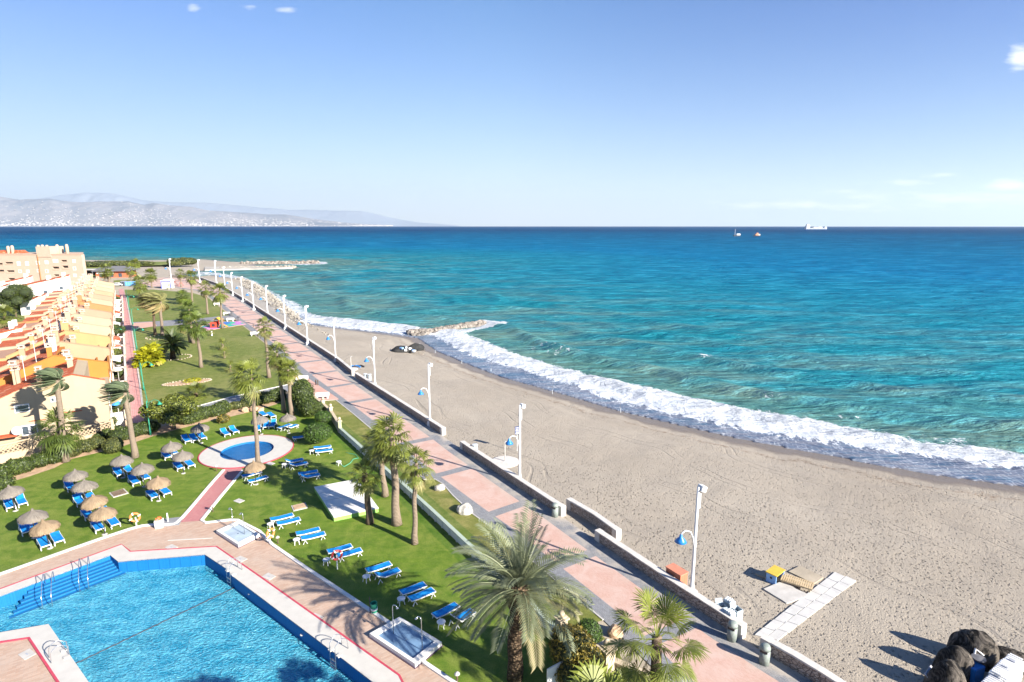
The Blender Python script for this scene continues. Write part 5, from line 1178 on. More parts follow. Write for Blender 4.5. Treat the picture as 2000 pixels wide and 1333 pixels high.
hedge('long dark hedge in front of the lattice wall at the left', (0, 935), (100, 905), 1.9, 1.6, M_bush, 5200, seed=3)
hedge('small dark hedge at the left edge near the bare soil circle', (-25, 962), (8, 952), 1.7, 1.3, M_bush, 1500, seed=4)
hedge('hedge of mixed shrubs right of the palm pair by the lattice wall', (142, 890), (192, 876), 1.7, 1.5, M_olive, 2600, seed=5)
hedge('dark hedge between the leaning palm and the round tree', (228, 862), (300, 842), 1.8, 1.5, M_bush, 3800, seed=6)
hedge('low dark hedge beside the white gate block', (198, 862), (226, 850), 1.6, 1.3, M_bush, 1500, seed=7)
hedge('dark hedge running from the round tree towards the flower rocks', (366, 828), (440, 806), 2.0, 1.7, M_bush, 4200, seed=8)
hedge('dark hedge at the far end of the garden behind the lawn palms', (488, 795), (548, 781), 2.2, 1.9, M_bush, 4200, seed=9)
hedge('low hedge continuing behind the paired palms', (445, 803), (480, 796), 1.5, 1.2, M_olive, 1800, seed=19)
shrub('clipped round bush beside the shaded hedge near the leaning palm', 'round_bush', 'bush', 223, 884, 1.15, .95, M_olive, 1500, .10, 'clipped round bushes')
shrub('large clipped round bush beside the shaded lounger', 'round_bush', 'bush', 621, 866, 1.75, 1.15, M_topi, 3200, .10, 'clipped round bushes', trunk=1.6, z0=1.35)
shrub('medium clipped round bush behind the large one', 'round_bush', 'bush', 632, 832, 1.15, .85, M_topi, 1600, .10, 'clipped round bushes', trunk=1, z0=1.15)
shrub('dark rounded bush third behind the clipped ones', 'round_bush', 'bush', 620, 812, 1.1, .85, M_bush, 1200, .10, 'clipped round bushes', trunk=1, z0=1.1)
shrub('tall dark flowering bush against the far garden wall', 'large_bush', 'bush', 592, 792, 2.0, 2.1, M_bush, 3200, .15, parts=[(0, 0, 1.9, 1.9, 1.7, 1.9), (1.6, -3.2, 1.2, 1.5, 1.5, 1.3), (-.6, 1.8, 2.2, 1.4, 1.3, 1.4)])
shrub('dark spreading bush below the tall flowering bush', 'large_bush', 'bush', 606, 812, 1.5, 1.2, M_bush, 1500, .13)
shrub('small brownish bush at the lawn edge near the paired loungers', 'small_bush', 'bush', 437, 826, .85, .6, M_varieg, 700, .09)
# leafy trees
def tree(label, px, py, rx, rz, z0, mat, n, seed, trunkh=None, group='leafy trees', gap=.55):
    c_ = at(px, py, 0); t = thing('leafy_tree', label, 'tree', c_, 0, group); rg = random.Random(seed); ells = []
    for k in range(13): a_ = k * 2.4; r_ = rx * .55 * math.sqrt((k + .5) / 13) * 1.3; ells.append((math.cos(a_) * r_, math.sin(a_) * r_, z0 + rz * rg.uniform(-.35, .55) * (1 - r_ / rx * .6), rx * .42, rx * .42, rz * .42))
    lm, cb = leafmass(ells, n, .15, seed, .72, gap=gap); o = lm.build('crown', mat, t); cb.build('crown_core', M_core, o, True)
    mb = MB().path([(0, 0, -.05), (.1, .05, z0 * .5), (0, 0, z0)], [.24, .18, .12], 8)
    for k in range(6): e = ells[k * 2]; mb.path([(0.05, 0, z0 * .5), Vector(e[:3]) * .6 + Vector((0, 0, z0 * .25)), e[:3]], [.12, .08, .04], 6)
    mb.build('trunk', M_bark, t, True)
tree('round leafy tree with yellow-green crown at the end of the red walk', 340, 838, 3.3, 2.3, 2.7, M_pine, 9500, 21)
tree('dark leafy tree in front of the white inner house', 32, 622, 5.2, 4.8, 6.0, M_bush, 6500, 22)
tree('dark tree in a patio beside the red walk', 228, 665, 2.2, 1.6, 2.4, M_bush, 2200, 23)
shrub('bright green bush beside the inner lawn', 'large_bush', 'bush', 52, 608, 2.8, 1.8, M_pine, 1800, .22)
# patio greenery
for k, (px, py, s, mt, lb) in enumerate([(222, 838, .9, M_olive, 'small bush by the gate of the nearest house'), (226, 812, 1.0, M_pine, 'yellow-green patio bush of the nearest house'), (222, 800, .8, M_bush, 'dark patio bush beneath the leaning palm'), (232, 742, .9, M_bush, 'patio bush behind the white wall of the orange house'), (230, 700, .9, M_pine, 'patio bush beside the yellow shrub'), (231, 635, .9, M_bush, 'patio bush under the green awning'), (233, 718, .7, M_olive, 'trailing bush on the white patio wall'), (230, 590, .9, M_bush, 'farthest dark patio bush')]):
    shrub(lb, 'patio_bush', 'bush', px, py, s, s * .95, mt, 700, .12, 'bushes in the patios', z0=1.2)
# cape scrub
for k, (px, py, rx, rz, lb) in enumerate([(202, 521, 17, 3.4, 'wide brown-green scrub mass behind the dark pavilion'), (234, 520, 13, 3.2, 'brown-green scrub behind the red restaurant'), (277, 518, 9, 2.2, 'low scrub right of the distant palm'), (360, 518, 9.5, 4.6, 'round dark scrub bush on the sandy cape'), (345, 519, 5, 2.2, 'low skirt of scrub left of the cape bush')]):
    shrub(lb, 'scrub_bush', 'bush', px, py, rx, rz, M_olive, 2200, .55, 'scrub bushes on the cape', ry=rx * .6, parts=[(rx * .6 * math.cos(q * 1.3) * (q > 0), rx * .3 * math.sin(q * 2.1) * (q > 0), rz * .5, rx * .55, rx * .4, rz * rgq) for q, rgq in enumerate((.62, .5, .55, .45, .5))])
# near right shrubs
shrub('big bushy shrub with yellow and bronze leaves inside the near garden corner', 'large_bush', 'bush', 1118, 1322, 1.9, 1.7, M_varieg, 5200, .085, parts=[(0, 0, 1.7, 1.35, 1.3, 1.5), (.75, -.6, 1.4, 1.1, 1.1, 1.2), (-.4, .5, 1.9, 1.0, 1.0, 1.1), (-.2, -1.0, 1.0, 1.0, .9, 1.0)])
shrub('neatly clipped pale green round bush on the verge', 'round_bush', 'bush', 1149, 1258, .95, .72, M_topi, 2000, .07, 'clipped round bushes', trunk=.6, z0=.85)
shrub('dark shrub at the bottom edge behind the white notice board', 'large_bush', 'bush', 1135, 1352, 1.3, 1.0, M_bush, 1600, .09)
# flower bed ring in the park
c_ = at(366, 748, 0); t = thing('flower_bed', 'oval flower bed edged with pale stones in the park lawn', 'flower bed', c_, R(30)); el_ = [(3.6 * math.cos(a_), 1.5 * math.sin(a_)) for a_ in np.linspace(0, 2 * math.pi, 40, endpoint=False)]
MB().slab(el_, -.02, .06).build('soil', M_bed, t); mb = MB(); rg = random.Random(8)
def rock(mb, c, s, rg, flat=.7, col=None):
    vs = [];
    for (x, y, z_) in [(0, 0, 1), (.89, 0, .45), (.28, .85, .45), (-.72, .53, .45), (-.72, -.53, .45), (.28, -.85, .45), (.72, .53, -.45), (-.28, .85, -.45), (-.89, 0, -.45), (-.28, -.85, -.45), (.72, -.53, -.45), (0, 0, -1)]:
        q = s * rg.uniform(.75, 1.2); vs.append((x * q, y * q, z_ * q * flat))
    M_ = Matrix.Rotation(rg.uniform(0, 6.28), 3, 'Z') @ Matrix.Rotation(rg.uniform(-.5, .5), 3, 'X')
    vs = [Vector(c) + M_ @ Vector(v) for v in vs]
    mb.add(vs, [(0, 1, 2), (0, 2, 3), (0, 3, 4), (0, 4, 5), (0, 5, 1), (1, 6, 2), (2, 6, 7), (2, 7, 3), (3, 7, 8), (3, 8, 4), (4, 8, 9), (4, 9, 5), (5, 9, 10), (5, 10, 1), (1, 10, 6), (11, 7, 6), (11, 8, 7), (11, 9, 8), (11, 10, 9), (11, 6, 10)], col)
for x, y in el_: rock(mb, (x, y, .1), rg.uniform(.13, .20), rg)
mb.build('edging_stones', M_earth, t); lm, _ = leafmass([(.8, .2, .25, 1.5, .8, .4)], 500, .13, 4, 0); lm.build('plants', M_yel, t)
for lb, px, py, n in [('ring of pale stones round the dark feather palm', 345, 699, 26), ('ring of pale stones left of the palm clump', 310, 660, 18)]:
    c_ = at(px, py, 0); mb = MB(); rg = random.Random(px)
    for k in range(n): a_ = k / n * 6.28; rock(mb, (2.6 * math.cos(a_), 2.6 * math.sin(a_), .1), rg.uniform(.14, .24), rg)
    o = mb.build('stone_ring', M_earth); o.location = c_; tag(o, lb, 'stone edging', 'stone rings in the park')
# ================================================================ LAMP POSTS
M_lampw = simple('lamp_white_paint', (.58, .59, .60), .35, .04, 2); M_blue = simple('lamp_blue', (.02, .16, .45), .35); M_gal = simple('galvanised_box', (.50, .53, .55), .4)
def lamp_proto():
    t = thing('lamp_post', 'x', 'street lamp', (0, 0, 0), 0, 'white lamp posts along the sea wall')
    MB().box((0, 0, .2), (.62, .62, .75), taper=.92).build('base', M_lampw, t)
    MB().lathe([(.24, .55), (.19, .75), (.13, 1.1), (.115, 3), (.095, 8.4), (.02, 8.42)], (0, 0, 0), 12).build('pole', M_lampw, t, True)
    f = MB().box((.30, 0, 8.28), (.42, .55, .40), M=Matrix.Rotation(R(18), 4, 'Y')).build('floodlight', M_lampw, t, recalc=True, bevel=.03)
    MB().box((.42, 0, 8.20), (.05, .44, .30), M=Matrix.Rotation(R(18), 4, 'Y')).build('lens', M_gal, f)
    MB().box((.12, 0, 7.4), (.16, .18, 1.1)).build('control_box', M_gal, t)
    a = MB().path([(-.08, 0, 3.9), (-.16, 0, 4.6), (-.42, 0, 5.15), (-.85, 0, 5.32), (-1.15, 0, 5.15), (-1.2, 0, 5.0)], .045, 8).build('arm', M_lampw, t, True)
    MB().lathe([(.05, .32), (.10, .26), (.13, .12), (.30, -.06), (.42, -.24), (.40, -.25), (.05, -.1)], (-1.2, 0, 4.78), 18).build('lamp_shade', M_blue, a, True)
    return t
lampP = lamp_proto(); LW = math.atan2(-9.3, -14.3)
lamp_l = [((1350, 1166), 'nearest white lamp post beside the brick box'), ((1015, 945), 'white lamp post with the small sign on its side'), ((840, 832), 'third lamp post from the near end, before the wide beach gap'), ((733, 758), 'fourth lamp post, beside the two beach bins'), ((656, 707), 'fifth lamp post, next to the small beach shower'),
    ((601, 674), 'sixth lamp post above the sandy end of the cove'), ((558, 644), 'seventh lamp post along the pebbly shore'), ((523, 616), 'eighth lamp post along the pebbly shore'), ((496, 606), 'ninth lamp post along the pebbly shore'), ((474.6, 590), 'tenth lamp post along the pebbly shore'), ((455, 578), 'eleventh lamp post where the wall bends'), ((439.5, 562), 'twelfth lamp post near the cove'), ((423, 555), 'thirteenth lamp post near the cove'), ((390.6, 552), 'lamp post at the head of the cove'), ((335, 549), 'farthest tall lamp post behind the white kiosk')]
for i, (p, lb) in enumerate(lamp_l):
    b = at(*p, 0)
    if i == 0: lampP['label'] = lb; lampP.location = b; lampP.rotation_euler = (0, 0, R(20)); continue
    s = 1.0 if i < 5 else (1.04 if i < 12 else 1.25); o = dup(lampP, None, lb, b, R(20 + (i * 7) % 20)); o.scale = (s * (1.0 if i < 5 else 1.25), s * (1 if i < 5 else 1.25), s)
# sign on second lamp
b = at(1015, 945, 0); t = thing('beach_sign', 'dark blue rectangular notice board on a thin pole near the second lamp post', 'sign', at(1010, 880, 0), R(20))
MB().tube((0, 0, -.1), (0, 0, 2.8), .035, .035, 8).build('pole', M_gal, t); sgn = MB().box((0, -.05, 2.5), (.62, .05, .95)).build('board', simple('sign_navy', (.05, .07, .16), .5), t)
for k in range(4): MB().box((0, -.082, 2.82 - .17 * k), (.5 - .08 * (k % 2), .012, .05)).build('text_line', M_frame, sgn)
MB().box((-.0, -.082, 2.15), (.42, .012, .14)).build('text_block', M_frame, sgn)
# green park lamps
M_green = simple('green_lamp_paint', (.02, .22, .14), .45)
gp_ = None
for i, (px, py, ty, lb) in enumerate([(294, 850, 770, 'green lamp post with curved arm behind the round tree'), (281, 762, 706, 'green lamp post beside the yellow shrub'), (267.5, 682, 640, 'green lamp post along the red walk, third from the round tree'), (260, 635, 595, 'fourth green lamp post along the red walk'), (253, 606, 570, 'farthest green lamp post along the red walk')]):
    b = at(px, py, 0)
    if gp_ is None:
        gp_ = thing('green_lamp', lb, 'street lamp', b, 0, 'green lamp posts along the red walk')
        MB().lathe([(.12, 0), (.12, .6), (.07, .75), (.05, 4.4), (.01, 4.5)], (0, 0, 0), 10).build('pole', M_green, gp_, True)
        a = MB().path([(0, 0, 3.5), (.3, .1, 4.3), (.9, .2, 4.6), (1.4, .2, 4.45), (1.5, .2, 4.3)], .035, 8).build('arm', M_green, gp_, True)
        MB().lathe([(.05, .25), (.15, .1), (.34, -.1), (.3, -.11), (.04, 0)], (1.5, .2, 4.1), 14).build('lamp_shade', M_green, a, True)
    else: dup(gp_, None, lb, b, .1 * i)
# thin garden light posts with green mesh fence of the sports strip
mb = MB(); fp = [W2(*p) for p in [(290, 800), (276, 735), (265, 672), (257, 630), (250, 590), (247, 572)]]
for (a, b) in zip(fp[:-1], fp[1:]):
    k = max(1, int(math.dist(a, b) / 3))
    for q in range(k): x, y = a[0] + (b[0] - a[0]) * q / k, a[1] + (b[1] - a[1]) * q / k; mb.tube((x, y, 0), (x, y, 1.5), .03, .03, 5)
    mb.tube((*a, 1.5), (*b, 1.5), .025, .025, 5); mb.tube((*a, .8), (*b, .8), .02, .02, 5)
tag(mb.build('green_fence', M_green), 'thin green rail fence between the red walk and the park lawn', 'fence')

# ================================================================ LOUNGERS, TABLES, PARASOLS
M_sling = NM('blue_sling_fabric'); _p = M_sling.coord(); _n = M_sling.noise(3, 3, .5, _p)
M_sling = M_sling.done(M_sling.bsdf(M_sling.mix(M_sling.mapr(_n, .3, .7), (.006, .155, .44), (.012, .23, .56)), .75, None, .15)); M_plast = simple('white_plastic', (.62, .62, .62), .4, .03)
def lounger(back):
    t = thing('sun_lounger', 'x', 'sun lounger', (0, 0, 0), 0, 'blue and white sun loungers round the pools')
    L, Wd, z = 1.92, .66, .34; hx = -.32      # hinge of the backrest
    for s in (-1, 1): MB().box((.0 + (L / 2 + hx) / 2 + 0, s * Wd / 2, z), (L / 2 - hx + .0, .045, .09)).build('side_rail', M_plast, t, recalc=True, bevel=.015)
    ca, sa = math.cos(R(back)), math.sin(R(back)); Lb = L / 2 + hx
    for s in (-1, 1):
        c = Vector((hx - ca * Lb / 2, s * Wd / 2, z + sa * Lb / 2)); MB().box(c, (Lb, .045, .07), M=Matrix.Rotation(R(back), 4, 'Y')).build('back_rail', M_plast, t, recalc=True, bevel=.015)
    for x in (-.72, .72):
        for s in (-1, 1):
            mb = MB().path([(x - .16, s * Wd / 2, 0), (x, s * Wd / 2, z - .02), (x + .16, s * Wd / 2, 0)], [.035, .04, .035], 6).build('leg', M_plast, t)
    mb = MB(); xs = [L / 2 - .03, .3, hx]; vs = []
    for y in (-Wd / 2 + .02, 0, Wd / 2 - .02):
        sag = .02 if y else -.01
        vs += [(L / 2 - .03, y, z + .05 + sag * 0), (.3, y, z + .03 + sag), (hx, y, z + .05), (hx - ca * Lb * .55, y, z + .04 + sag + sa * Lb * .55), (hx - ca * Lb, y, z + .06 + sa * Lb)]
    fs = [(j * 5 + i, j * 5 + i + 1, (j + 1) * 5 + i + 1, (j + 1) * 5 + i)[::-1] for j in range(2) for i in range(4)]
    mb.add(vs, fs); mb.add([(x, y, z_ - .035) for x, y, z_ in vs], [f[::-1] for f in fs]); mb.build('sling', M_sling, t)
    MB().box((L / 2, 0, z), (.07, Wd, .09)).build('foot_bar', M_plast, t, recalc=True, bevel=.015); c = Vector((hx - ca * Lb, 0, z + sa * Lb)); MB().box(c, (.07, Wd, .09)).build('head_bar', M_plast, t, recalc=True, bevel=.015)
    return t
LP = {5: lounger(6), 28: lounger(28), 48: lounger(48)}; used = set()
def place(protos, key, loc, rz, lb):
    if key not in used: used.add(key); o = protos[key]; o.location = loc; o.rotation_euler = (0, 0, rz); o['label'] = lb; return o
    return dup(protos[key], None, lb, loc, rz)
LG = [  # px, py, heading of the foot end, backrest, label
 (19, 989, -42, 28, 'blue lounger at the left edge under the leftmost grey parasol'), (42, 982, -42, 28, 'blue lounger right of the leftmost parasol pole'),
 (50, 1036, -42, 28, 'blue lounger half under the grey parasol above the lowest tan one'), (66, 1031, -42, 5, 'lounger hidden in the shade beside the lower left parasols'),
 (86, 1063, -42, 5, 'left lounger of the pair below the lowest tan parasol'), (112, 1054, -42, 5, 'right lounger of the pair below the lowest tan parasol'),
 (137, 953, -42, 28, 'left lounger under the grey parasol pair, upper row'), (166, 955, -42, 5, 'right lounger poking out of the grey parasol pair'), (153, 963, -42, 5, 'lounger between the grey parasol pair and its pole'),
 (155, 981, -42, 28, 'shaded lounger left of the upper tan parasol'), (178, 975, -42, 5, 'lounger behind the upper tan parasol'), (171, 1007, -42, 5, 'lounger left of the lower tan parasol'), (206, 1003, -42, 5, 'lounger mostly hidden behind the lower tan parasol'),
 (191, 1031, -42, 5, 'left lounger of the pair left of the orange lifebuoy'), (221, 1022, -42, 5, 'right lounger of the pair left of the orange lifebuoy'),
 (232, 926, -42, 28, 'left lounger under the grey parasol before the leaning palm'), (251, 920, -42, 28, 'right lounger under the grey parasol before the leaning palm'), (262, 942, -42, 28, 'left lounger under the second grey parasol of the middle group'), (282, 933, -42, 28, 'right lounger under the second grey parasol of the middle group'),
 (298, 969, -42, 5, 'left lounger of the pair below the middle tan parasol'), (322, 962, -42, 5, 'right lounger of the pair below the middle tan parasol'),
 (325, 892, -46, 28, 'left lounger behind the parasol nearest the paddling pool'), (338, 885, -46, 28, 'upper lounger behind the parasol nearest the paddling pool'), (349, 913, -46, 5, 'left lounger of the pair nearest the paddling pool'), (370, 908, -46, 5, 'right lounger of the pair nearest the paddling pool'),
 (364, 861, -46, 28, 'left lounger of the three at the upper left of the paddling pool'), (379, 859, -46, 28, 'middle lounger of the three at the upper left of the paddling pool'), (394, 855, -46, 28, 'right lounger of the three at the upper left of the paddling pool'),
 (440, 848, -46, 28, 'left lounger of the lone pair above the paddling pool'), (457, 843, -46, 28, 'right lounger of the lone pair above the paddling pool'),
 (504, 839, -70, 28, 'lounger half behind the tall palm trunk'), (520, 833, -72, 28, 'middle upright lounger facing the paddling pool'), (533, 832, -80, 48, 'shaded lounger right of the upright one'), (530, 813, -48, 5, 'upper lounger behind the far grey parasol'), (514, 811, -48, 5, 'rearmost lounger beside the far grey parasol'),
 (556, 836, 60, 5, 'left lounger under the farthest right parasol'), (569, 837, 60, 28, 'right lounger under the farthest right parasol'), (588, 857, 28, 5, 'shaded blue lounger beside the large clipped bush'),
 (630, 877, 22, 5, 'rear lounger of the pair below the large clipped bush'), (633, 884, 22, 5, 'front lounger of the pair below the large clipped bush'), (575, 904, 33, 28, 'rear lounger of the shaded pair right of the paddling pool'), (583, 911, 33, 28, 'front lounger of the shaded pair right of the paddling pool'),
 (602, 927, 26, 5, 'rear lounger of the shaded pair before the white platform'), (606, 934, 28, 28, 'front lounger of the shaded pair before the white platform'), (492, 930, 44, 5, 'rear lounger of the pair below the straw parasol'), (504, 940, 46, 5, 'front lounger of the pair below the straw parasol'),
 (551, 1015, 33, 5, 'rear lounger of the pair left of the white platform'), (564, 1023, 33, 5, 'front lounger of the pair left of the white platform'), (602, 1043, 30, 5, 'rear lounger of the pair right of the standing lifebuoy'), (612, 1052, 30, 5, 'front lounger of the pair right of the standing lifebuoy'),
 (664, 1077, 32, 5, 'rear lounger of the pair in the palm shadow'), (683, 1085, 32, 5, 'front lounger of the pair in the palm shadow'), (740, 1113, 34, 5, 'rear lounger of the third pair from the near end'), (757, 1126, 36, 28, 'front lounger of the third pair from the near end'),
 (807, 1155, 36, 5, 'rear lounger of the pair above the green litter bin'), (824, 1167, 38, 5, 'front lounger of the pair above the green litter bin'), (871, 1198, 42, 5, 'nearest flat blue lounger by the date palm'), (903, 1211, 46, 48, 'nearest lounger with raised backrest by the date palm')]
for px, py, hd, bk, lb in LG:
    b = at(px, py, 0.15); place(LP, bk, (b.x, b.y, 0.01), R(hd), lb)
def stool():
    t = thing('side_table', 'x', 'side table', (0, 0, 0), 0, 'white plastic side tables by the loungers')
    MB().lathe([(.26, .40), (.29, .42), (.29, .45), (.02, .455)], (0, 0, 0), 14).build('top', M_plast, t)
    for k in range(4): a = k * math.pi / 2 + .78; MB().tube((.19 * math.cos(a), .19 * math.sin(a), .41), (.27 * math.cos(a), .27 * math.sin(a), 0), .035, .028, 6).build('leg', M_plast, t)
    return t
sT = stool()
for i, (px, py, lb) in enumerate([(862, 1226, 'white side table between the nearest loungers and the blue footbath'), (784, 1180, 'white side table above the blue footbath'), (716, 1136, 'white side table of the third pair from the near end'), (638, 1103, 'white side table beside the palm-shadowed pair'), (580, 1063, 'white side table right of the standing lifebuoy'), (529, 1032, 'white side table left of the white platform pair'), (556, 914, 'white side table at the shaded pair right of the paddling pool'), (609, 887, 'white side table below the large clipped bush'), (662, 909, 'lone white stool on the grass by the green hose'), (198, 1014, 'white side table under the lower tan parasol'), (86, 1048, 'white side table under the lowest tan parasol'), (181, 992, 'white side table under the upper tan parasol'), (262, 931, 'white side table between the middle parasols'), (61, 1020, 'white side table behind the lower left grey parasol')]):
    b = at(px, py, 0)
    if i == 0: sT.location = b; sT['label'] = lb
    else: dup(sT, None, lb, b, i * .5)
def m_thatch(name, c1, c2):
    a = NM(name); p = a.coord(); ang = a.n('ShaderNodeSeparateXYZ'); a.set(ang.inputs[0], p); th = a.math('ARCTAN2', ang.outputs[1], ang.outputs[0])
    cx = a.n('ShaderNodeCombineXYZ'); a.set(cx.inputs[0], a.math('MULTIPLY', th, 9.0)); a.set(cx.inputs[1], a.math('MULTIPLY', ang.outputs[2], 1.2)); n_ = a.noise(2.2, 5, .7, cx.outputs[0]); n2 = a.noise(2, 4, .6, p)
    c = a.mix(a.mapr(n_, .3, .7), c1, c2); c = a.mix(a.mapr(n2, .45, .75, 0, .4), c, tuple(x * .6 for x in c1)); return a.done(a.bsdf(c, .95, a.bump(n_, .07), .1))
M_thg = m_thatch('grey_thatch', (.12, .105, .09), (.26, .23, .195)); M_tht = m_thatch('tan_thatch', (.17, .12, .075), (.34, .255, .165))
def parasol(mat, seed):
    t = thing('thatched_parasol', 'x', 'parasol', (0, 0, 0), 0, 'thatched parasols over the loungers')
    MB().tube((0, 0, -.1), (0, 0, 2.05), .045, .04, 8).build('pole', M_dark, t); rg = random.Random(seed); mb = MB(); n = 48; pr = [(.05, 2.52), (.12, 2.46), (.30, 2.36), (.62, 2.22), (.86, 2.07), (.99, 1.90), (1.04, 1.72)]
    vs = [];
    for i, (r, z) in enumerate(pr):
        for k in range(n): a = 2 * math.pi * k / n; q = 1 + rg.uniform(-.012, .012) * i; vs.append((r * q * math.cos(a), r * q * math.sin(a), z + rg.uniform(-.03, .03) * (i > 4) + .02 * math.sin(a * 5 + seed)))
    fs = [(i * n + k, (i + 1) * n + k, (i + 1) * n + (k + 1) % n, i * n + (k + 1) % n) for i in range(len(pr) - 1) for k in range(n)]; mb.add(vs, fs)
    for k in range(170): a = rg.uniform(0, 6.28); r = rg.uniform(.93, 1.02); d = .02; mb.add([(r * math.cos(a - d), r * math.sin(a - d), 1.92), (r * math.cos(a + d), r * math.sin(a + d), 1.92), ((r + rg.uniform(.03, .14)) * math.cos(a), (r + rg.uniform(.03, .14)) * math.sin(a), rg.uniform(1.56, 1.72))], [(0, 1, 2)])
    c = mb.build('canopy', mat, t, True); MB().lathe([(.02, 2.66), (.09, 2.62), (.11, 2.5), (.16, 2.44)], (0, 0, 0), 10).build('top_knot', mat, c)
    MB().lathe([(.22, 0), (.22, .05), (.06, .09)], (0, 0, -.02), 12).build('base', M_conc, t)
    return t
PS = {'g': parasol(M_thg, 1), 't': parasol(M_tht, 2)}; used2 = set()
for i, (px, py, k, lb) in enumerate([(23, 956, 'g', 'grey thatched parasol cut by the left edge'), (60, 1005, 'g', 'grey thatched parasol just above the lowest tan one'), (90, 1024, 't', 'lowest tan thatched parasol on the left lawn'), (145, 926, 'g', 'grey thatched parasol at the top of the left group'), (161, 946, 'g', 'pale grey thatched parasol second in the left group'), (184.5, 974, 't', 'upper tan thatched parasol of the left group'), (198, 999, 't', 'lower tan thatched parasol of the left group'), (235, 896, 'g', 'grey thatched parasol below the leaning palm'), (277, 912, 'g', 'grey thatched parasol second in the middle group'), (305, 938, 't', 'tan thatched parasol of the middle group'), (336, 869, 'g', 'grey thatched parasol above the paddling pool pair'), (354, 888, 'g', 'grey thatched parasol nearest the paddling pool'), (390, 833, 'g', 'grey thatched parasol close to the dark hedge'), (508, 817, 'g', 'grey thatched parasol partly behind the tall palm trunk'), (562, 815, 'g', 'grey thatched parasol under the paired palms'), (497, 908, 't', 'tan thatched parasol at the end of the red garden path')]):
    b = at(px, py, 2.15); b.z = 0
    if k not in used2: used2.add(k); o = PS[k]; o.location = b; o['label'] = lb; o.rotation_euler = (R(3), R(-3), 0)
    else: o = dup(PS[k], None, lb, b); o.rotation_euler = (R((i * 5) % 9 - 4), R((i * 7) % 9 - 4), i * 1.1)

# ================================================================ GARDEN THINGS
tp = [Vector((*p, 0)) for p in P2([(614, 951.5), (697, 936), (739, 992), (652, 1010)], .45)]; c = sum(tp, Vector()) / 4
t = thing('white_platform', 'low white flat platform with light green sides under the palms', 'platform', c)
lp_ = [((p - c).x, (p - c).y) for p in tp]; MB().slab(lp_, -.02, .38).build('base', simple('light_green_paint', (.22, .42, .10), .6), t); MB().slab([(x * 1.01, y * 1.01) for x, y in lp_], .38, .45).build('top', M_white, t)
q = [Vector((*p, 0)) for p in lp_]
for f in (.25, .5, .75): a, b = q[0].lerp(q[3], f), q[1].lerp(q[2], f); MB().tube(a + Vector((0, 0, .452)), b + Vector((0, 0, .452)), .018, .018, 4).build('joint', M_conc, t)
def hatch(lb, px, py, w_, d_, rz, mat):
    t = thing('access_hatch', lb, 'hatch', at(px, py, 0), R(rz), 'access hatches in the lawn'); MB().box((0, 0, .02), (w_, d_, .07)).build('frame', M_conc, t); MB().box((0, 0, .07), (w_ * .82, d_ * .82, .05)).build('lid', mat, t)
hatch('brown wooden hatch between the parasol groups', 232, 964, 1.5, 1.3, -42, M_trunkd); hatch('brown hatch in the lawn left of the white platform', 585, 991, 1.3, 1.2, 30, M_bed)
for k, (px, py, lb) in enumerate([(467, 979, 'small concrete lid in the lawn by the red garden path'), (528, 906, 'small pale lid beside the paddling pool ring'), (335, 1070, 'pale drain cover in the deck near the coping bend'), (617, 1207, 'pale drain cover in the deck beside the long red line'), (53, 1279, 'pale drain cover on the near left deck'), (470, 1093, 'pale drain cover near the far right ladder'), (525, 1127, 'pale drain cover by the shaded coping'), (372, 1054, 'long pale joint strip in the deck')]):
    w_, d_ = ((.9, .6) if k != 7 else (3.6, .10)); c_ = at(px, py, 0); t = thing('drain_cover', lb, 'drain cover', c_, R(-30 if k != 7 else 6), 'pale covers set in the ground'); MB().box((0, 0, .02), (w_, d_, .04)).build('plate', M_conc, t); MB().box((0, 0, .045), (w_ * .3, d_ * .15, .012)).build('handle_slot', M_shut, t)
def ringbuoy(lb, px, py, h, rz, tilt, mat):
    t = thing('lifebuoy_stand', lb, 'lifebuoy', at(px, py, 0), R(rz), 'lifebuoys on posts round the pool'); MB().tube((0, 0, 0), (0, 0, h), .05, .05, 8).build('post', M_plast, t); mb = MB(); n = 28; m_ = 10; vs = []
    for i in range(n):
        a = 2 * math.pi * i / n
        for j in range(m_): b_ = 2 * math.pi * j / m_; r = .36 + .085 * math.cos(b_); vs.append((r * math.cos(a), .085 * math.sin(b_) - .12, h + .05 + r * math.sin(a)))
    mb.add(vs, [(i * m_ + j, i * m_ + (j + 1) % m_, ((i + 1) % n) * m_ + (j + 1) % m_, ((i + 1) % n) * m_ + j) for i in range(n) for j in range(m_)]); r_ = mb.build('ring', mat, t, True)
    for k in range(4): a = k * math.pi / 2 + .4; MB().box((.36 * math.cos(a), -.12, h + .05 + .36 * math.sin(a)), (.2, .19, .09), M=Matrix.Rotation(-a, 4, 'Y')).build('band', M_plast, r_)
M_or = simple('lifebuoy_orange', (.75, .20, .06), .5)
ringbuoy('orange lifebuoy facing us on a short post at the lawn kerb', 267, 1030, .95, 20, 0, M_or); ringbuoy('orange lifebuoy seen edge-on beside the pale footbath', 528, 1063, .95, 65, 0, M_or); ringbuoy('dark red lifebuoy standing in the palm shadow among loungers', 659, 1112, 1.2, 30, 0, simple('lifebuoy_red', (.30, .03, .03), .5))
t = thing('litter_bin', 'green slatted litter bin with white band at the deck edge', 'litter bin', at(731, 1198, 0)); MB().lathe([(.20, .12), (.24, .8), (.21, .8), (.19, .15)], (0, 0, 0), 16).build('bucket', M_green, t); MB().lathe([(.243, .3), (.252, .42), (.243, .42)], (0, 0, 0), 16).build('band', M_plast, t); MB().tube((-.27, 0, 0), (-.27, 0, 1.25), .035, .035, 8).build('post', M_dark, t)
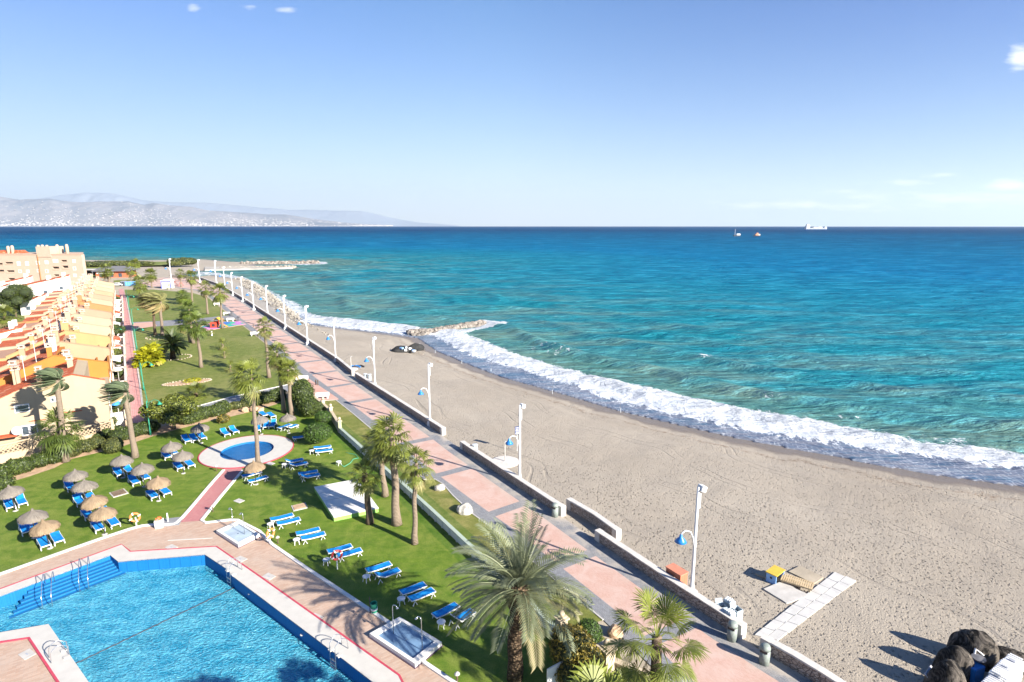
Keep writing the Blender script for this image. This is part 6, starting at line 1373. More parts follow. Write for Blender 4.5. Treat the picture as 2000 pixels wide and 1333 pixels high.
t = thing('planter_box', 'small white pedestal box with orange flowers at the lawn kerb', 'planter', at(312, 1030, 0), R(20)); MB().box((0, 0, .35), (.6, .5, .7), taper=1.1).build('box', M_plast, t); lm, _ = leafmass([(0, 0, .8, .25, .2, .15)], 90, .08, 3, 0); lm.build('flowers', M_or, t)
t = thing('tap_pad', 'grey square pad with short tap post beside the red garden path', 'tap', at(330, 1021, 0), R(15)); MB().box((0, 0, .03), (2.0, 1.5, .06)).build('pad', M_graypath, t); MB().lathe([(.07, 0), (.06, .8), (.02, .84)], (-.1, .1, .05), 10).build('post', M_plast, t)
pl0 = None
for i, (px, py, lb) in enumerate([(423, 921, 'mushroom garden light beside the paddling pool ring'), (416, 1000, 'mushroom garden light right of the red garden path'), (543, 1062, 'short grey garden light behind the standing lifebuoy'), (893, 1333, 'short grey garden light at the bottom edge of the lawn')]):
    if pl0 is None: pl0 = thing('garden_light', lb, 'garden light', at(px, py, 0), 0, 'short garden lights'); MB().tube((0, 0, 0), (0, 0, .55), .05, .05, 8).build('post', M_trunkd, pl0); MB().lathe([(.02, .70), (.13, .62), (.17, .55), (.05, .53)], (0, 0, 0), 12).build('cap', M_conc, pl0)
    else: dup(pl0, None, lb, at(px, py, 0))
hp = [at(x, y, .03) for x, y in [(663, 905), (672, 912), (684, 905), (690, 897), (700, 895), (694, 888), (683, 886), (676, 884)]]; tag(MB().path(hp, .03, 5).build('garden_hose', simple('hose_green', (.08, .42, .30), .5), None, True), 'thin green hose looping over the grass by the lone stool', 'hose')
t = thing('notice_board', 'white tilted notice board at the bottom edge beside the bronze shrub', 'notice board', at(1083, 1352, 0), R(35)); MB().box((0, 0, 1.0), (1.1, .08, 1.5)).build('board', M_plast, t); [MB().tube((x, .05, 0), (x, .05, 1.2), .03, .03, 6).build('leg', M_gal, t) for x in (-.4, .4)]
M_blw = m_rock0 = simple('white_boulder', (.38, .36, .32), .85, .35, 2.2, .06, 6)
for lb, px, py, s, mt in [('large white boulder on the verge', 908, 1000, .85, M_blw), ('grey-white boulder nearer the gate path', 859, 957, .62, M_blw), ('reddish boulder on the near verge by the promenade', 1200, 1240, .62, M_bed), ('pinkish boulders heaped at the far end of the garden lawn', 497, 803, .8, M_bed)]:
    c_ = at(px, py, 0); mb = MB(); rg = random.Random(px); s = s * .85; rock(mb, (0, 0, s * .35), s, rg, .7); 
    if 'heaped' in lb: rock(mb, (-1.2, -.3, .2), .6, rg); rock(mb, (1.0, -.2, .2), .5, rg)
    b_ = bmesh.new(); o = mb.build('boulder', mt); b_.from_mesh(o.data); bmesh.ops.subdivide_edges(b_, edges=b_.edges[:], cuts=2, use_grid_fill=True, smooth=.6)
    for v in b_.verts: v.co += Vector((rg.uniform(-1, 1), rg.uniform(-1, 1), rg.uniform(-1, 1))) * s * .075
    b_.to_mesh(o.data); b_.free(); o.location = c_; tag(o, lb, 'boulder', 'boulders along the verge')

# ================================================================ PROMENADE THINGS
M_binc = simple('grey_green_cast', (.20, .23, .21), .55, .2, 6)
bn = None
for px, py, lb in [(1429, 1250, 'grey-green cylindrical bin at the end of the stone wall by the slab path'), (1492, 1296, 'nearest grey-green cylindrical bin beside the near wall end'), (1084, 1009, 'grey-green cylindrical bin at the wall end above the date palm')]:
    if bn is None:
        bn = thing('promenade_bin', lb, 'litter bin', at(px, py, 0), R(-40), 'cylindrical bins on the promenade'); MB().lathe([(.30, 0), (.31, .85), (.27, .85), (.27, 1.0), (.31, 1.0), (.31, 1.12), (.26, 1.24), (.14, 1.31), (.01, 1.33)], (0, 0, 0), 22).build('drum', M_binc, bn, True); MB().box((0, -.27, .93), (.42, .06, .12)).build('slot', M_dark, bn)
    else: dup(bn, None, lb, at(px, py, 0), R(-40))
be = None
for px, py, rz, lb in [(630, 779, 15, 'white concrete bench beside the far garden pillars'), (590, 745, 10, 'white bench at the corner of the promenade bay'), (443, 616, 8, 'white bench near the playground mat'), (450, 628, 8, 'pale blue bench just above the playground mat'), (498, 656, 30, 'pale blue bench on the park lawn edge'), (424, 597, 30, 'pale blue bench half up the park edge')]:
    if be is None:
        be = thing('bench', lb, 'bench', at(px, py, 0), R(rz), 'benches along the promenade'); MB().box((0, 0, .45), (2.0, .5, .12)).build('seat', M_white, be); MB().box((0, .22, .72), (2.0, .1, .4)).build('backrest', M_white, be); [MB().box((x, 0, .2), (.2, .42, .4)).build('leg', M_white, be) for x in (-.75, .75)]
    else: dup(be, None, lb, at(px, py, 0), R(rz))
bo = None
for px, py, lb in [(617, 752, 'left brown bollard standing on the promenade'), (621, 753, 'right brown bollard standing on the promenade'), (495, 640, 'brown bollard on the far promenade')]:
    if bo is None: bo = thing('wooden_bollard', lb, 'bollard', at(px, py, 0), 0, 'brown bollards'); MB().tube((0, 0, 0), (0, 0, .8), .09, .09, 8).build('post', M_trunkd, bo); MB().lathe([(.1, .8), (.12, .84), (.02, .9)], (0, 0, 0), 8).build('cap', M_trunkd, bo)
    else: dup(bo, None, lb, at(px, py, 0))
for px, py, lb in [(453.5, 617, 'dark square bin at the end of the park path'), (466.5, 628, 'dark square bin beside the playground mat')]:
    t = thing('square_bin', lb, 'litter bin', at(px, py, 0), 0, 'dark square bins'); MB().box((0, 0, .6), (.7, .7, 1.2)).build('body', M_slate, t, recalc=True, bevel=.04); MB().box((0, 0, 1.22), (.8, .8, .1)).build('lid', M_dark, t)
# playground
M_pl = NM('playground_rubber'); _p = M_pl.coord('pos'); _n = M_pl.noise(.16, 2, .5, _p, .5); _r = M_pl.n('ShaderNodeValToRGB'); _r.color_ramp.interpolation = 'CONSTANT'
for k_, (pos_, c__) in enumerate([(0, (.03, .14, .38)), (.42, (.05, .35, .22)), (.50, (.42, .16, .42)), (.60, (.55, .25, .42))]):
    e = _r.color_ramp.elements[k_] if k_ < 2 else _r.color_ramp.elements.new(pos_); e.position = pos_; e.color = (*c__, 1)
M_pl.set(_r.inputs[0], _n); M_pl = M_pl.done(M_pl.bsdf(_r.outputs[0], .8))
t = thing('playground_mat', 'multicoloured blue green and pink play surface', 'play surface', at(425, 638, 0)); mm = P2([(384, 645), (400, 634), (440, 629), (470, 628), (480, 634), (430, 642), (385, 650)]); MB().slab([(x - t.location.x, y - t.location.y) for x, y in mm], .0, .04).build('surface', M_pl, t); strip_mb([(x - t.location.x, y - t.location.y) for x, y in mm], .25, 0, .06, True).build('border', M_salmon, t)
M_rdp = simple('play_red', (.48, .06, .03), .4); M_yl = simple('play_yellow', (.55, .37, .05), .5)
t = thing('climbing_frame', 'red and yellow play tower with roof and slide', 'playground', at(428, 639, 0), R(-15)); t.scale = (.72, .72, .72)
for x in (-1, 1):
    for y in (-1, 1): MB().tube((x, y, 0), (x, y, 2.9), .09, .09, 8).build('post', M_rdp, t)
MB().box((0, 0, 1.3), (2.2, 2.2, .12)).build('deck', M_rdp, t); MB().box((0, -1.0, 1.75), (2, .08, .8)).box((-1.0, 0, 1.75), (.08, 2, .8)).build('panel', M_rdp, t); mb = MB(); mb.add([(-1.3, -1.3, 2.8), (1.3, -1.3, 2.8), (1.3, 1.3, 2.8), (-1.3, 1.3, 2.8), (0, 0, 3.7)], [(0, 1, 4), (1, 2, 4), (2, 3, 4), (3, 0, 4)]); mb.build('roof', M_yl, t)
mb = MB(); mb.add([(1.1, -.4, 1.35), (3.4, -.4, .25), (4.0, -.4, .2), (1.1, .4, 1.35), (3.4, .4, .25), (4.0, .4, .2)], [(0, 1, 4, 3), (1, 2, 5, 4)]); mb.build('slide', M_yl, t); [MB().tube((1.1, y, 1.5), (3.6, y, .4), .05, .05, 6).build('slide_rail', M_rdp, t) for y in (-.42, .42)]
t = thing('play_cube', 'low red play cube with round holes on the playground', 'playground', at(419, 640, 0), R(10)); MB().box((0, 0, .7), (1.7, 1.5, 1.4)).build('body', M_rdp, t, recalc=True, bevel=.08); MB().box((0, -.77, .7), (.7, .04, .7)).build('opening', M_dark, t)
t = thing('spring_rider', 'small orange swing frame on the paving right of the white kiosk', 'playground', at(348, 559, 0)); [MB().tube((x, 0, 2.2), (x + s * .6, s * .8, 0), .08, .08, 6).build('leg', M_rdp, t) for x in (-1.3, 1.3) for s in (-1, 1)]; MB().tube((-1.4, 0, 2.2), (1.4, 0, 2.2), .08, .08, 6).build('beam', M_rdp, t); MB().box((0, 0, .6), (.6, .3, .1)).build('seat', M_dark, t)


# patio furniture glimpsed between the houses and the red walk
def row_pt(u, v): p_ = O_ + U_ * u + V_ * v; return Vector((p_.x, p_.y, 0))
for i, (u, col, lb) in enumerate([(6.0, (.05, .25, .55), 'closed blue and white patio parasol beside the orange house porch'), (28.5, (.55, .50, .42), 'cream patio parasol in front of the yellow house'), (52.0, (.45, .10, .06), 'red patio parasol in front of the sixth house')]):
    t = thing('patio_parasol', lb, 'parasol', row_pt(u, -.45), 0, 'patio parasols'); MB().tube((0, 0, 0), (0, 0, 2.4), .03, .03, 6).build('pole', M_frame, t)
    MB().lathe([(.02, 2.62), (.35, 2.48), (.72, 2.2), (.70, 2.18), (.02, 2.4)], (0, 0, 0), 8).build('canopy', simple('patio_canopy_%d' % i, col, .8), t); MB().lathe([(.22, 0), (.2, .08), (.04, .1)], (0, 0, 0), 10).build('base', M_conc, t)
for i, (u, lb) in enumerate([(3.2, 'white patio table behind the wall of the nearest house'), (17.0, 'white patio table of the orange house'), (40.0, 'white patio table of the cream house'), (63.5, 'white patio table of the pink house'), (85.0, 'white patio table in the far half of the row')]):
    t = thing('patio_table', lb, 'table', row_pt(u, -.5), .4 * i, 'patio tables'); MB().lathe([(.45, .70), (.47, .73), (.02, .74)], (0, 0, 0), 12).build('top', M_plast, t); [MB().tube((.3 * math.cos(a_), .3 * math.sin(a_), .7), (.36 * math.cos(a_), .36 * math.sin(a_), 0), .03, .03, 5).build('leg', M_plast, t) for a_ in (.8, 2.4, 3.9, 5.5)]
houses = [o for o in bpy.data.objects if o.name.startswith('terraced_house')]
for i, o in enumerate(houses):
    u0 = i * UW; loc0 = U_ * 0
    mb = MB(); a_ = U_ * 4.2 + V_ * 8.4
    mb.tube(a_ + Vector((0, 0, 7.2)), a_ + Vector((0, 0, 10.4)), .035, .03, 5)
    for k in range(4): q = a_ + Vector((0, 0, 10.3 - .12 * k)); mb.tube(q - V_ * (.5 - .08 * k), q + V_ * (.5 - .08 * k), .018, .018, 4)
    mb.build('aerial', M_gal, o)
    mb = MB(); hbox(mb, 7.6, 2.6, 5.0, .9, .35, .65); ac = mb.build('air_conditioner', M_plast, o, recalc=True)
    if i % 2 == 0 and i: mb = MB(); hbox(mb, 8.6, 9.4, 6.55, 1.1, .9, .16); mb.build('roof_window', M_pane, o, recalc=True)

# ================================================================ BEACH THINGS
M_bb = m_brick('red_block', (.48, .15, .08), (.54, .20, .115), (.32, .15, .10), 2.5, 0, .5, .25)
c_ = at(1322, 1114, 1.15); c_.z = -.1; t = thing('brick_box', 'orange-red block-built cabinet behind the sea wall beside the nearest lamp', 'cabinet', c_, R(-56)); MB().box((0, 0, .6), (1.35, .78, 1.35)).build('body', M_bb, t); MB().box((0, 0, 1.30), (1.43, .86, .07)).build('lid', simple('terracotta_slab', (.50, .19, .12), .8), t); MB().box((-.0, -.40, .6), (.9, .03, .8)).build('door', M_bb, t)
M_wheel = simple('bin_grey', (.34, .40, .44), .5, .15, 4)
for k, (px, py, hh, lb, rz) in enumerate([(1409, 1207, .95, 'open grey bin, leftmost of the four clustered behind the wall', 10), (1421, 1200, 1.05, 'grey bin with lid at the back of the cluster', 40), (1438, 1215, 1.0, 'open grey bin on the right of the cluster', 25), (1424, 1224, 1.05, 'front grey bin of the cluster with crumpled lid', 30)]):
    t = thing('beach_bin', lb, 'litter bin', on_sand(px, py), R(rz), 'cluster of grey bins behind the wall'); MB().slab([(-.26, -.26), (.26, -.26), (.26, .26), (-.26, .26)], 0, hh, [[(-.22, -.22), (.22, -.22), (.22, .22), (-.22, .22)]]).build('body', M_wheel, t); MB().box((0, 0, hh * .35), (.44, .44, hh * .7)).build('liner', M_dark, t)
    if k in (1, 3):
        MB().box((0, 0, hh + .06), (.56, .56, .10), M=Matrix.Rotation(R(8), 4, 'X'), taper=.8).build('lid', M_wheel, t); [MB().box((0, -.15 + .15 * q, hh + .13), (.44, .05, .04)).build('lid_rib', M_plast, t) for q in range(3)]
    else: MB().box((-.1, .32, hh + .1), (.5, .06, .4), M=Matrix.Rotation(R(-20), 4, 'X')).build('lid', M_wheel, t)
# slab path out on the sand
def sl_quad(pts, z1=.10): return [Vector((*(tuple(on_sand(*p)[:2])), 0)) for p in pts]
qa = [on_sand(*p) for p in [(1473, 1242), (1632, 1118), (1673, 1137), (1516, 1255)]]; c = sum(qa, Vector()) / 4
t = thing('slab_path', 'walkway of large white concrete slabs laid across the sand', 'walkway', c); e0, e1 = qa[0] - c, qa[1] - c; f0, f1 = qa[3] - c, qa[2] - c; N_ = 9; rg = random.Random(4); M_slab = simple('white_slab', (.46, .45, .43), .8, .12, 1.0, .01, 15)
for i in range(N_):
    for j in range(2):
        a, b = (i + (.12 if j else -.12)) / N_, (i + 1 + (.12 if j else -.12)) / N_; a = max(0, a); b = min(1, b); g = .014
        P0, P1, P3, P4 = e0.lerp(e1, a + .004), e0.lerp(e1, b - .004), f0.lerp(f1, b - .004), f0.lerp(f1, a + .004); j0, j1 = (0, .5) if j == 0 else (.5, 1)
        qd = [P0.lerp(P4, j0 + g), P1.lerp(P3, j0 + g), P1.lerp(P3, j1 - g), P0.lerp(P4, j1 - g)]; zt = .10 + rg.uniform(-.008, .008)
        MB().slab([(v.x, v.y) for v in qd][::1], -.25, zt + (qd[0].z + qd[2].z) / 2).build('slab', M_slab, t, recalc=True)
for k, (qd, lb, mt) in enumerate([([(1491, 1152), (1530, 1137), (1560, 1157), (1522, 1171)], 'pale concrete slab with sand stains left of the wooden pallet', M_conc), ([(1518, 1168), (1556, 1154), (1582, 1166), (1536, 1180)], 'pale slab touching the white slab path', M_conc), ([(1540, 1118), (1562, 1108), (1608, 1130), (1590, 1142)], 'sandy concrete slab behind the wooden pallet', M_earth), ([(1475, 1122), (1492, 1116), (1545, 1135), (1512, 1138)], 'brown board under the yellow and blue box', M_earth)]):
    q = [on_sand(*p) for p in qd]; c = sum(q, Vector()) / 4; t = thing('concrete_slab', lb, 'slab', c, 0, 'loose slabs on the sand'); MB().slab([((p - c).x, (p - c).y) for p in q], -.12, .10).build('slab', mt, t, recalc=True)
M_wood = simple('pallet_wood', (.46, .35, .21), .8, .2, 4)
t = thing('wooden_pallet', 'light wooden pallet lying tilted on the slabs', 'pallet', on_sand(1556, 1144) + Vector((0, 0, .32)), R(-35)); [MB().box((-1.0 + k * .145, 0, .05), (.10, 1.05, .03)).build('slat', M_wood, t) for k in range(15)]; [MB().box((0, y, -.02), (2.12, .09, .09)).build('bearer', M_wood, t) for y in (-.45, 0, .45)]; [MB().box((x, y, -.2), (.12, .12, .3)).build('block', M_wood, t) for x in (-.9, .9) for y in (-.45, .45)]
t = thing('bench_box', 'box bench with yellow top and light blue ends on the sand', 'bench', on_sand(1513, 1133), R(40)); MB().box((0, 0, .75), (1.35, .85, .07)).build('top', M_yl, t); M_lb = simple('light_blue_panel', (.22, .40, .68), .5)
for x in (-.6, .6): pn = MB().box((x, 0, .36), (.07, .75, .75)).build('end_panel', M_lb, t); MB().lathe([(.07, 0), (.09, .01), (.07, .02)], (0, 0, 0), 12).build('badge', M_dark, pn).matrix_local = Matrix.Translation((x + (-.045 if x < 0 else .045), 0, .45)) @ Matrix.Rotation(math.pi / 2 * (1 if x > 0 else -1), 4, 'Y')
MB().box((0, 0, .3), (1.1, .05, .45)).build('brace', M_slate, t)
# beach showers, bins in the middle distance
for lb, px, py, s in [('beach shower pole on a round white concrete disc near the second lamp post', 986, 903, 1.6), ('far beach shower on a pale disc beside the fifth lamp post', 686, 722, 1.2)]:
    c_ = on_sand(px, py); t = thing('beach_shower', lb, 'outdoor shower', c_, R(30), 'beach showers'); MB().lathe([(s, -.1), (s, .1), (s * .9, .14), (.02, .14)], (0, 0, 0), 30).build('disc', M_capw, t); MB().tube((0, 0, .1), (0, 0, 2.35), .07, .06, 8).build('pole', M_conc, t); MB().path([(0, 0, 2.3), (.1, 0, 2.45), (.3, 0, 2.4)], .03, 6).build('shower_head', M_gal, t)
for lb, px, py in [('pale beach bin beside the wall end near the beach shower', 928, 887), ('left grey beach bin near the fourth lamp post', 714, 743), ('right grey beach bin near the fourth lamp post', 722, 744)]:
    t = thing('round_beach_bin', lb, 'litter bin', on_sand(px, py), 0, 'round bins on the beach'); MB().lathe([(.28, -.1), (.30, .95), (.24, .97), (.02, .8)], (0, 0, 0), 14).build('drum', M_wheel, t); MB().lathe([(.34, 1.1), (.34, 1.16), (.02, 1.2)], (0, 0, 0), 14).build('lid', M_gal, t); MB().tube((.28, 0, .3), (.28, 0, 1.14), .03, .03, 6).build('bracket', M_gal, t)
t = thing('folded_boat', 'small blue and dark dinghy drawn up beside the far beach shower', 'boat', on_sand(692, 719), R(20)); [MB().path([(x0, 0, .1), (x0 - .5, .5, .25), (x0 - 1.6, .5, .25), (x0 - 2.1, 0, .2)], .16, 7).build('tube', m_, t) for x0, m_ in ((1.1, M_blue), (1.8, M_dark))]; MB().box((-.2, 0, .1), (2, .8, .08)).build('floor', M_slate, t)
t = thing('lying_boat', 'tiny dark dinghy lying against the sea wall by the fifth lamp', 'boat', on_sand(664, 711), R(-50)); MB().path([(1, 0, .2), (.4, .35, .22), (-.9, .35, .22), (-1.2, 0, .2), (-.9, -.35, .22), (.4, -.35, .22), (1, 0, .2)], .14, 6).build('tube', M_dark, t); MB().box((-.1, 0, .12), (1.6, .5, .06)).build('floor', M_blue, t)
# net-covered heap far out on the beach
M_net = simple('black_net', (.022, .022, .022), .85, .5, 3, .05, 12)
def heap(name, lb, cat, c, s, mat, seed, rz=0, squash=1.0, jit=.10, group=None, subd=3):
    b_ = bmesh.new(); bmesh.ops.create_icosphere(b_, subdivisions=subd, radius=1); rg = np.random.default_rng(seed); ph = rg.random(6) * 6
    for v in b_.verts:
        d = v.co.normalized(); q = 1 + jit * (math.sin(d.x * 4 + ph[0]) + math.sin(d.y * 5 + ph[1]) + math.sin(d.z * 6 + ph[2])) * .5 + jit * .35 * math.sin(d.x * 17 + ph[3] + d.y * 13) ; v.co = Vector((d.x * s[0] * q, d.y * s[1] * q, d.z * s[2] * q * (1 if d.z > 0 else .25)))
    me = bpy.data.meshes.new(name); b_.to_mesh(me); b_.free(); me.polygons.foreach_set('use_smooth', [True] * len(me.polygons)); o = mobj(name, me, mat); o.location = c; o.rotation_euler = (0, 0, R(rz))
    return o
tag(heap('net_heap', '', '', on_sand(785, 687), (2.4, 1.2, 1.3), M_net, 1, 20), 'left black tarpaulin-covered heap far down the beach', 'covered heap', 'black covered heaps on the far beach'); tag(heap('net_heap', '', '', on_sand(811, 684), (2.2, 1.2, 1.5), M_net, 2, 30), 'right black tarpaulin-covered heap far down the beach', 'covered heap', 'black covered heaps on the far beach')
t = thing('stacked_gear', 'jumble of white and blue beach gear between the two far black heaps', 'beach gear', on_sand(800, 689)); rg = random.Random(6)
for k in range(14): MB().box((rg.uniform(-2, 2), rg.uniform(-.6, .6), rg.uniform(.2, 1.2)), (rg.uniform(.3, .9), rg.uniform(.2, .6), rg.uniform(.1, .5)), rg.uniform(0, 3)).build('piece', rg.choice([M_plast, M_lb, M_net, M_plast]), t)
# fishing rods planted at the water's edge
for i, (px, py, lb) in enumerate([(850, 690, 'fishing rod nearest the rock groyne'), (902, 711, 'second fishing rod from the rock groyne'), (959, 727, 'third fishing rod from the rock groyne'), (1079, 770, 'fourth fishing rod from the rock groyne'), (1212, 806, 'fishing rod farthest along the beach from the groyne'), (820, 676, 'fishing rod at the root of the groyne')]):
    t = thing('fishing_rod', lb, 'fishing rod', on_sand(px, py), R(20 * i), 'fishing rods along the shore'); MB().path([(0, 0, 0), (.1, 0, 1.5), (.35, 0, 3.4)], [.03, .02, .01], 5).build('rod', M_slate, t); MB().tube((0, 0, -.1), (0, 0, .7), .045, .045, 6).build('rod_rest', M_gal, t)
# near right: covered bundles, stacked white loungers
M_tarp = NM('dark_net_cover'); _p = M_tarp.coord(); _n = M_tarp.noise(1.6, 6, .7, M_tarp.vscale(_p, (1, 1, .4)), 1.2); _n2 = M_tarp.noise(14, 4, .7, M_tarp.vscale(_p, (1, 3, .6)))
M_tarp = M_tarp.done(M_tarp.bsdf(M_tarp.mix(M_tarp.mapr(_n, .42, .62), (.014, .013, .012), (.18, .155, .13)), .9, M_tarp.bump(M_tarp.math('ADD', _n, M_tarp.math('MULTIPLY', _n2, .6)), .12), .15))
for i, (px, py, s, rz, lb) in enumerate([(1898, 1290, (1.25, .85, 2.1), -35, 'tallest dark net-covered bundle, at the top of the near pile'), (1862, 1314, (1.05, .75, 1.75), -30, 'middle dark net-covered bundle of the near pile'), (1848, 1352, (1.1, .8, 1.9), -20, 'front dark net-covered bundle beside the grey grate'), (1972, 1300, (1.3, .7, 1.1), -40, 'low dark net-covered bundle at the right edge')]):
    tag(heap('net_bundle', '', '', on_sand(px, py), s, M_tarp, 10 + i, rz, jit=.07, subd=4), lb, 'covered bundle', 'dark net-covered bundles on the near sand')
c0 = on_sand(1938, 1366); 
for i, (dx, dy, hgt, lb) in enumerate([(0, 0, 1.25, 'left tall stack of white loungers at the bottom right corner'), (.85, .55, 1.45, 'middle stack of white loungers at the bottom right corner'), (1.75, 1.1, 1.35, 'right stack of white loungers at the bottom right corner')]):
    t = thing('lounger_stack', lb, 'stacked loungers', (c0.x + dx, c0.y + dy, c0.z), R(33), 'stacks of white loungers'); nst = 7
    for k in range(nst):
        z_ = .12 + k * (hgt / nst); pc = MB().box((0, 0, z_), (1.9, .07, .09)).build('side_rail', M_plast, t); pc.location.y = -.36; p2 = dup(pc, t); p2.location.y = .36; MB().box((0, 0, z_ + .03), (1.85, .62, .035)).build('deck', M_plast, t)
    for q in range(9): MB().box((-.8 + q * .2, 0, hgt + .12), (.13, .60, .02)).build('top_slat', M_plast, t)
    MB().box((.72, 0, hgt * .5), (.09, .80, hgt)).build('leg', M_plast, t); MB().box((-.72, 0, hgt * .5), (.09, .80, hgt)).build('leg', M_plast, t); MB().box((.1, 0, hgt + .16), (.12, .3, .05)).build('hinge', M_shut, t)
t = thing('grate_panel', 'grey ribbed panel leaning against the front bundle', 'panel', on_sand(1824, 1338) + Vector((0, 0, .45)), R(40)); T = Matrix.Rotation(R(38), 4, 'X'); [MB().box(T @ Vector((0, -.45 + k * .15, 0)), (1.1, .11, .05), M=T).build('slat', M_shut, t) for k in range(7)]; [MB().box(T @ Vector((x, 0, -.05)), (.08, 1.05, .05), M=T).build('batten', M_shut, t) for x in (-.4, .4)]
t = thing('gear_crate', 'blue crate and round lid half in shade beside the white stacks', 'crate', on_sand(1898, 1326) + Vector((0, 0, .0)), R(20)); MB().box((0, 0, .5), (.9, .7, .95)).build('crate', M_blue, t, recalc=True, bevel=.04); MB().lathe([(.3, .98), (.36, 1.02), (.36, 1.1), (.02, 1.14)], (.5, .1, .1), 18).build('lid', M_slate, t); MB().path([(.4, .3, .9), (.8, .5, 1.4), (1.1, .2, 1.1)], .06, 6).build('pipe', M_plast, t)

# ================================================================ ROCKS
def m_rock(name, a_, b_):
    a = NM(name); p = a.coord('pos'); n_ = a.noise(.9, 5, .7, p); s_ = a.attr('shade', 0); sp_ = a.n('ShaderNodeSeparateColor'); a.set(sp_.inputs[0], s_); c = a.mix(a.math('ADD', a.math('MULTIPLY', n_, .5), a.math('MULTIPLY', sp_.outputs[0], .6), clamp=True), a_, b_); return a.done(a.bsdf(c, .85, a.bump(a.noise(6, 4, .7, p), .06), .3))
M_rk = m_rock('groyne_rock', (.05, .042, .035), (.34, .30, .26)); M_rkl = m_rock('pale_rock', (.12, .105, .085), (.36, .33, .285))
def rockline(name, lb, cat, pts, w0, w1, n, s0, s1, mat, hgt, seed, kind=None, grp=None):
    rg = random.Random(seed); X_, Y_, T_ = resample(pts, 200); mb = MB()
    for _ in range(n):
        t_ = rg.random(); k = min(198, int(t_ * 199)); w_ = w0 + (w1 - w0) * t_; o = max(-1, min(1, rg.gauss(0, .5))); dx, dy = X_[k + 1] - X_[k], Y_[k + 1] - Y_[k]; L = math.hypot(dx, dy) + 1e-6; x, y = X_[k] - dy / L * o * w_, Y_[k] + dx / L * o * w_
        z_ = SEA - .3 + (hgt + .3) * (1 - abs(o) ** 1.5) * rg.uniform(.55, 1.0); rock(mb, (x, y, z_), rg.uniform(s0, s1), rg, .75, rg.random())
    o = mb.build(name, mat); return tag(o, lb, cat, grp, kind)
S_ = lambda *p: [W2(x, y, SEA) for x, y in p]
rockline('rock_groyne', 'dark rock groyne reaching out from the beach into the surf', 'breakwater', S_((800, 654), (840, 651), (880, 645), (915, 639), (944, 634)), 2.6, 1.9, 620, .38, .85, M_rk, 1.0, 1)
rockline('rock_groyne', 'near pale rock spit closing the cove', 'breakwater', S_((430, 526), (480, 525), (530, 524.5), (578, 524)), 3.5, 3.0, 420, .7, 1.5, M_rkl, 1.1, 2)
rockline('rock_groyne', 'outer rock spit with spray at its tip', 'breakwater', S_((470, 516), (520, 515.5), (560, 515), (600, 514.5), (622, 514.5)), 4, 3.0, 420, .7, 1.6, M_rk, 1.4, 3)
rockline('shore_rocks', 'scattered rocks between the far sea wall and the surf', 'rocks', S_((575, 624), (552, 603), (535, 588), (518, 575), (500, 562), (482, 551), (462, 546)), 2.5, 3, 650, .25, .8, M_rkl, .9, 4, 'stuff')
rockline('shore_rocks', 'loose pebbles and stones strewn over the pebbly beach', 'rocks', S_((640, 668), (585, 638), (550, 614), (520, 592), (495, 573), (472, 558)), 3.5, 3.5, 750, .12, .38, M_rkl, 1.9, 5, 'stuff')
tag(MB().slab([(x, y) for x, y in S_((400, 530), (470, 528), (540, 526.5), (572, 525.5), (560, 522.5), (470, 523), (400, 524))], SEA - .5, SEA + .9).build('sand_spit', simple('pale_spit', (.34, .315, .28), .9, .25, .15)), kind='structure')
# ================================================================ VESSELS
M_hull = simple('dark_hull', (.03, .035, .05), .6); M_ora = simple('orange_cabin', (.62, .28, .16), .6)
b = at(1439, 462, SEA); t = thing('mussel_barge', 'small dark work barge with white cabin and tall mast out at sea', 'barge', (b.x, b.y, SEA), R(5), 'work barges out at sea'); s = b.y / F
MB().box((0, 0, .6 * s), (13 * s, 5 * s, 2.6 * s), taper=1.05).build('hull', M_hull, t); MB().box((2.6 * s, 0, 3.6 * s), (7 * s, 4 * s, 3.0 * s)).build('cabin', M_plast, t); MB().tube((-4 * s, 0, 1.5 * s), (-4 * s, 0, 13.5 * s), .55 * s, .45 * s, 8).build('mast', M_shut, t)
b = at(1478, 462, SEA); t = thing('mussel_barge', 'small work barge with orange cabin and crane out at sea', 'barge', (b.x, b.y, SEA), R(-5), 'work barges out at sea')
MB().box((0, 0, .6 * s), (13 * s, 5 * s, 2.4 * s), taper=1.05).build('hull', M_hull, t); MB().box((0, 0, 3.2 * s), (5.5 * s, 4 * s, 3 * s)).box((.8 * s, 0, 5.6 * s), (3 * s, 3 * s, 2.2 * s)).build('cabin', M_ora, t); MB().box((3.8 * s, 0, 3.1 * s), (4.2 * s, 3.6 * s, 2.6 * s)).build('deckhouse', M_plast, t); MB().tube((-3 * s, 0, 1.5 * s), (-6 * s, 0, 6 * s), .5 * s, .35 * s, 6).tube((1 * s, 0, 6 * s), (1 * s, 0, 9 * s), .3 * s, .3 * s, 6).build('crane', M_hull, t)
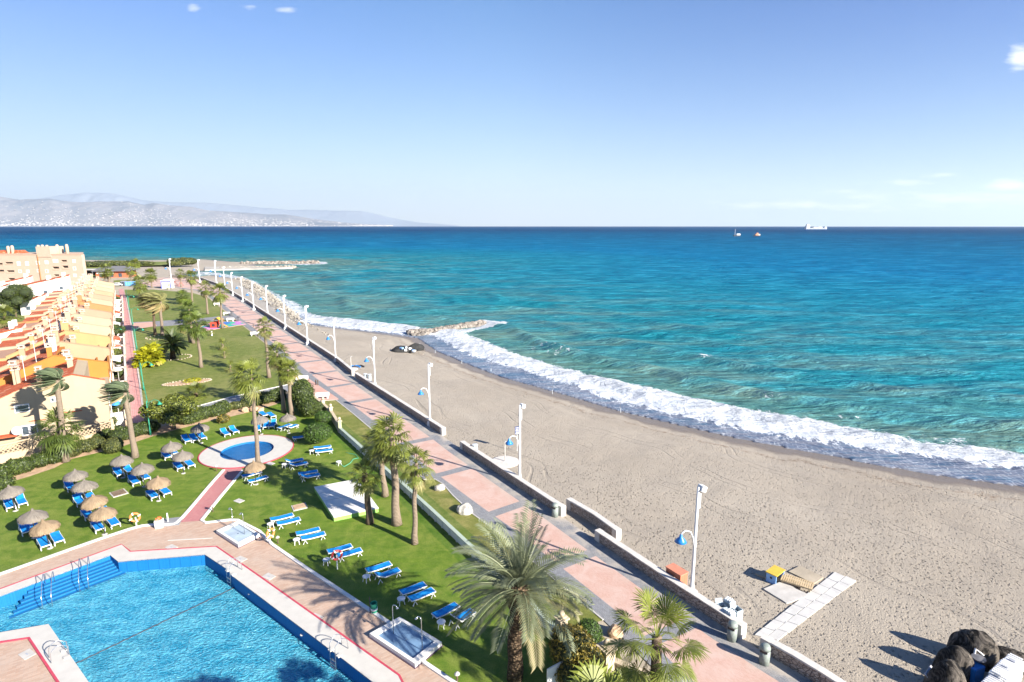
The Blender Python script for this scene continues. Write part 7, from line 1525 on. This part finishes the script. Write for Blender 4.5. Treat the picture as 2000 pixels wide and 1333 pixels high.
Yd = 4600.0; s = Yd / F * 1.0; x_ = (1593 - 1000) / F * Yd * .983; t = thing('cargo_ship', 'long pale cargo ship with stern superstructure on the horizon', 'ship', (x_, Yd, SEA), R(2))
mb = MB(); hp_ = [(-21, -3.2), (17, -3.2), (21.5, 0), (17, 3.2), (-21, 3.2)]; mb.slab([(x * s, y * s) for x, y in hp_], 0, 2.6 * s); mb.build('hull', simple('ship_hull', (.30, .33, .42), .5), t)
MB().box((-16.5 * s, 0, 5 * s), (6.5 * s, 5 * s, 4.8 * s)).box((-16.8 * s, 0, 8.2 * s), (3.5 * s, 4 * s, 1.8 * s)).build('superstructure', M_plast, t); MB().tube((-18.5 * s, 0, 6 * s), (-18.5 * s, 0, 10.2 * s), .8 * s, .7 * s, 8).build('funnel', M_slate, t)
MB().box((-2 * s, 0, 3.5 * s), (7 * s, 4.6 * s, 1.8 * s)).box((7 * s, 0, 3.6 * s), (8 * s, 4.6 * s, 2.0 * s)).build('cargo', M_plast, t); MB().box((-7 * s, 0, 3.6 * s), (2.4 * s, 4.6 * s, 2 * s)).build('hatch', M_slate, t); MB().box((18.4 * s, 0, 3.6 * s), (3.4 * s, 3 * s, 2.0 * s)).build('forecastle', M_plast, t); MB().tube((18 * s, 0, 4 * s), (18 * s, 0, 7 * s), .25 * s, .25 * s, 6).build('mast', M_gal, t)

# shade of palms standing just outside the frame falls on the pool: the trees themselves
for px, py, z_, lb in [(560, 1480, 8.5, 'fan palm standing on the deck side just below the view'), (420, 1500, 8.0, 'second fan palm just below the view')]:
    pass
# ================================================================ HAZE
a = NM('sea_haze'); v_ = a.n('ShaderNodeVolumePrincipled'); v_.inputs['Color'].default_value = (.74, .87, 1.0, 1); v_.inputs['Density'].default_value = 1.9e-5; v_.inputs['Anisotropy'].default_value = .2
a.t.links.new(v_.outputs[0], a.out.inputs['Volume'])
hz = MB().box((0, 20000, 1380), (120000, 62000, 2800)).build('haze', a.m); tag(hz, 'thin pale sea haze over the whole bay', 'haze', kind='stuff')
for p_ in list(LP.values()): 
    if p_['label'] == 'x':
        for ch in list(p_.children_recursive) + [p_]: bpy.data.objects.remove(ch)
